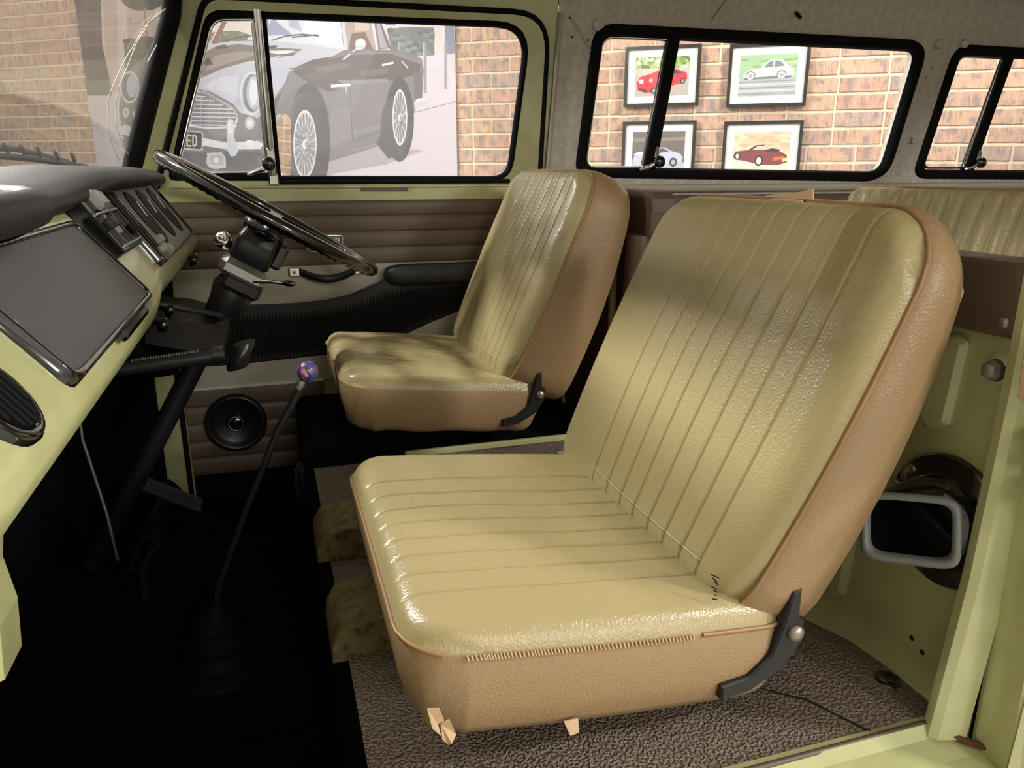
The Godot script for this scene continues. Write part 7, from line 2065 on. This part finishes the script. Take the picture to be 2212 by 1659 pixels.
# ---------------------------------------------------------------- seats
# A stuffed pad: top face with stitched pleats, side band and piping.
# ex runs along the pleats, ey out of the face, ez across.
func pad_parts(parent: Node3D, q: Dictionary) -> Array:
	var o: Vector3 = q.o
	var ex: Vector3 = q.ex
	var ey: Vector3 = q.ey
	var ez := Vector3(0, 0, 1)
	var L: float = q.L
	var w0: float = q.w0
	var w1: float = q.w1
	var r0: float = q.r0
	var r1: float = q.r1
	var e: float = q.e
	var e0: float = q.e0
	var e1: float = q.e1
	var gr: Array = q.grooves
	# columns across, finer at the pleats
	var cs := []
	for k in 33: cs.append(-1.0 + 2.0 * k / 32)
	for g in gr:
		for d in [-0.006, -0.0028, -0.0013, 0.0, 0.0013, 0.0028, 0.006]: cs.append((g + d) / w0)
	for d in [0.985, 0.96, 0.93, 0.90]: cs.append(d); cs.append(-d)
	cs.sort()
	var cols := []
	for c in cs:
		if not cols.is_empty() and c - cols[-1] < 0.0035: continue
		if c >= -1.0 and c <= 1.0: cols.append(c)
	cols[0] = -1.0
	cols[-1] = 1.0
	var rows := []
	var NX := 40
	for i in NX + 1:
		var t := float(i) / NX
		t = t - 0.10 * sin(TAU * t) / 1.0 * 0.9
		var row := []
		for c in cols:
			var a0: float = max(0.0, abs(c) * w0 - (w0 - r0))
			var a1: float = max(0.0, abs(c) * w1 - (w1 - r1))
			var xf := r0 - sqrt(max(0.0, r0 * r0 - a0 * a0))
			var xr := L - (r1 - sqrt(max(0.0, r1 * r1 - a1 * a1)))
			var x: float = lerp(xf, xr, t)
			var w: float = lerp(w0, w1, x / L) + float(q.get("belly", 0.0)) * sin(PI * clampf(x / L, 0, 1))
			var z: float = c * w + float(q.get("skew", 0.0)) * x / L
			var h: float = q.crown * (1.0 - c * c) * sin(PI * clampf(0.12 + 0.8 * x / L, 0, 1))
			var tz := clampf(1.0 - (w - absf(c * w)) / e, 0.0, 1.0)
			var ta := clampf(1.0 - (x - xf) / e0, 0.0, 1.0)
			var tb := clampf(1.0 - (xr - x) / e1, 0.0, 1.0)
			var tt := minf(1.0, sqrt(tz * tz + ta * ta + tb * tb))
			h -= float(q.drop) * (1.0 - sqrt(1.0 - tt * tt))
			h -= float(q.get("dip", 0.0)) * exp(-pow((x / L - 0.55) / 0.25, 2) - pow(c / 0.5, 2))
			var m := smoothstep(0.0, 0.02, x - xf) * smoothstep(0.0, 0.03, xr - x)
			for g in gr:
				var dz: float = c * w0 - g
				if absf(dz) < 0.03:
					h -= (float(q.get("deep", 0.0026)) * exp(-pow(dz / float(q.get("wide", 0.0013)), 2))) * m
			if q.has("ripple"):
				h += float(q.ripple) * sin(x * 61.0 + z * 23.0) * sin(z * 47.0 - x * 19.0) * clampf((w - absf(c * w)) / 0.05, 0, 1)
			row.append(o + ex * x + ez * z + ey * h)
		rows.append(row)
	var s := mb()
	sheet(s, rows)
	var face := obj(q.face_name, s, q.top, parent, q.face_label)
	if q.has("seam"):
		s = mb()
		var run0 := []
		for k in cols.size():
			var cz: float = cols[k] * w0
			if cz < gr[0] - 0.001 or cz > gr[-1] + 0.001: continue
			for i in NX:
				var xa: float = (rows[i][k] - o).dot(ex)
				var xb: float = (rows[i + 1][k] - o).dot(ex)
				if xa <= q.seam and xb > q.seam:
					run0.append((rows[i][k] as Vector3).lerp(rows[i + 1][k], (q.seam - xa) / (xb - xa)))
		tube(s, run0, 0.0021, 6)
		obj("pleat_seam", s, q.top, parent)
	# boundary
	var n: int = cols.size()
	var loop := []
	for k in n: loop.append(rows[0][k])
	for i in range(1, NX + 1): loop.append(rows[i][n - 1])
	for k in range(n - 2, -1, -1): loop.append(rows[NX][k])
	for i in range(NX - 1, 0, -1): loop.append(rows[i][0])
	var clean := []
	for p in loop:
		if clean.is_empty() or p.distance_to(clean[-1]) > 0.0025: clean.append(p)
	loop = clean
	var N := loop.size()
	var outw := []
	for k in N:
		var t: Vector3 = (loop[(k + 2) % N] - loop[(k - 2 + N) % N])
		var nn := t.cross(ey).normalized()
		outw.append(nn)
	if (outw[0] as Vector3).dot(ex) > 0:
		for k in N: outw[k] = -outw[k]
	var th: float = q.thick
	var loops := []
	for lv in q.band:
		var l := []
		for k in N:
			l.append(loop[k] + outw[k] * (float(lv[0]) - float(q.get("tuck", 0.0)) * maxf(0.0, -outw[k].x) * float(lv[1])) - ey * (lerpf(th, float(q.get("thick1", th)), pow(clampf((loop[k] - o).dot(ex) / L, 0, 1), 2.6)) * float(lv[1])) + outw[k] * float(q.get("crease", 0.0)) * sin(k * 0.55 + lv[1] * 5.0) * lv[1])
		loops.append(l)
	s = mb()
	loft(s, loops, true, false)
	var cen := Vector3.ZERO
	for p in loops[-1]: cen += p / float(N)
	for k in N: tri(s, cen, loops[-1][k], loops[-1][(k + 1) % N])
	var band := obj("side_band", s, q.side, parent, q.band_label)
	# piping, broken where q.gap says so
	var run := []
	var gap: Callable = q.get("gap", func(_p): return false)
	var start := 0
	for k in N:
		if gap.call(loop[k]) and not gap.call(loop[(k + 1) % N]): start = k + 1
	s = mb()
	var any := false
	for k in N + 1:
		var p: Vector3 = loop[(start + k) % N]
		if gap.call(p) or k == N:
			if run.size() > 2: tube(s, run, 0.0024, 8); any = true
			run = []
			if k == N: break
		else: run.append(p + outw[(start + k) % N] * 0.001)
	if any: obj("piping", s, M.piping, parent, "brown piping")
	return [face, band, loop, outw]

func flap(s: SurfaceTool, pts: Array, n: Vector3) -> void:
	# a crumpled scrap of torn cover, 1.5 mm thick
	for k in range(1, pts.size() - 1):
		tri(s, pts[0], pts[k], pts[k + 1])
		tri(s, pts[0] + n * 0.0015, pts[k + 1] + n * 0.0015, pts[k] + n * 0.0015)
	for k in pts.size():
		var j := (k + 1) % pts.size()
		quad(s, pts[k], pts[j], pts[j] + n * 0.0015, pts[k] + n * 0.0015)

func front_seat(driver: bool) -> Node3D:
	var dz := -0.885 if driver else 0.0
	var dx := 0.035 if driver else 0.0
	var off := Vector3(dx, 0.004 if driver else 0.0, dz)
	var zc := -0.818 + dz
	var label := "creased tan vinyl driver's seat behind the steering wheel" if driver else "large tan vinyl passenger seat nearest the viewer, pleated, with torn seams"
	var t := thing("front_seat", label, "car seat", Vector3(0.3 + dx, 0.45, zc), "front seats of the van")
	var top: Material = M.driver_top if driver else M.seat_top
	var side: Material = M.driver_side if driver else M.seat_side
	# cushion
	var a := deg_to_rad(6.0)
	var gz := [-0.928, -0.880, -0.838, -0.800, -0.761, -0.723, -0.686, -0.651]
	var cg := []
	for z in gz: cg.append(z + 0.818)
	var band := [[0.0, 0.0], [0.001, 0.04], [0.003, 0.25], [0.002, 0.55], [-0.004, 0.85], [-0.012, 0.98], [-0.022, 1.0]]
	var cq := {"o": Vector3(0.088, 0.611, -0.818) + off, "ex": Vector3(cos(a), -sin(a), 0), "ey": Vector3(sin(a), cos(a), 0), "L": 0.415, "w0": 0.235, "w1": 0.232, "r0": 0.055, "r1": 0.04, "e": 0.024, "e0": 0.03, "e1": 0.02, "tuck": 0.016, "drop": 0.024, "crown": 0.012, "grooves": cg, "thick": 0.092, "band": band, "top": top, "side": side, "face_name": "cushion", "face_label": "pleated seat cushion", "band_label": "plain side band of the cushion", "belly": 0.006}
	if driver:
		cq.ripple = 0.0022
		cq.crease = 0.004
		cq.dip = 0.012
		cq.gap = func(p): return p.z > zc + 0.2 and p.x > 0.1
	else:
		cq.dip = 0.006
		cq.ripple = 0.0006
		cq.gap = func(p): return p.z > zc + 0.215 and p.x > 0.125 and p.x < 0.375
	var res := pad_parts(t, cq)
	if not driver:
		var s := mb()
		var loop: Array = res[2]
		var outw: Array = res[3]
		var edge := []
		for k in loop.size():
			if cq.gap.call(loop[k]): edge.append([loop[k], outw[k]])
		var total := 0.0
		var n := edge.size()
		for k in n - 1:
			var p: Vector3 = edge[k][0]
			var r: Vector3 = edge[k + 1][0]
			var m := int(p.distance_to(r) / 0.0045) + 1
			for j in m:
				var c := p.lerp(r, (j + 0.5) / m) + (edge[k][1] as Vector3) * 0.003
				box(s, c, Vector3(0.0016, 0.006, 0.003), Basis(Vector3(0, 0, 1), 0.3), 0.0006)
			total += m
		obj("seam_stitching", s, M.cloth, t, "row of zigzag stitches along the side seam")
		s = mb()
		for f in [[0.092, 0.528], [0.108, 0.512], [0.118, 0.53]]:
			pass
		flap(s, [Vector3(0.1040, 0.5350, -0.5820), Vector3(0.1138, 0.5364, -0.5771), Vector3(0.1166, 0.5273, -0.5715), Vector3(0.1110, 0.5245, -0.5729), Vector3(0.1124, 0.5175, -0.5659), Vector3(0.1061, 0.5224, -0.5715)], Vector3(-0.3, 0, 1))
		flap(s, [Vector3(0.1140, 0.5220, -0.5740), Vector3(0.1210, 0.5283, -0.5705), Vector3(0.1259, 0.5150, -0.5663), Vector3(0.1203, 0.5108, -0.5607), Vector3(0.1182, 0.5066, -0.5649), Vector3(0.1133, 0.5122, -0.5663)], Vector3(0.2, 0.1, 1))
		obj("torn_flap", s, M.cloth, t, "torn scrap of cover at the front corner")
		s = mb()
		flap(s, [Vector3(0.2350, 0.4900, -0.5810), Vector3(0.2490, 0.4914, -0.5796), Vector3(0.2483, 0.4788, -0.5754), Vector3(0.2399, 0.4767, -0.5761)], Vector3(0, 0, 1))
		obj("hanging_tab", s, M.cloth, t, "small hanging tab under the cushion")
		s = mb()
		for p in [[0.150, -0.885], [0.156, -0.888], [0.160, -0.883]]:
			tube(s, [Vector3(p[0], 0.606, p[1]), Vector3(p[0] + 0.006, 0.606, p[1] - 0.006)], 0.0012, 5)
		obj("scuff", s, M.foam_dark, t, "small dark nick in the cushion")
	# dark under-frame
	var s := mb()
	box(s, Vector3(0.335, 0.490, -0.825) + off, Vector3(0.22, 0.024, 0.30), Basis.IDENTITY, 0.01)
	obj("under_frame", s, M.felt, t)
	# backrest
	var u := Vector3(0.381, 0.925, 0).normalized()
	var f := Vector3(-0.925, 0.381, 0).normalized()
	var bg := []
	for z in gz: bg.append((z + 0.787) * 0.96 + 0.052)
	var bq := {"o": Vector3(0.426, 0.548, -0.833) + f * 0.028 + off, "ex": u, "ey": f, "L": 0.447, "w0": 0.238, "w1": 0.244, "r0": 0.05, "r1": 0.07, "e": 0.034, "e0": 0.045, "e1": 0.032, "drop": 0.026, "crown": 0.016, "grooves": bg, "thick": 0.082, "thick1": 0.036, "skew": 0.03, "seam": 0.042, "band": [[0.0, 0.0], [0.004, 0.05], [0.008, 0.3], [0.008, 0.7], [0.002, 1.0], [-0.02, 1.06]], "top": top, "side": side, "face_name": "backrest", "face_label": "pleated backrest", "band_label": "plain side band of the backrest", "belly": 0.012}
	if driver:
		bq.o = Vector3(0.426, 0.556, -0.83) + f * 0.028 + off
		bq.ripple = 0.0012
		bq.L = 0.47
		bq.thick = 0.125
		bq.thick1 = 0.08
	pad_parts(t, bq)
	# hinge arms
	for zz in ([0.247, -0.247] if not driver else [0.247]):
		var outline := rpoly([[0.480, 0.588, 0.0], [0.491, 0.590, 0.0], [0.491, 0.558, 0.003], [0.498, 0.554, 0.006], [0.499, 0.530, 0.006], [0.478, 0.500, 0.02], [0.440, 0.480, 0.01], [0.405, 0.477, 0.0], [0.405, 0.493, 0.0], [0.436, 0.497, 0.01], [0.461, 0.517, 0.01], [0.473, 0.552, 0.01]], 3)
		s = mb()
		var z0: float = -0.828 + zz + dz
		prism(s, outline, func(v, o): return Vector3(v.x + dx, v.y + off.y, z0 + o), -0.006, 0.006, 0.002)
		var arm := obj("hinge_arm", s, M.dark_metal, t, "curved black hinge arm")
		s = mb()
		lathe(s, Vector3(0.487 + dx, 0.540 + off.y, z0 + 0.006), Vector3(0, 0, 1), [Vector2(0.009, 0), Vector2(0.009, 0.003), Vector2(0.006, 0.006), Vector2(0, 0.0065)], 16)
		obj("pivot_bolt", s, M.bolt, arm, "silver cross-head pivot bolt")
	# back frame tubes
	s = mb()
	tube(s, [Vector3(0.475, 0.53, -0.60 + dz) + Vector3(dx, 0, 0), Vector3(0.53, 0.70, -0.60 + dz) + Vector3(dx, 0, 0), Vector3(0.60, 0.86, -0.60 + dz) + Vector3(dx, 0, 0)], 0.010, 10)
	obj("back_tube", s, M.dark_metal, t)
	if not driver:
		s = mb()
		var tp: Vector3 = bq.o + u * 0.445
		flap(s, [tp + Vector3(0.020, -0.014, -0.03), tp + Vector3(0.026, -0.003, -0.015), tp + Vector3(0.030, 0.002, 0.015), tp + Vector3(0.028, 0.003, 0.05), tp + Vector3(0.026, 0.003, 0.075), tp + Vector3(0.022, 0.009, 0.083), tp + Vector3(0.022, -0.003, 0.084), tp + Vector3(0.016, -0.010, 0.096), tp + Vector3(0.016, -0.016, 0.06)], -f)
		flap(s, [tp + Vector3(0.014, -0.010, 0.0), tp + Vector3(0.016, -0.004, 0.02), tp + Vector3(0.014, -0.003, 0.05), tp + Vector3(0.012, -0.004, 0.078), tp + Vector3(0.012, -0.013, 0.08), tp + Vector3(0.012, -0.015, 0.03)], -f)
		obj("torn_seam", s, M.cloth, t, "torn open seam along the top of the backrest")
		s = mb()
		var cr := Vector3(0.628, 0.900, -0.586)
		flap(s, [cr, cr + Vector3(0.008, 0.002, 0.006), cr + Vector3(0.013, -0.015, 0.008), cr + Vector3(0.010, -0.034, 0.006), cr + Vector3(0.0, -0.025, 0.004)], Vector3(0, 0, 1))
		obj("torn_cover", s, M.cloth, t, "torn pale cover at the backrest corner")
		s = mb()
		for k in 7: tube(s, [Vector3(0.402 + 0.002 * (k % 3), 0.608 - 0.004 * k, -0.598 + 0.001 * k) + f * 0.006, Vector3(0.408 - 0.002 * (k % 2), 0.606 - 0.004 * k, -0.592) + f * 0.006], 0.0007, 5)
		obj("scuff", s, M.foam_dark, t, "small dark scuff at the backrest foot")
	return t

func build_seats() -> void:
	front_seat(false)
	front_seat(true)
	# rear bench
	var t := thing("rear_bench", "tan pleated bench seat in the rear compartment", "bench seat", Vector3(1.5, 0.14, -1.1))
	var u := Vector3(sin(0.25), cos(0.25), 0)
	var f := Vector3(-cos(0.25), sin(0.25), 0)
	var g := []
	for k in 23: g.append(-0.50 + 0.0455 * k)
	var q := {"o": Vector3(1.30, 0.48, -1.13), "ex": u, "ey": f, "L": 0.50, "w0": 0.55, "w1": 0.55, "r0": 0.04, "r1": 0.05, "e": 0.03, "e0": 0.03, "e1": 0.03, "drop": 0.03, "crown": 0.006, "deep": 0.007, "wide": 0.006, "grooves": g, "thick": 0.09, "band": [[0.0, 0.0], [0.006, 0.1], [0.006, 0.8], [0.0, 1.0]], "top": M.bench, "side": M.bench, "face_name": "backrest", "face_label": "pleated bench backrest", "band_label": ""}
	pad_parts(t, q)
	q.o = Vector3(0.98, 0.47, -1.13)
	q.ex = Vector3(1, -0.06, 0).normalized()
	q.ey = Vector3(0.06, 1, 0).normalized()
	q.L = 0.36
	q.face_name = "cushion"
	q.face_label = "pleated bench cushion"
	pad_parts(t, q)
	var s := mb()
	box(s, Vector3(1.2, 0.26, -1.13), Vector3(0.4, 0.24, 1.0), Basis.IDENTITY, 0.01)
	obj("seat_box", s, M.brown_dark, t)

func build_small_things() -> void:
	# slotted black heater outlet low beside the driver's seat
	var t := thing("heater_grille", "small black slotted grille on the seat platform side by the driver", "grille", Vector3(0.10, 0.33, -1.62))
	var s := mb()
	box(s, Vector3(0.034, 0.34, -1.62), Vector3(0.02, 0.09, 0.05), Basis.IDENTITY, 0.006)
	obj("body", s, M.black, t)
	for k in 6:
		s = mb()
		box(s, Vector3(0.022, 0.31 + 0.012 * k, -1.62), Vector3(0.008, 0.005, 0.04), Basis.IDENTITY, 0.001)
		obj("fin", s, M.rib, t)
